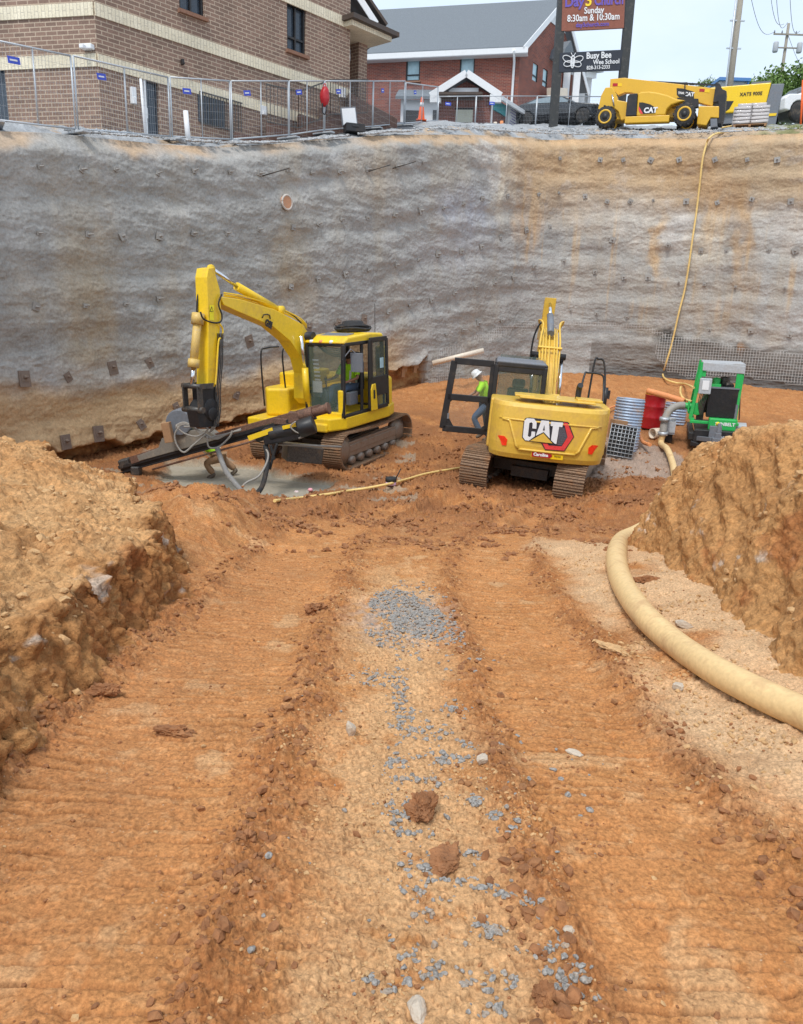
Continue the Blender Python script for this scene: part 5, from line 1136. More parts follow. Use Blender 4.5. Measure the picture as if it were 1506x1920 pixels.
for sg_ in (1,-1): m.tube(spline([(.75,BY+sg_*.19,2.5),(1.6,BY+sg_*.24,3.4),(2.0,BY+sg_*.20,3.95),(2.25,BY+sg_*.30,4.05),(2.5,BY+sg_*.2,3.75)], 6), .024, 6)
m.tube(spline([(.0,BY+.12,1.45),(-.05,BY-.1,1.7),(.1,BY+.12,1.95)], 6), .02, 6)
m.zscale(zs_).build('hydraulic_line', M_['cat'], bm_o)
m = MB()
for sg_ in (1,-1): m = MB(); m.cyl((.75,BY+sg_*.33,1.15), (1.15,BY+sg_*.33,1.95), .085); m.zscale(zs_).build('boom_cylinder', M_['blk'], ex)
m = MB()
for sg_ in (1,-1): m.cyl((1.15,BY+sg_*.33,1.95), (1.75,BY+sg_*.33,3.1), .045)
m.zscale(zs_).build('cylinder_rod', M_['chrome'], ex)
m = MB(); m.cyl((1.75,BY-.42,3.1), (1.75,BY+.42,3.1), .09); m.zscale(zs_).build('boom_pin', M_['blk'], ex)
m = MB(); m.cyl((1.9,BY,3.72), (3.0,BY,4.22), .085); m.zscale(zs_).build('arm_cylinder', M_['grey'], ex); m = MB(); m.cyl((3.0,BY,4.22), (3.9,BY,4.62), .04); m.zscale(zs_).build('arm_rod', M_['chrome'], ex)
m = MB(); m.prism([(3.75,4.75),(4.05,4.65),(4.5,3.4),(4.6,1.5),(4.35,1.45),(4.0,3.3)], 'y', BY-.15, BY+.15); m.zscale(zs_).build('arm', M_['cat'], ex, bevel=.015)
m = MB(); m.prism([(4.2,1.5),(4.7,1.5),(4.9,.9),(4.6,.3),(4.1,.2),(3.8,.5),(4.2,.9)], 'y', BY-.45, BY+.45); m.build('bucket', M_['steel'], ex, bevel=.02)
m = MB()
for sg_ in (1,-1): m.tube(spline([(1.45,BY+.33*1.0,2.3),(1.5,BY+.42,2.8),(1.9,BY+.40,3.5),(2.1,BY+.30,3.9),(2.4,BY+.2,4.0)], 6), .022, 6)
m.zscale(zs_).build('hose', M_['rub'], bm_o)
m = MB(); rail = .022
m.tube(spline([(-.55,-.62,1.84),(-.2,-.72,2.55),(-.15,-.80,2.62),(-.15,-1.10,2.60),(-.2,-1.16,2.4),(-.45,-1.17,2.0)], 5), rail, 8)
m.tube(spline([(-.1,-.88,1.84),(-.0,-.92,2.85),(.03,-1.0,2.92),(.05,-1.12,2.88),(0,-1.2,2.5),(-.2,-1.22,2.0)], 5), rail, 8); m.box((-.2,-1.25,2.2), (.08,.14,.18)); m.cyl((-.25,-1.22,1.9),(-.22,-1.22,2.35),.05)
m.build('handrail', M_['blk'], ex)
# ---------------------------------------------------------------- yellow excavator with drill mast
kM = frame((-1.72, 18.75, -3.44), math.radians(-118.5), ry=math.radians(3.2), rx=math.radians(1.0))
kx = thing('excavator', 'yellow excavator with a long drill mast hung from its arm by the left wall', 'excavator', kM)
crawler(kx, math.radians(1.9), 3.6, .84, 2.0, .55)
kMi = kM.inverted()
def kp(px, row, y):      # survey point onto a plane y=const of the machine, local coordinates
    o = kMi @ Vector((0,0,0)); d = (kMi.to_3x3() @ Vector(Dr(px, row))); t_ = (y-o.y)/d.y; q = o+d*t_; return (q.x, q.z)
SY_ = .17
side = [(413,556),(451,561),(515,580),(568,608),(586,636),(590,672),(588,731),(582,758),(573,748),(573,700),(566,672),(545,640),(512,612),(451,586),(420,572)]
m = MB(); m.prism([kp(a, b, SY_) for a, b in side], 'y', -SY_, SY_); kb = m.build('boom', M_['kom'], kx, bevel=.012)
stk = [(391,503),(402,501),(405,516),(413,544),(416,592),(412,625),(406,722),(399,730),(390,729),(391,600),(388,520)]
m = MB(); m.prism([kp(a, b, .15) for a, b in stk], 'y', -.15, .15); ks = m.build('arm', M_['kom'], kx, bevel=.012)
def k3(px, row, y): a, b = kp(px, row, y); return Vector((a, y, b))
m = MB()
for y in (-.10, .10): a, b = kp(396, 506, y); m.lathe([(.10, -.02), (.10, .02)], (a, y, b), 16, 'y')
m.build('arm_bracket', M_['kom'], ks)
m = MB(); m.cyl(k3(402,507,0), k3(446,538,0), .04); m.build('arm_rod', M_['chrome'], kx); m = MB(); m.cyl(k3(444,537,0), k3(522,582,0), .085); m.lathe([(.1,-.12),(.1,.12)], k3(522,582,0), 14, 'y'); m.build('arm_cylinder', M_['kom'], kx)
bx0, bx1 = k3(371,598,0), k3(363,684,0); m = MB(); m.cyl(bx0, bx1, .08); m.cyl(bx0-(bx1-bx0)*.12, bx0+(bx1-bx0)*.12, .12); m.cyl(bx1-(bx1-bx0)*.12, bx1+(bx1-bx0)*.06, .11); m.build('bucket_cylinder', simple('worn_cylinder', (.62,.42,.12), .5, dirt=.8, dcol=(.4,.36,.3), dscale=9), kx)
m = MB(); m.cyl(bx1, k3(360,724,0), .042); m.build('cylinder_rod', M_['chrome'], kx)
m = MB(); a = k3(360,724,0); b = k3(363,768,0)
for y in (-.19, .19): q = Vector((0,y,0)); m.beam(a+q, b+q, .035, .12, (1,0,0)); m.beam(a+q, k3(386,722,0)+q, .03, .1)
m.cyl(a-Vector((0,.24,0)), a+Vector((0,.24,0)), .05); m.cyl(b-Vector((0,.26,0)), b+Vector((0,.26,0)), .06); m.build('linkage', M_['steel'], kx)
br_ = [(376,724),(400,724),(402,770),(396,800),(372,802),(366,770),(378,750)]
m = MB(); m.prism([kp(a, b, .1) for a, b in br_], 'y', -.13, .15); m.lathe([(.13,-.2),(.13,.2)], k3(386,775,0), 16, 'y'); m.lathe([(.2,-.16),(.2,.17)], k3(385,765,0), 16, 'y'); m.build('mast_bracket', M_['blk'], kx, bevel=.01)
text('GSI', .20, kM @ face_frame(k3(504,608,.186), (k3(520,612,.184)-k3(490,594,.184)), (0,0,1)), M_['blk'], kb, bold=.012, sx=.8)
m = MB(); A0 = k3(499,592,.18); m.tube([k3(*p, .186) for p in ((492,596),(495,590),(501,589),(506,591),(507,598))], .012, 5); m.build('emblem', M_['blk'], kb)
m = MB(); V = [k3(*p, .156) for p in ((393,572),(401,572),(401,600),(393,600))]; m.add(V+[v_+Vector((0,.004,0)) for v_ in V], [(0,1,2,3),(7,6,5,4)]); wl2 = m.build('warning_label', simple('bright_yellow_label', (.95,.8,.02), .5, dirt=0), ks)
m = MB(); m.tube([k3(*p, .164) for p in ((394,584),(397,575),(400,584),(394,584))], .006, 4); m.build('warning_triangle', M_['blk'], wl2)
m = MB()
for o in (0, 7, 12): m.tube(spline([k3(a+0, b+o*.5-3, SY_*.4-o*.02) for a, b in ((420,552),(455,558),(515,577),(560,598),(575,612))], 5), .016, 6)
m.build('hydraulic_line', M_['kom'], kb)
hbt = lambda q, r, n: MB().tube(q, r, n).build('hose', M_['rub'], kx); hbt(spline([k3(a, b, .2) for a, b in ((416,552),(410,570),(416,590),(414,603),(400,605),(382,598),(376,585))], 6), .017, 6); hbt(spline([k3(a, b, 0) for a, b in ((520,577),(548,590),(566,608),(572,628),(588,650))], 6), .016, 6)
hbt(spline([k3(a, b, -.1) for a, b in ((385,600),(370,590),(374,540),(390,508))], 6), .018, 6)
for j in range(4): hbt(spline([k3(a+j*3, b, .17+j*.02) for a, b in ((409,625),(408,680),(404,735),(405,765),(400,800))], 6), .013, 6)
for j in range(5): hbt(spline([k3(a+j*3, b+j*4, -.05*j) for a, b in ((578,625),(592,640),(610,650),(640,655))], 6), .012, 5)

m = MB(); m.tube(spline([k3(a, b, .2) for a, b in ((412,607),(418,618),(416,634),(410,640),(406,700),(404,722))], 5), .018, 6); m.build('arm_line', M_['kom'], ks)
# boom cylinders
m = MB()
for y in (-.27, .27): m = MB(); m.cyl(k3(576,752,y), k3(572,690,y), .075); m.build('boom_cylinder', M_['kom'], kx)
m = MB()
for y in (-.27, .27): m.cyl(k3(572,690,y), k3(564,630,y), .04)
m.build('cylinder_rod', M_['chrome'], kx)
a_ = k3(564,630,0); m = MB(); m.cyl(a_-Vector((0,.36,0)), a_+Vector((0,.36,0)), .10); m.build('boom_pin', M_['blk'], kx)
# deck, cab, body
m = MB(); m.box((.55,-.15,1.0), (2.5,2.3,.2)); m.prism([(-1.1,-1.2),(-1.1,1.1),(-.6,1.25),(1.35,1.25),(1.75,1.05),(1.75,.15),(1.2,-.1),(1.2,-1.2)], 'z', .92, 1.22); kbd = m.build('body', M_['kom'], kx, bevel=.04)
m = MB(); m.prism([(-1.2,-.95),(-1.36,-.6),(-1.42,0),(-1.36,.5),(-1.2,.9),(-.9,1.15),(-.45,1.22),(-.45,-1.2),(-.9,-1.2)], 'z', .95, 1.9); m.build('counterweight', M_['kom'], kx, bevel=.08, seg=3)
m = MB(); m.box((-.50,1.1,1.9), (.22,.25,1.5)); m.box((-.4,1.18,1.45), (.3,.1,.6)); m.build('side_cover', M_['kom'], kbd, bevel=.04)
m = MB(); m.prism([(1.25,-.45),(1.45,-.95),(1.2,-1.2),(.2,-1.2),(.2,-.45)], 'z', 1.1, 1.75); m.prism([(.7,-.5),(.7,-1.15),(-.6,-1.15),(-.6,-.5)], 'z', 1.1, 2.05); m.build('tool_box', M_['kom'], kbd, bevel=.06, seg=3)
cx0, cx1, cy0, cy1, cz0, cz1 = -.35, 1.42, .22, 1.20, 1.22, 2.82
m = MB(); cab_frame(m, cx0, cx1, cy0, cy1, cz0, cz1, .09, .10); m.box(((cx0+cx1)/2, cy0, 1.5), (cx1-cx0, .05, .5)); m.beam((.62,cy1,cz0),(.56,cy1,cz1),.08,.06,(0,1,0)); kc = m.build('cab', M_['blk'], kx, bevel=.02)
m = MB(); m.prism([(cx0-.05,2.80),(cx1-.12,2.80),(cx1-.02,2.86),(cx1-.25,2.98),(.2,3.02),(cx0,2.98)], 'y', cy0-.05, cy1+.04); m.build('cab_roof', M_['kom'], kc, bevel=.05, seg=3)
m = MB(); m.box((.92,.70,2.985), (.55,.72,.02), Matrix.Rotation(.12, 3, 'Y')); 
for j in range(4): m.box((.72+j*.13,.70,3.005-j*.013), (.02,.70,.02))
m.build('roof_hatch', M_['grey'], kc)
m = MB(); m.lathe([(.38,3.02),(.42,3.05),(.42,3.09),(.36,3.11),(.34,3.15),(.28,3.17),(.24,3.25),(.16,3.27)], (.0,.62,0), 18); m.tube([Vector((.42*math.cos(t)+.0,.62+.42*math.sin(t),3.10+.02*math.sin(3*t))) for t in np.linspace(0,2*PI,25)], .03, 6); m.tube([Vector((.36*math.cos(t)+.0,.62+.36*math.sin(t),3.15+.02*math.sin(2*t))) for t in np.linspace(0,2*PI,25)], .03, 6)
o = m.build('coiled_hose', M_['rub'], None, M=kM); tag(o, 'coil of black hose lying on the roof of the yellow excavator cab', 'hose')
m = MB(); m.cyl((-.3,1.05,2.9),(-.3,1.06,3.65),.008, n=5); m.build('antenna', M_['blk'], kc)
m = MB(); m.prism([(cx1+.0,cz0+.08),(cx1+.012,cz0+.08),(cx1-.078,cz1-.06),(cx1-.09,cz1-.06)], 'y', cy0+.05, cy1-.05); m.build('windshield', M_['glass'], kc)
m = MB(); m.box(((cx0+cx1)/2, cy0-.01, 2.3), (cx1-cx0-.15, .01, .95)); m.box((cx0-.01, .70, 2.3), (.01,.85,.95)); m.build('pane', M_['glass'], kc)
m = MB(); m.box((cx1-.03,cy1-.04,1.52), (.14,.14,.60)); m.box((cx1-.03,cy0+.02,1.45), (.12,.10,.5)); m.box((cx1-.02,.70,1.25), (.14,1.0,.14)); m.build('cab_corner', M_['kom'], kc, bevel=.03)
for i, y in enumerate((.36,.62,.9)): m = MB(); m.lathe([(.05,0),(.055,.04),(.03,.07)], (cx1-.08, y, 2.84), 12); m.build('work_lamp', M_['white'] if i != 1 else M_['orange'], kc)
# sliding-back door
m = MB(); dx0, dx1, dy = -.42, .42, 1.30
for a, b in (((dx0,1.26),(dx0+.02,2.86)),((dx1,1.26),(dx1-.05,2.86)),((dx0+.02,2.86),(dx1-.05,2.86)),((dx0,1.26),(dx1,1.26)),((dx0,1.95),(dx1,1.95))): m.beam((a[0],dy,a[1]), (b[0],dy,b[1]), .05, .10, (0,1,0) if a[0] == b[0] else (0,0,1))
m.box((.0,dy,1.75), (.8,.045,.42)); m.box((.32,dy,2.4), (.10,.05,.9)); kd = m.build('door', M_['blk'], kx, bevel=.012)
m = MB(); m.box((-.04,dy,2.42), (.72,.012,.85)); m.box((-.12,dy+.01,1.45), (.42,.012,.35)); m.build('pane', M_['glass'], kd)
m = MB(); m.prism([(.12,1.22),(.40,1.22),(.40,1.72),(.34,1.84),(.2,1.84)], 'y', dy-.02, dy+.05); dl = m.build('door_panel', M_['kom'], kd, bevel=.01); m = MB(); m.box((.29,dy+.055,1.6), (.06,.02,.2)); m.build('handle', M_['blk'], kd)
m = MB(); m.box((-.12,dy+.03,2.3), (.16,.008,.24)); m.build('label', M_['bluewin'], kd)
m = MB(); m.box((1.12,1.42,2.42), (.06,.30,.42)); m.tube([(1.38,1.2,2.5),(1.2,1.32,2.72),(1.12,1.42,2.6)], .014, 6); m.build('mirror', M_['grey'], kx, bevel=.03)
m = MB(); m.box((.35,.70,1.62), (.5,.48,.14)); m.box((.08,.70,2.0), (.14,.46,.7)); m.box((.05,.7,2.45), (.1,.28,.2)); m.build('seat', M_['rub'], kc, bevel=.05, seg=3)
m = MB(); m.box((.75,.40,1.55), (.5,.16,.35)); m.box((.75,1.02,1.55), (.35,.12,.3)); m.box((1.2,.35,1.75), (.1,.22,.3)); m.build('console', M_['grey'], kc, bevel=.02)
m = MB(); m.cyl((.95,.95,1.68),(1.0,.93,1.95),.015); m.cyl((1.0,.93,1.95),(1.01,.93,2.03),.03); m.cyl((.95,.45,1.68),(1.0,.47,1.95),.015); m.cyl((1.0,.47,1.95),(1.01,.47,2.03),.03)
for y in (.62,.78): m.cyl((1.15,y,1.3),(1.12,y,1.8),.012)
m.build('lever', M_['blk'], kc)
m = MB()
for j in range(7): m.box((1.28-.012*j,.40,2.45-j*.09), (.012,.16-.01*(j%2),.035))
m.box((1.3,.44,1.85), (.012,.26,.26)); m.build('paper_notes', M_['white'], kc)
# handrail + extinguisher on the right front box
m = MB(); m.tube(spline([(1.15,-.6,1.7),(1.2,-.6,2.5),(1.05,-.6,2.7),(.45,-.62,2.72),(.35,-.62,2.6),(.3,-.6,1.95)], 5), .02, 8); m.tube(spline([(1.3,-1.15,1.3),(1.32,-1.15,2.5),(1.15,-1.12,2.66),(.7,-1.1,2.66)], 5), .02, 8); m.build('handrail', M_['blk'], kx)
P = kM @ Vector((k3(543,762,-.62))); t = thing('fire_extinguisher', 'red fire extinguisher strapped to the front of the yellow excavator', 'fire extinguisher', frame(P))
m = MB(); m.lathe([(.03,-.25),(.085,-.23),(.09,.12),(.06,.19),(.03,.22),(.03,.25)], n=18); m.build('cylinder', M_['red'], t); m = MB(); m.box((0,-.0,.27), (.1,.05,.05)); m.tube(spline([(0,-.02,.27),(.1,-.06,.2),(.1,-.08,0),(.09,-.08,-.12)], 5), .012, 6); m.build('valve', M_['blk'], t); m = MB(); m.box((0,-.088,-.02), (.1,.012,.14)); m.build('label', M_['white'], t)
# drill mast
ma, mb_ = W(226,874,15.9), W(602,770,14.95); md = (mb_-ma).normalized(); mu = Vector((0,0,1)); mu = (mu-md*mu.dot(md)).normalized(); ms_ = md.cross(mu)   # ms_ toward the viewer side
def mp_(a, u_, s_=0): return ma+md*a+mu*u_+ms_*s_
ML = (mb_-ma).length
m = MB(); m.beam(mp_(0,-.02), mp_(ML,-.02), .20, .07, mu); m.beam(mp_(.0,-.09,.0), mp_(ML*.97,-.09), .10, .10, mu); m.beam(mp_(0,-.14), mp_(ML*.94,-.14), .20, .03, mu); mast = m.build('drill_mast', M_['blk'], kx, world=True, bevel=.006)
m = MB(); m.beam(mp_(1.9,.075), mp_(ML,.075), .16, .11, mu); m.beam(mp_(.35,.06), mp_(1.3,.10), .22, .16, mu); m.build('mast_rail', M_['rust'], mast, world=True, bevel=.006)
m = MB(); m.prism([(.55,.0),(2.55,.0),(2.35,.22),(1.9,.34),(1.25,.33),(1.1,.16),(.55,.12)], 'y', -.16, .12); V = [mp_(p.x, p.z, p.y) for p in m.v]; m.v = V; m.build('mast_carriage', simple('muddy_carriage', (.20,.18,.15), .7, dirt=.8, dcol=(.33,.27,.2), dscale=5, bmp=.4), kx, world=True, bevel=.01)
m = MB(); q = W(340,790,15.6); m.cyl(q+Vector((0,.3,0)), q-Vector((0,.2,0)), .27, n=20); m.build('slew_drum', M_['grey'], kx, world=True, bevel=.02)
m = MB(); m.beam(W(311,792,15.2), W(319,829,15.2), .16, .17, (1,0,0)); m.build('guard_plate', M_['wood'], kx, world=True, bevel=.01)
m = MB(); e = W(592,772,14.95); m.cyl(e-md*.05, e+md*.25, .095); m.cyl(e+md*.25, e+md*.30, .12); m.cyl(e-md*.35, e-md*.05, .125); m.box(e-md*.45, (.26,.24,.22)); m.box(e-md*.75, (.3,.2,.12)); m.build('rotary_head', M_['rust'], kx, world=True, bevel=.01)
m = MB(); q = W(530,812,14.9); m.box(q, (.75,.4,.32), Matrix.Rotation(-.2, 3, 'Y')); m.cyl(W(480,824,14.9), W(505,815,14.9), .07); m.cyl(W(505,815,14.8), W(575,800,14.8), .14); m.cyl(W(560,805,14.7), W(590,795,14.7), .18); m.build('drill_drive', M_['blk'], kx, world=True, bevel=.03)
m = MB(); m.beam(W(466,822,14.7), W(512,806,14.7), .03, .10); m.beam(W(530,802,14.65), W(570,793,14.65), .03, .07); m.build('yellow_strip', M_['kom'], kx, world=True)
m = MB(); m.cyl(W(286,880,15.6), W(482,825,14.95), .022, n=8); m.build('drill_rod', M_['rust'], kx, world=True)
m = MB(); m.box(W(236,868,15.9), (.24,.25,.2), Matrix.Rotation(-.28, 3, 'Y')); m.box(W(256,882,15.8), (.20,.2,.2)); m.build('rod_clamp', M_['steel'], kx, world=True, bevel=.03)
M_['dhose'] = M_['ghose']; m = MB()
rgx = random.Random(3)
def whose(pts, y, r, n=6): m.tube(spline([W(a, b, yy) for (a, b), yy in zip(pts, y if isinstance(y, (list, tuple)) else [y]*len(pts))], 7), r, 6)
for k in range(6):
    j = rgx.uniform(-5, 5); whose([(330,802+j),(350,795+j*.5),(385,815-j),(405,822+j),(430,812),(452,806+j*.4)], 15.05, .018)
whose([(336,800),(328,815),(332,835),(345,848),(362,835),(385,815)], 15.0, .02); whose([(388,818),(392,838),(410,838),(430,820),(436,808)], 15.0, .02); whose([(330,798),(345,812),(370,818),(390,805),(378,800),(345,800)], 15.0, .018)
for k in range(4): whose([(400+k*2,735),(402+k*3,775),(398+k*2,800),(392,812)], 15.1, .014)
whose([(495,838),(503,850),(500,868),(485,893),(462,905),(447,922),(437,938)], [14.8,14.6,14.5,14.3,14.2,14.1,14.0], .022)
m.build('grey_hose', M_['ghose'], kx, world=True)
m = MB(); whose([(408,842),(415,862),(425,885),(440,905),(455,922)], [15.0,14.8,14.5,14.2,14.0], .055); m.build('mud_hose', simple('mud_crusted_hose', (.22,.21,.2), .8, dirt=.8, dcol=(.4,.38,.34), dscale=12, bmp=.8), kx, world=True)
m = MB(); whose([(498,835),(502,860),(498,890),(490,915),(475,930),(462,925)], [14.8,14.6,14.4,14.2,14.0,14.0], .055); whose([(520,832),(514,850),(506,880)], 14.6, .03); whose([(507,835),(512,850),(514,862)], 14.6, .03); m.build('black_hose', M_['rub'], kx, world=True)
m = MB(); whose([(560,800),(572,790),(582,800),(575,815),(560,822)], 14.7, .02); whose([(555,790),(545,800),(560,812),(580,810)], 14.6, .015); m.tube([W(520,833,14.9), W(640,838,15.6)], .025, 8); m.build('drive_hose', M_['ghose'], kx, world=True)
m = MB(); m.beam(W(534,846,15.6), W(600,852,15.9), .5, .35); m.build('blade', M_['steel'], kx, world=True, bevel=.02)
# ================================================================ TRAILER PUMP, PIPES, SITE THINGS
TY = 20.6; tb = W(1334,838,TY); tM = frame((tb.x, TY, float(zbase(TY))-.08), math.radians(-19))
tp_ = thing('pump_trailer', 'green trailer mounted grout pump with black radiator at the right of the pit', 'pump trailer', tM)
kS = .00180
def tl(cx, cy): return ((cx-930)*kS, (1600-cy)*kS)
def tb_(m, a, b, y0, y1):
    x0, z1 = tl(*a); x1, z0 = tl(*b); m.box(((x0+x1)/2, (y0+y1)/2, (z0+z1)/2), (x1-x0, y1-y0, z1-z0)); return m
m = MB(); tb_(m,(630,1240),(1235,1480),-.9,-.75); tb_(m,(640,1230),(1230,1262),-.9,1.6); tb_(m,(560,1290),(640,1400),-.8,1.6); tb_(m,(1180,1290),(1235,1400),-.8,1.6)
m.prism([tl(600,1400),tl(880,1470),tl(880,1500),tl(600,1480)], 'y', -.95, -.8); m.build('chassis', M_['blk'], tp_, bevel=.02)
m = MB(); tb_(m,(1010,1300),(1220,1350),-.915,-.91); m.v = m.v; o = m.build('plate', M_['grey'], tp_)
text('106733017', .13, tM @ face_frame(((1115-930)*kS,-.93,(1600-1328)*kS), (1,0,0)), M_['white'], tp_, ext=.001)
m = MB(); tb_(m,(1075,1400),(1190,1500),-1.0,-.93); m.build('hitch_sign', M_['white'], tp_)
m = MB(); tb_(m,(820,1062),(1200,1240),-.7,-.35); gt = m.build('green_tank', M_['green'], tp_, bevel=.04, seg=3)
text('SUNBELT', .12, tM @ face_frame(((1050-930)*kS,-.705,(1600-1140)*kS), (1,0,0)), M_['white'], gt, ext=.002, bold=.004)
m = MB(); m.lathe([(.055,0),(.055,.01)], ((950-930)*kS,-.71,(1600-1140)*kS), 12, 'y'); m.build('round_logo', M_['yellow'], gt)
m = MB(); tb_(m,(775,622),(1180,1062),-.5,-.2); rd_ = m.build('radiator', M_['blk'], tp_, bevel=.02)
m = MB()
for i in range(22): x = tl(790+i*17.5,0)[0]; m.box((x,-.508,(1600-842)*kS), (.006,.014,.74))
m.build('radiator_fins', M_['rub'], rd_)
m = MB(); tb_(m,(770,612),(1190,632),-.52,-.18); tb_(m,(1160,850),(1200,1060),-.5,-.3); m.build('radiator_trim', M_['grey'], rd_)
m = MB()
for y in (-.45, .9):
    a = tl(560,1110); b = tl(640,260); m.beam((a[0],y,a[1]), (b[0],y,b[1]), .09, .09, (0,1,0)); a = tl(1190,1100); b = tl(1205,290)
    m.beam((a[0],y,a[1]), (b[0],y,b[1]), .07, .07, (0,1,0))
tb_(m,(1120,400),(1200,630),-.5,-.44); tb_(m,(560,1120),(1240,1160),-.6,-.45); tb_(m,(560,1090),(620,1140),-.5,.9); tb_(m,(640,360),(700,470),-.48,-.44); tb_(m,(1170,1080),(1225,1130),-.5,.9); m.build('green_frame', M_['green'], tp_, bevel=.01)
m = MB(); tb_(m,(640,258),(1222,300),-.5,1.0); m.prism([tl(640,258),tl(1225,290),tl(1222,400),tl(645,380)], 'y', -.52, -.49); m.build('top_plate', M_['lgrey'], tp_, bevel=.01)
m = MB(); tb_(m,(625,490),(795,720),-.62,-.35); cb_ = m.build('control_box', M_['lgrey'], tp_, bevel=.02); m = MB(); tb_(m,(668,520),(760,655),-.632,-.622); m.build('label', M_['white'], cb_)
m = MB(); m.lathe([(.02,-.1),(.1,-.1),(.11,.1),(.06,.14),(.02,.15)], ((865-930)*kS,-.2,(1600-560)*kS), 14); m.box(((865-930)*kS,-.2,(1600-600)*kS), (.25,.3,.1)); m.lathe([(.02,-.12),(.16,-.12),(.16,.12),(.02,.12)], ((640-930)*kS,-.3,(1600-960)*kS), 18, 'y'); m.cyl(((450-930)*kS,-.3,(1600-920)*kS), ((660-930)*kS,-.3,(1600-940)*kS), .085); m.beam(((640-930)*kS,-.25,(1600-940)*kS), ((865-930)*kS,-.2,(1600-600)*kS), .1, .1); m.box(((520-930)*kS,-.3,(1600-930)*kS), (.05,.26,.26)); m.build('pump_body', M_['green'], tp_, bevel=.01)
m = MB(); m.box((0,.45,(1600-800)*kS), (.7,1.1,.8)); m.lathe([(.02,-.1),(.12,-.1),(.13,.1),(.02,.12)], ((990-930)*kS,-.1,(1600-530)*kS), 14); m.box(((700-930)*kS,-.1,(1600-1000)*kS), (.18,.3,.45)); m.cyl(((1010-930)*kS,-.25,(1600-540)*kS), ((1030-930)*kS,-.32,(1600-590)*kS), .05)
for k in range(6): m.tube(spline([((660+k*20-930)*kS,-.45,(1600-720)*kS),((650+k*18-930)*kS,-.48,(1600-850)*kS),((690+k*6-930)*kS,-.4,(1600-1050)*kS)], 5), .014, 5)
m.build('engine', M_['steel'], tp_, bevel=.02)
for sg_, cxx in ((-1, 285), (1, 1290)):
    x = (cxx-930)*kS; m = MB(); m.lathe([(.08,-.10),(.20,-.11),(.22,-.10),(.34,-.105),(.37,-.06),(.37,.06),(.34,.105),(.22,.10),(.2,.11),(.08,.10)], (x,.05,.37), 24, 'x'); wh = m.build('wheel', M_['tyre'], tp_)
    m = MB(); m.lathe([(.03,-.112),(.19,-.115),(.2,-.108)], (x,.05,.37), 20, 'x'); m.build('rim', M_['lgrey'], wh)
    m = MB(); P = [(math.cos(t)*.47+.05, .37+math.sin(t)*.45) for t in np.linspace(.1, PI-.1, 12)]; Q = [(math.cos(t)*.45+.05, .37+math.sin(t)*.43) for t in np.linspace(PI-.1, .1, 12)]; m.prism(P+Q, 'x', x-.15, x+.15); m.box((x, -.42, .62), (.3,.06,.3)); m.build('fender', M_['lgrey'], tp_)
m = MB(); m.beam((-.1,-1.5,.50),(-.45,-.8,.42),.1,.12); m.beam((.1,-1.5,.50),(.45,-.8,.42),.1,.12); m.box((0,-1.55,.5), (.22,.3,.14)); m.cyl((.02,-1.6,.15),(.02,-1.6,.95),.045); m.box((.02,-1.6,.5),(.15,.14,.4)); m.lathe([(.02,.0),(.11,.02),(.09,.07),(.03,.09)], (.02,-1.6,.1), 12); m.box((-.02,-1.0,.62), (.3,.14,.36))
m.build('tow_hitch', M_['grey'], tp_, bevel=.01)
m = MB(); m.tube([Vector((-.12,-1.6,.45)), Vector((-.13,-1.62,.25)), Vector((-.12,-1.6,.03))], .014, 6); m.build('safety_chain', M_['galv'], tp_)
m = MB(); m.tube([Vector(((1235-930)*kS,.9,(1600-380)*kS)), Vector(((1290-930)*kS,.5,(1600-1130)*kS))], .018, 6); m.build('brace_rod', M_['rust'], tp_)
def tw(cx, cy, y): return tM @ Vector(((cx-930)*kS, y, (1600-cy)*kS))
def gpt(px, row, r):
    P = onground(px, row); return Zat(px, row, P.z+r)
# big cream hose
pts = [tw(460,920,-.3), tw(370,930,-.35), tw(270,985,-.45), tw(215,1090,-.55), tw(200,1200,-.6)]
m = MB(); m.tube(spline(pts+[tw(197,1330,-.65)], 6), .10, 14); m.build('suction_hose', M_['ghose'], tp_, world=True)
m = MB()
for cy in (1130, 1350): a = tw(199, cy, -.62); m.cyl(a+Vector((0,0,.05)), a-Vector((0,0,.05)), .135, n=16)
m.build('hose_clamp', M_['galv'], tp_, world=True)
hp = [tw(197,1380,-.65), tw(192,1500,-.75)]+[gpt(a, b, .10) for a, b in ((1251,842),(1261,868),(1266,895),(1277,925),(1268,952),(1238,978))]+[gpt(a, b, .09) for a, b in ((1212,988),(1190,1000),(1166,1012),(1157,1036),(1159,1070),(1176,1110),(1212,1158),(1262,1203),(1325,1247),(1400,1288),(1506,1337),(1640,1392),(1800,1450))]
hs_ = spline(hp, 10); nh = len(hs_); rs = [.080+.030*min(1, max(0, (i/nh-.25)/.2))-.024*min(1, max(0, (i/nh-.55)/.25)) for i in range(nh)]
m = MB(); m.tube(hs_, .12, 24, True, rs); tag(m.build('discharge_hose', M_['cream'], None), 'thick cream hose curving across the sand along the right bank', 'hose')
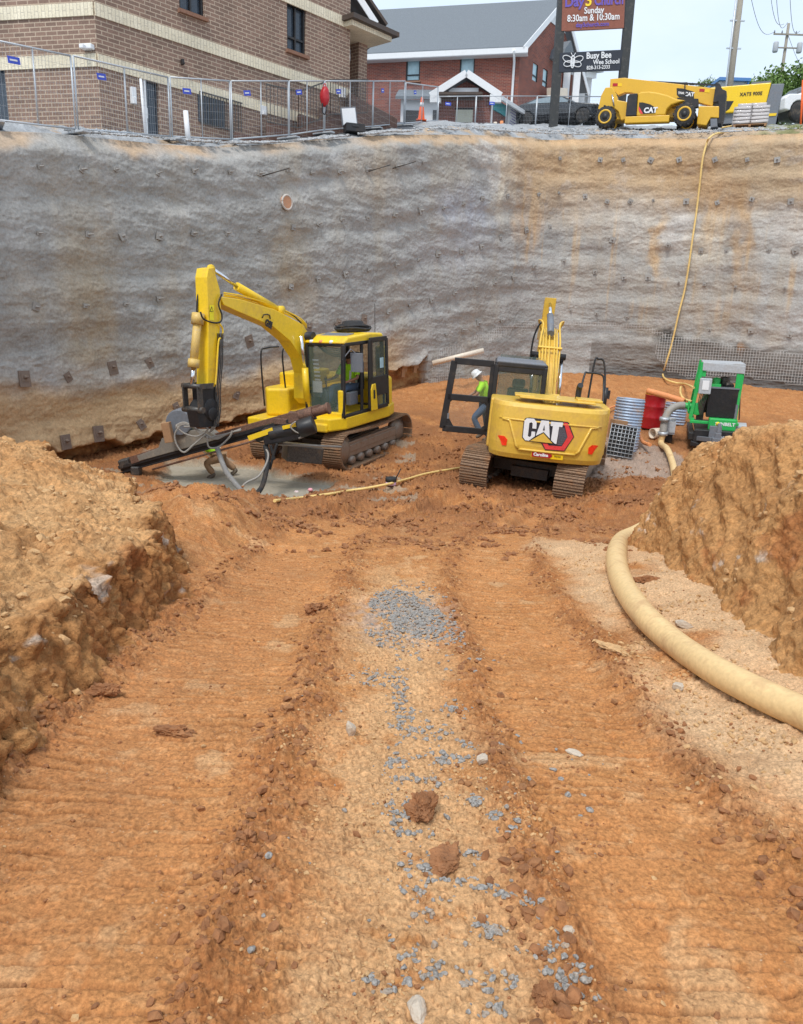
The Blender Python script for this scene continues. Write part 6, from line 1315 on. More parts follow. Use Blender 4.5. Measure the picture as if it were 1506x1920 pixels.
# yellow air hose over the wall
wp_ = [(1348,243),(1338,252),(1326,268),(1318,300),(1312,350),(1306,400),(1299,450),(1292,500),(1284,545),(1274,585),(1266,620),(1259,650),(1250,680)]
hw = []
for a, b in wp_[2:]:
    s_, z_ = s_of_ray(a, b); hw.append(Vector(wpt(np.array([s_]), np.array([z_]), .16)[0]))
top = [W(1412,242,34), W(1390,245,33.2), W(1365,247,32.4), W(1342,251,31.6), W(1330,259,31.0)]
m = MB(); m.tube(spline([W(1352,240,35.5), W(1380,236,35.5), W(1412,241,34.8)]+top+hw+[gpt(1243,702,.1), gpt(1250,712,.05), gpt(1268,718,.05), gpt(1285,720,.08), tw(560,660,0)], 8), .038, 8); tag(m.build('air_hose', M_['hose'], None), 'long yellow air hose hanging down the back wall to the green pump', 'hose')
m = MB(); m.tube(spline([tw(380,670,.3), tw(385,760,.2), tw(440,840,.1), tw(560,870,0)], 6), .035, 8); m.build('short_hose', M_['hose'], tp_, world=True)
m = MB(); m.tube(spline([gpt(a, b, .03) for a, b in ((864,877),(845,880),(800,888),(765,898),(735,906),(690,915),(655,920),(620,926),(560,934),(515,939))], 8), .028, 8); tag(m.build('air_hose', M_['hose'], None), 'thin yellow hose lying across the mud in front of the yellow excavator', 'hose')
m = MB(); m.tube(spline([gpt(a, b, .04) for a, b in ((1118,774),(1140,766),(1160,760),(1190,759))], 6), .03, 8); tag(m.build('hose', M_['orange'], None), 'thin orange hose behind the ochre excavator leading to the striped pipe', 'hose')
def base(px, row): P = onground(px, row); return P
p = base(1221,803); t = thing('oil_drum', 'red steel drum with a yellow lid beside the pump trailer', 'drum', frame(p, .4, rx=.04)); H_ = 1.0; R_ = .30
m = MB(); pr_ = [(.27,0),(R_,.0),(R_,.02)]; 
for zc in (.33, .66): pr_ += [(R_,zc-.03),(R_+.014,zc),(R_,zc+.03)]
pr_ += [(R_,H_-.02),(R_+.008,H_-.01),(R_,H_)]; m.lathe(pr_, n=32); m.build('drum_body', M_['red'], t); m = MB(); m.lathe([(R_-.0,H_+.004),(R_-.005,H_+.02),(R_-.03,H_+.012)], n=32); m.build('lid', M_['comp'], t)
M_['corr'] = simple('rusty_galvanised_pipe', (.36,.45,.58), .45, metal=.2, dirt=.85, dcol=(.55,.33,.16), dscale=3)
def corr(px, row, r, h, label):
    p = base(px, row); m = MB(); n = int(h/.075); pr_ = [(r-.03,0)]
    for i in range(n*6+1): z = h*i/(n*6); pr_.append((r+.016*math.sin(2*PI*i/6), z))
    V = []; N_ = 36
    for (rr, z) in pr_[1:]:
        for k in range(N_): a = 2*PI*k/N_; V.append((rr*math.cos(a), rr*math.sin(a), z))
    L_ = len(pr_)-1
    for z in (h-.0, .3):
        for k in range(N_): a = 2*PI*k/N_; V.append(((r-.035)*math.cos(a), (r-.035)*math.sin(a), z))
    F = [(i*N_+k, i*N_+(k+1) % N_, (i+1)*N_+(k+1) % N_, (i+1)*N_+k) for i in range(L_+1) for k in range(N_)]; m.add(V, F, True)
    o = m.build('corrugated_pipe', M_['corr'], None); o.location = p-Vector((0,0,.05)); o.rotation_euler = (-.03,.06,0); tag(o, label, 'pipe'); return p
corr(1168,842,.37,1.38,'upright blue grey corrugated pipe with rust stripes between the excavator and the red drum'); corr(1263,792,.33,.65,'shorter corrugated pipe partly hidden behind the grey pump hose')
p = base(1162,860); t = thing('wire_crate', 'leaning black panel with a pale wire grid beside the ochre excavator', 'wire crate', frame(p+Vector((0,.1,0)), -.1, rx=-.22, ry=.13))
m = MB(); m.box((0,.04,.42), (.66,.03,.78)); m.build('black_sheet', M_['rub'], t); m = MB()
for i in range(8): m.tube([(-.33+i*.66/7,0,.02),(-.33+i*.66/7,0,.84)], .009, 5)
for i in range(9): m.tube([(-.33,-.012,.02+i*.1),(.33,-.012,.02+i*.1)], .009, 5)
m.build('wire_grid', M_['galv'], t)
p = base(1157,848); o = MB().box((0,0,.55),(.36,.3,.5)).build('carton', M_['wood'], None, bevel=.01); o.location = p+Vector((0,.35,0)); o.rotation_euler = (0,.1,.2); tag(o, 'brown box standing behind the wire grid panel', 'box')
def pipe(a, ya, b, yb, r, mt, label, hollow=True, name='pipe', mid=None):
    A = W(*a, ya); B = W(*b, yb); m = MB(); pts = [A, B] if mid is None else spline([A, W(*mid, (ya+yb)/2), B], 6); m.tube(pts, r, 18)
    o = m.build(name, M_[mt], None); tag(o, label, 'pipe')
    if hollow: d = (B-A).normalized(); 
    return o
pipe((1214,733),21.6,(1284,753),20.9,.085,'orange','thick orange pipe reaching from the drum lid to the pump',mid=(1248,742))
pipe((1198,812),20.6,(1219,834),19.7,.05,'orange','short bent pink pipe lying below the red drum',mid=(1205,828))
def openpipe(C, d, r, L, mt, label):
    d = Vector(d).normalized(); m = MB(); o_ = Vector(C); a = d.orthogonal().normalized(); b = d.cross(a); V = []; N_ = 24
    for rr, h in ((r*.85, L*.7), (r*.85, 0), (r, 0), (r, L), (0.01, L)):
        for k in range(N_): t_ = 2*PI*k/N_; V.append(o_+d*h+(a*math.cos(t_)+b*math.sin(t_))*rr)
    m.add(V, [(i*N_+k, i*N_+(k+1) % N_, (i+1)*N_+(k+1) % N_, (i+1)*N_+k) for i in range(4) for k in range(N_)]+[tuple(range(N_))], True); tag(m.build('pipe', M_[mt], None), label, 'pipe')
P = base(1222,824); openpipe(P+Vector((0,0,.16)), (.9,.45,0), .15, .55, 'pvc', 'short wide tan pipe with an open end below the red drum')
A_ = W(811,681,25.6); B_2 = W(907,657,25.6); openpipe(B_2, A_-B_2, .085, (A_-B_2).length, 'pvc', 'long pale plastic pipe leaning against the exposed wire mesh')
# boards standing at the foot of the left wall
for a, r0, r1, l in ((763,655,700,'taller weathered board standing in the cut soil at the wall foot'),(786,672,692,'shorter broken board beside the taller one at the wall foot')):
    s_, z_ = s_of_ray(a, r1); q = Vector(wpt(np.array([s_]), np.array([z_]), .25)[0]); h_ = (r1-r0)/1397*26; m = MB(); m.box((0,0,h_/2), (.16,.06,h_+.3), Matrix.Rotation(.08, 3, 'Y')); m.box((.13,.02,h_*.4), (.09,.05,h_*.7)); o = m.build('board', M_['wood'], None, bevel=.008); o.location = q; o.rotation_euler = (0,0,.8); tag(o, l, 'board')
P = base(733,910); t = thing('tape_spool', 'black and pink spool standing on the mud by the thin yellow hose', 'spool', frame(P))
m = MB(); m.lathe([(.10,0),(.11,.01),(.11,.06),(.10,.07)]); m.build('pink_base', simple('pink_plastic', (.7,.45,.62), .5), t); m = MB(); m.lathe([(.06,.07),(.115,.075),(.12,.14),(.10,.16),(.05,.15)]); m.build('black_top', M_['rub'], t); m = MB(); m.tube([(.1,0,.14),(.2,.05,.34)], .012, 6); m.build('stick', M_['rub'], t)
for a, b, l in ((556,925,'pale pink cap on the mud near the hose end'),(582,923,'red and white cap on the mud near the hose end')):
    P = base(a, b); m = MB(); m.lathe([(.045,0),(.05,.03),(.03,.055)], n=12); o = m.build('cap', simple('cap_'+str(a), (.75,.35,.38) if a > 570 else (.75,.6,.58), .5), None); o.location = P; tag(o, l, 'cap')
# ================================================================ VEHICLES ON THE LOT
HY = 35.0; hb = W(1213,244,HY); hM = frame((hb.x, HY, lz(hb.x, HY)+.0), math.radians(-24), ry=math.radians(2.0)) @ Matrix.Scale(.9, 4); hM.translation = W(1217,246,HY)
th = thing('telehandler', 'ochre telescopic handler parked at the edge above the back wall', 'telehandler', hM); q_ = .00325
def hl(cx, cy): return ((cx-790)*q_/.93, (752-cy)*q_)
def hpoly(m, pts, y0, y1): return m.prism([hl(*p) for p in pts], 'y', y0, y1)
for cx in (230, 1245):
    for y in (-.82, .82):
        x, z = hl(cx, 592+50); z = .47; m = MB(); m.lathe([(.30,-.19),(.43,-.18),(.46,-.14),(.46,.14),(.43,.18),(.30,.19)], (x,y,z), 30, 'y')
        for k in range(18): a = 2*PI*k/18; m.box((x+math.cos(a)*.47,y+.08*(-1)**k,z+math.sin(a)*.47), (.05,.22,.08), Matrix.Rotation(-a, 3, 'Y'))
        wh = m.build('wheel', M_['tyre'], th); m = MB(); m.lathe([(.05,-.15),(.22,-.14),(.24,-.20),(.31,-.21),(.31,.21),(.24,.2),(.22,.14),(.05,.15)], (x,y,z), 24, 'y'); rm = m.build('rim', M_['tele'], wh); m = MB(); sgy = -1 if y < 0 else 1; m.lathe([(.02,-.06),(.12,-.05),(.13,.05)], (x,y+sgy*.16,z), 14, 'y'); m.build('hub', M_['blk'], wh)
m = MB(); hpoly(m, [(495,612),(1065,612),(1065,700),(495,700)], -.95, -.55); m.box((0,0,.65), (3.4,.9,.4)); hpoly(m, [(100,500),(120,300),(165,195),(255,195),(320,290),(350,370),(495,400),(500,620),(430,640),(380,520),(300,460),(180,460)], -.62, -.05); hpoly(m, [(1390,470),(1640,480),(1660,630),(1560,620),(1520,720),(1400,700)], -.35, .45)
chs = m.build('chassis', M_['tele'], th, bevel=.03)
m = MB(); hpoly(m, [(640,612),(620,320),(660,300),(760,298),(860,315),(1000,355),(1120,412),(1230,432),(1140,462),(1060,485),(1015,540),(1005,612)], -.95, -.30); hd = m.build('engine_hood', M_['tele'], th, bevel=.06, seg=3)
m = MB(); hpoly(m, [(500,606),(492,350),(520,325),(615,318),(640,606)], -.965, -.5); m.build('grille', M_['blk'], hd, bevel=.02)
m = MB(); hpoly(m, [(655,440),(700,440),(800,470),(865,510),(870,585),(720,588),(660,500)], -.972, -.955); m.build('black_decal', M_['blk'], hd)
m = MB(); hpoly(m, [(655,490),(665,500),(725,588),(695,585),(662,540)], -.976, -.958); m.build('red_decal', M_['logored'], hd)
text('CAT', .30, hM @ face_frame((hl(815,548)[0],-.985,hl(815,548)[1]), (1,0,0)), M_['white'], hd, bold=.014, ext=.002)
m = MB(); hpoly(m, [(a_, b_-45+(a_-185)*.06) for a_, b_ in [(185,85),(370,68),(1556,195),(1556,420),(1380,378),(620,292),(480,262),(400,262),(320,300),(190,195)]], -.05, .25); tb2 = m.build('boom', M_['tele'], th, bevel=.02)
m = MB(); hpoly(m, [(1070,205),(1150,215),(1290,260),(1310,350),(1120,325),(1085,290)], -.062, -.05); m.build('black_decal', M_['blk'], tb2); text('TH407', .13, hM @ face_frame((hl(1150,275)[0],-.07,hl(1150,275)[1]), (1,0,-.08)), M_['white'], tb2, bold=.006, ext=.002, name='lettering'); text('CAT', .22, hM @ face_frame((hl(1240,295)[0],-.07,hl(1240,295)[1]), (1,0,-.08)), M_['white'], tb2, bold=.010, ext=.002)
m = MB(); hpoly(m, [(228,100),(295,104),(295,142),(228,140)], -.062, -.05); hpoly(m, [(1360,228),(1425,236),(1425,270),(1360,262)], -.062, -.05); m.build('red_sticker', M_['red'], tb2); m = MB(); hpoly(m, [(296,104),(350,108),(350,148),(296,144)], -.062, -.05); hpoly(m, [(1426,236),(1490,244),(1490,285),(1426,275)], -.062, -.05); m.build('yellow_sticker', M_['comp'], tb2)
m = MB(); a = hl(380,72); b = hl(1556,195); m.beam((a[0],.1,a[1]+.05),(b[0],.1,b[1]+.05),.07,.06); a = hl(1170,170); b = hl(1215,470); m.beam((a[0],-.1,a[1]),(b[0],-.1,b[1]),.05,.05,(0,1,0)); hpoly(m, [(1220,160),(1260,135),(1285,165)], .05, .15); m.build('boom_rail', M_['blk'], th)
m = MB(); hpoly(m, [(1556,170),(1610,200),(1640,260),(1700,290),(1720,560),(1700,700),(1600,700),(1640,540),(1620,420),(1556,430)], -.3, .5); m.build('fork_carriage', M_['blk'], th, bevel=.02)
m = MB(); hpoly(m, [(1560,640),(1640,640),(1660,740),(1580,750)], -.4, .5); m.build('stabiliser_foot', M_['grey'], th)
m = MB(); hpoly(m, [(1100,345),(1370,372),(1385,470),(1240,500),(1130,420)], -.28, .0); m.box((.5,.3,1.0), (1.2,.7,.3)); m.build('cab_base', M_['blk'], th)
a = hl(270,300); b = hl(315,445); m = MB(); m.cyl((a[0],-.66,a[1]),(b[0],-.66,b[1]),.035); m.build('tilt_rod', M_['chrome'], th)
m = MB(); m.box((.75,.62,1.55), (1.3,.75,1.1)); m.build('cab', M_['blk'], th, bevel=.05)
# compressor
CY_ = 38.0; c0p = W(1378,234,CY_); cpM = frame((c0p.x, CY_, c0p.z), math.radians(-20)); cp_ = thing('air_compressor', 'large yellow trailer compressor with a grey rear end beside the pallet of bags', 'air compressor', cpM)
q2_ = .00365
def cl_(cx, cy): return ((cx-690)*q2_, (745-cy)*q2_)
m = MB(); m.prism([cl_(*p) for p in ((300,300),(1045,285),(1005,640),(960,600),(700,600),(500,600),(450,650),(430,400),(300,350))], 'y', 0, 1.6); cbod = m.build('canopy', M_['comp'], cp_, bevel=.04)
m = MB(); m.prism([cl_(*p) for p in ((1050,300),(1195,305),(1160,790),(960,790),(1000,645))], 'y', .02, 1.58); m.build('rear_end', M_['grey'], cp_, bevel=.03)
m = MB(); m.prism([cl_(*p) for p in ((545,465),(640,470),(600,560),(520,610),(500,740),(440,740),(520,590))], 'y', -.01, .2); m.prism([cl_(*p) for p in ((430,355),(505,355),(505,372),(430,372))], 'y', -.008, .1); m.prism([cl_(*p) for p in ((430,420),(505,420),(505,437),(430,437))], 'y', -.008, .1); m.build('vent', M_['blk'], cbod)
m = MB(); m.prism([cl_(*p) for p in ((820,262),(1040,258),(1040,285),(820,290))], 'y', .1, 1.5); m.box(((600-690)*q2_,.6,.35), (1.6,.9,.5)); m.build('top_vent', M_['grey'], cp_)
m = MB(); m.prism([cl_(*p) for p in ((1070,635),(1155,635),(1150,665),(1065,665))], 'y', -.01, .03); m.build('orange_reflector', M_['comp'], cp_)
text('XATS 900E', .20, cpM @ face_frame((cl_(830,402)[0],-.02,cl_(830,402)[1]), (1,0,0)), M_['blk'], cbod, ext=.002, bold=.004)
for x in (-.9, .9): m = MB(); m.lathe([(.2,-.1),(.36,-.1),(.36,.1),(.2,.1)], (x,.1,.36), 20, 'y'); m.build('wheel', M_['tyre'], cp_)
# pallet of bags
py_ = 35.2; pb = W(1404,241,py_); t = thing('bag_pallet', 'shrink wrapped pallet of grey bags in front of the yellow compressor', 'pallet', frame(pb, -.35))
m = MB(); rg = random.Random(5)
for L_ in range(6):
    for i in range(2):
        bm = bmesh.new(); bmesh.ops.create_cube(bm, size=1); bmesh.ops.subdivide_edges(bm, edges=bm.edges, cuts=4, use_grid_fill=True)
        k = 1 if L_ < 5 else .8; sx, sy, sz = .72*k, 1.15*k, .165
        for vv in bm.verts:
            c = vv.co; f_ = (1-abs(c.x*2)**4)*(1-abs(c.y*2)**4); c.z *= .55+.5*max(0, f_)
        V = [Vector((vv.co.x*sx+(i-.5)*.66*k+rg.uniform(-.02,.02)*0, vv.co.y*sy, vv.co.z*sz+.15+L_*.135+.02*float(n2(vv.co.x*5+i, vv.co.y*5+L_)))) for vv in bm.verts]; m.add(V, [tuple(q.index for q in f.verts) for f in bm.faces], True); bm.free()
m.build('bag_stack', M_['bags'], t); m = MB()
for i in range(5): m.box((0,-.5+i*.25,.05), (1.35,.1,.025))
for i in range(3): m.box((-.6+i*.6,0,.0), (.09,1.1,.08))
m.build('pallet_base', M_['wood'], t)
# pickup at the right edge
pk = thing('pickup_truck', 'white pickup truck cut off by the right edge of the photo', 'pickup truck', frame(W(1494,240,38.5), math.radians(-165)))
def carbody(prof, w_, wt, zb):
    m = MB(); n = len(prof); V = []
    for sgn in (-1, 1):
        for x, z in prof: k = wt+(w_-wt)*(1-min(1, max(0, (z-zb)/.5))); V.append((x, sgn*k/2*(.94 if z < .3 else 1), z))
    F = [tuple(range(n)), tuple(range(2*n-1, n-1, -1))]+[(i, (i+1) % n, (i+1) % n+n, i+n) for i in range(n)]; m.add(V, F); return m
def arch(x, r, n=7, z=.33): return [(x+math.cos(a)*r, z+math.sin(a)*r) for a in np.linspace(PI-.0, 0, n)]
pf = [(-1.6,.45)]+arch(-.85,.46,9,.42)+[(.6,.45)]+[(2.0,.45)]+arch(2.55,.46,9,.42)+[(3.3,.5),(3.3,1.1),(1.9,1.15),(1.85,1.75),(.6,1.8),(-.05,1.22),(-1.45,1.08),(-1.65,.9)]
pf = [(-x, z) for x, z in pf]
carbody(pf, 1.95, 1.65, 1.15).build('body', M_['white'], pk, bevel=.04)
for x in (.85, -2.55):
    for y in (-.86, .86): m = MB(); m.lathe([(.2,-.12),(.38,-.11),(.41,-.07),(.41,.07),(.38,.11),(.2,.12)], (x,y,.41), 24, 'y'); wh = m.build('wheel', M_['tyre'], pk); m = MB(); m.lathe([(.02,-.1),(.22,-.11),(.22,.11),(.02,.1)], (x,y,.41), 18, 'y'); m.build('rim', M_['lgrey'], wh)
for sgn in (-1, 1): m = MB(); m.box((-.95,sgn*.87,1.45), (1.3,.04,.35), Matrix.Rotation(sgn*-.3, 3, 'X')); m.build('side_window', M_['wglass'], pk)
m = MB(); m.box((.35,0,1.5), (.03,1.45,.62), Matrix.Rotation(-.85, 3, 'Y')); m.build('windscreen', M_['wglass'], pk)
a = W(1501,245,36.5); b = W(1506,150,36.5); m = MB(); m.tube([a, b], .045, 8); tag(m.build('marker_pole', M_['coneor'], None), 'red and white marker pole in front of the white pickup', 'pole')
# black car behind the fence
cY = 43; cr = thing('parked_car', 'black two door car parked behind the fence by the sign post', 'car', frame((W(1046,238,cY).x, cY, W(1046,241,cY).z), math.radians(-24)))
cpf = [(-2.3,.35)]+arch(-1.45,.37,9)+[(-.9,.25),(.9,.25)]+arch(1.45,.37,9)+[(2.3,.35),(2.38,.6),(2.15,.83),(1.0,.98),(.35,1.32),(-.35,1.40),(-1.1,1.33),(-1.9,1.05),(-2.35,.98),(-2.4,.6)]
carbody(cpf, 1.85, 1.35, .9).build('body', M_['carblk'], cr, bevel=.05)
gw_ = [(.78,1.0),(.30,1.27),(-.35,1.34),(-1.0,1.28),(-1.5,1.08)]
m = MB()
for sgn in (-1, 1): V = [(x, sgn*(.70+.215*(1-(z-.95)/.5)), z) for x, z in gw_]; m.add(V, [tuple(range(5))])
m.build('side_window', simple('car_glass', (.20,.26,.30), .08, dirt=0), cr)
m = MB(); m.add([(1.0,-.78,1.0),(1.0,.78,1.0),(.36,.66,1.335),(.36,-.66,1.335)], [(0,1,2,3)]); m.build('windscreen', M_['bluewin'], cr)
for x in (-1.45, 1.45):
    for y in (-.84, .84): m = MB(); m.lathe([(.2,-.1),(.31,-.1),(.335,-.06),(.335,.06),(.31,.1),(.2,.1)], (x,y,.335), 24, 'y'); wh = m.build('wheel', M_['tyre'], cr); m = MB(); m.lathe([(.02,-.08),(.21,-.1),(.21,.1),(.02,.08)], (x,y,.335), 18, 'y'); m.build('rim', M_['grey'], wh)
for y in (-.7, .7): m = MB(); m.box((2.26,y,.68), (.12,.34,.1)); m.build('headlight', M_['lgrey'], cr, bevel=.02); m = MB(); m.box((.75,y*1.42,1.0), (.16,.18,.1)); m.build('door_mirror', M_['carblk'], cr, bevel=.03)
# ================================================================ PEOPLE
def skin(name, verts, edges, rad, m_, parent=None, sub=2, root=0):
    me = bpy.data.meshes.new(name); me.from_pydata([tuple(v) for v in verts], edges, []); bm = bmesh.new(); bm.from_mesh(me); ly = bm.verts.layers.skin.verify(); bm.verts.ensure_lookup_table()
    for i, v_ in enumerate(bm.verts): r = rad[i]; v_[ly].radius = (r, r) if not isinstance(r, tuple) else r; v_[ly].use_root = (i == root)
    bm.to_mesh(me); bm.free(); o = bpy.data.objects.new('tmp', me); COL.objects.link(o); o.modifiers.new('s', 'SKIN'); sb = o.modifiers.new('u', 'SUBSURF'); sb.levels = sub; sb.render_levels = sub
    dg = bpy.context.evaluated_depsgraph_get(); m2 = bpy.data.meshes.new_from_object(o.evaluated_get(dg)); bpy.data.objects.remove(o); m2.materials.clear(); m2.materials.append(m_)
    for p_ in m2.polygons: p_.use_smooth = True
    m2.name = name; o = bpy.data.objects.new(name, m2); COL.objects.link(o)
    if parent is not None: o.parent = parent
    return o
def person(J, label, M, colors, helmet='hat', vest=True, scale=1, hem=.12):
    # J: joints in person space: pelvis, chest, neck, head, and per side (l/r): sh, el, wr, hip, kn, an, toe
    t = thing('person', label, 'person', M); J = {k: Vector(v_) for k, v_ in J.items()}
    V = []; E = []; Rr = []; ix = {}
    def add(k, p, r, par=None): ix[k] = len(V); V.append(Vector(p)); Rr.append(r); (E.append((ix[par], ix[k])) if par else None)
    add('pelvis', J['pelvis'], (.15, .11)); add('waist', J['pelvis'].lerp(J['chest'], .5), (.13, .10), 'pelvis'); add('chest', J['chest'], (.155, .11), 'waist'); add('neck', J['neck'], .055, 'chest')
    hd_ = J['head']-J['neck']; add('jaw', J['neck']+hd_*.45, (.07, .08), 'neck'); add('skull', J['neck']+hd_*1.05, (.078, .092), 'jaw'); add('crown', J['neck']+hd_*1.45, (.05, .06), 'skull')
    for s_ in 'lr':
        add('sh'+s_, J['sh'+s_], .062, 'chest'); add('el'+s_, J['el'+s_], .042, 'sh'+s_); add('wr'+s_, J['wr'+s_], .028, 'el'+s_)
        d = (J['wr'+s_]-J['el'+s_]).normalized(); sd2 = d.cross(Vector((0,0,1))); sd2 = sd2.normalized() if sd2.length > .1 else Vector((0,1,0)); dn = d.cross(sd2)
        add('pm'+s_, J['wr'+s_]+d*.07, (.035, .02), 'wr'+s_)
        for f_ in range(5):
            o = (f_-1.5)*.018; L_ = (.07,.08,.075,.06,.05)[f_]
            if f_ == 4: a_ = J['wr'+s_]+d*.05+sd2*.045; b_ = a_+d*.035+sd2*.02
            else: a_ = J['wr'+s_]+d*.11+sd2*o; b_ = a_+d*L_*.7-dn*.02
            add('f%d%s' % (f_, s_), a_, .009, 'pm'+s_); add('g%d%s' % (f_, s_), b_, .008, 'f%d%s' % (f_, s_))
        add('hp'+s_, J['hip'+s_], .088, 'pelvis'); add('kn'+s_, J['kn'+s_], .058, 'hp'+s_); add('an'+s_, J['an'+s_], .04, 'kn'+s_); add('to'+s_, J['toe'+s_], (.045, .03), 'an'+s_)
    skin('body', V, E, Rr, M_['skin'], t, 1)
    V = []; E = []; Rr = []; ix = {}
    add('pelvis', J['pelvis'].lerp(J['chest'], hem), (.165,.125)); add('waist', J['pelvis'].lerp(J['chest'], .5), (.16,.125), 'pelvis'); add('chest', J['chest'], (.185,.135), 'waist'); add('ck', J['chest'].lerp(J['neck'], .75), .085, 'chest')
    for s_ in 'lr': add('sh'+s_, J['sh'+s_], .085, 'chest'); add('el'+s_, J['sh'+s_].lerp(J['el'+s_], .85), .062, 'sh'+s_)
    sh_ = skin('vest' if vest else 'shirt', V, E, Rr, M_[colors[0]], t, 2)
    if vest:
        m = MB(); f_ = (J['chest']-J['pelvis']); sx_ = (J['shl']-J['shr']).normalized(); fr_ = f_.cross(sx_).normalized()
        for sgn in (-1, 1):
            for q in (-1, 1): m.beam(J['pelvis'].lerp(J['chest'], .1)+sx_*q*.10+fr_*sgn*.135, J['chest']+sx_*q*.10+fr_*sgn*.145, .05, .012, tuple(fr_))
        m.build('reflective_strip', M_['vband'], sh_)
    V = []; E = []; Rr = []; ix = {}
    add('pelvis', J['pelvis'], (.165,.13))
    for s_ in 'lr': add('hp'+s_, J['hip'+s_], .115, 'pelvis'); add('kn'+s_, J['kn'+s_], .088, 'hp'+s_); add('an'+s_, J['kn'+s_].lerp(J['an'+s_], .92), .072, 'kn'+s_)
    skin('trousers', V, E, Rr, M_[colors[1]], t, 2)
    for s_ in 'lr': skin('boot', [J['kn'+s_].lerp(J['an'+s_], .75), J['an'+s_], J['toe'+s_]], [(0,1),(1,2)], [.055,.062,(.055,.04)], M_['boot'], t, 2)
    up = hd_.normalized(); hc = J['neck']+hd_*1.15; q = up.to_track_quat('Z', 'Y').to_matrix().to_4x4(); q.translation = hc
    m = MB()
    if helmet: m.lathe([(.155,-.005),(.155,.01),(.125,.02),(.122,.06),(.105,.11),(.06,.145),(.01,.155)], n=20); o = m.build('hard_hat', M_[helmet], t, M=q)
    else: m.lathe([(.09,-.02),(.105,.03),(.09,.09),(.04,.125),(.01,.13)], n=18); o = m.build('hair', M_['hair'], t, M=q)
    return t
def face(t, neck, head, fwd):
    neck = Vector(neck); head = Vector(head); up = (head-neck).normalized(); f_ = Vector(fwd).normalized(); r_ = f_.cross(up).normalized(); c = neck+(head-neck)*.85
    m = MB(); m.lathe([(.005,-.0),(.016,.02),(.012,.05)], c+f_*.085-up*.03, 8); m.build('nose', M_['skin'], t); m = MB()
    for s_ in (-1, 1): m.lathe([(.004,-.008),(.011,0),(.004,.008)], c+f_*.088+r_*s_*.032+up*.022, 8)
    m.build('eye', M_['blk'], t); m = MB(); m.beam(c+f_*.088-up*.06-r_*.02, c+f_*.088-up*.06+r_*.02, .01, .008); m.build('mouth', M_['maroon'], t)
# operator in the yellow cab (machine space)
J = dict(pelvis=(.35,.70,1.78), chest=(.30,.70,2.12), neck=(.32,.70,2.32), head=(.36,.70,2.44), shl=(.32,.90,2.24), shr=(.32,.50,2.24), ell=(.45,1.00,1.98), elr=(.50,.42,1.98), wrl=(.80,.93,1.93), wrr=(.88,.46,1.96), hipl=(.40,.80,1.74), hipr=(.40,.60,1.74), knl=(.85,.86,1.78), knr=(.85,.52,1.78), anl=(1.0,.84,1.38), anr=(1.0,.54,1.38), toel=(1.15,.84,1.33), toer=(1.15,.54,1.33))
t = person(J, 'operator in a lime vest sitting in the cab of the yellow excavator', kM, ('vest','denim'), None); face(t, J['neck'], J['head'], (1,0,-.1))
# worker bending behind the drill mast
fp = onground(396,903); fp2 = onground(428,902)
J = dict(pelvis=(.02,0,.50), chest=(-.28,.05,.76), neck=(-.48,.05,.88), head=(-.60,.05,.92), shl=(-.40,-.17,.84), shr=(-.40,.24,.84), ell=(-.60,-.22,.80), elr=(-.63,.3,.82), wrl=(-.80,-.15,.72), wrr=(-.80,.2,.75), hipl=(.04,-.11,.43), hipr=(.04,.11,.43), knl=(-.24,-.12,.32), knr=(.08,.14,.38), anl=(-.05,-.12,.05), anr=(.42,.14,.10), toel=(-.22,-.14,-.02), toer=(.27,.14,.0))
w2_ = thing; t = person(J, 'worker bending in the grey slurry beneath the drill mast', frame((W(408,900,16.3).x, 16.3, -3.62), .15), ('vest','tanpants'), 'hat', hem=-.15)
# worker by the open cab door
g_ = onground(900,812); wy = 19.2; wx = W(910,760,wy).x; wz = float(zbase(wy))
J = dict(pelvis=(0,0,.95), chest=(-.06,-.02,1.34), neck=(-.14,-.02,1.55), head=(-.24,-.03,1.66), shl=(-.10,-.22,1.46), shr=(-.08,.2,1.46), ell=(-.22,-.28,1.22), elr=(-.28,.24,1.22), wrl=(-.40,-.22,1.08), wrr=(-.45,.18,1.12), hipl=(0,-.1,.9), hipr=(0,.1,.9), knl=(-.28,-.12,.60), knr=(.06,.12,.48), anl=(-.05,-.12,.18), anr=(.12,.12,.05), toel=(-.2,-.12,.1), toer=(-.03,.12,.0))
z_ = W(893,805,wy).z; t = person(J, 'worker in a lime vest and white hard hat seen through the open cab door', frame((wx, wy, W(886,694,wy).z-1.80), -.1), ('vest','denim'), 'hat')
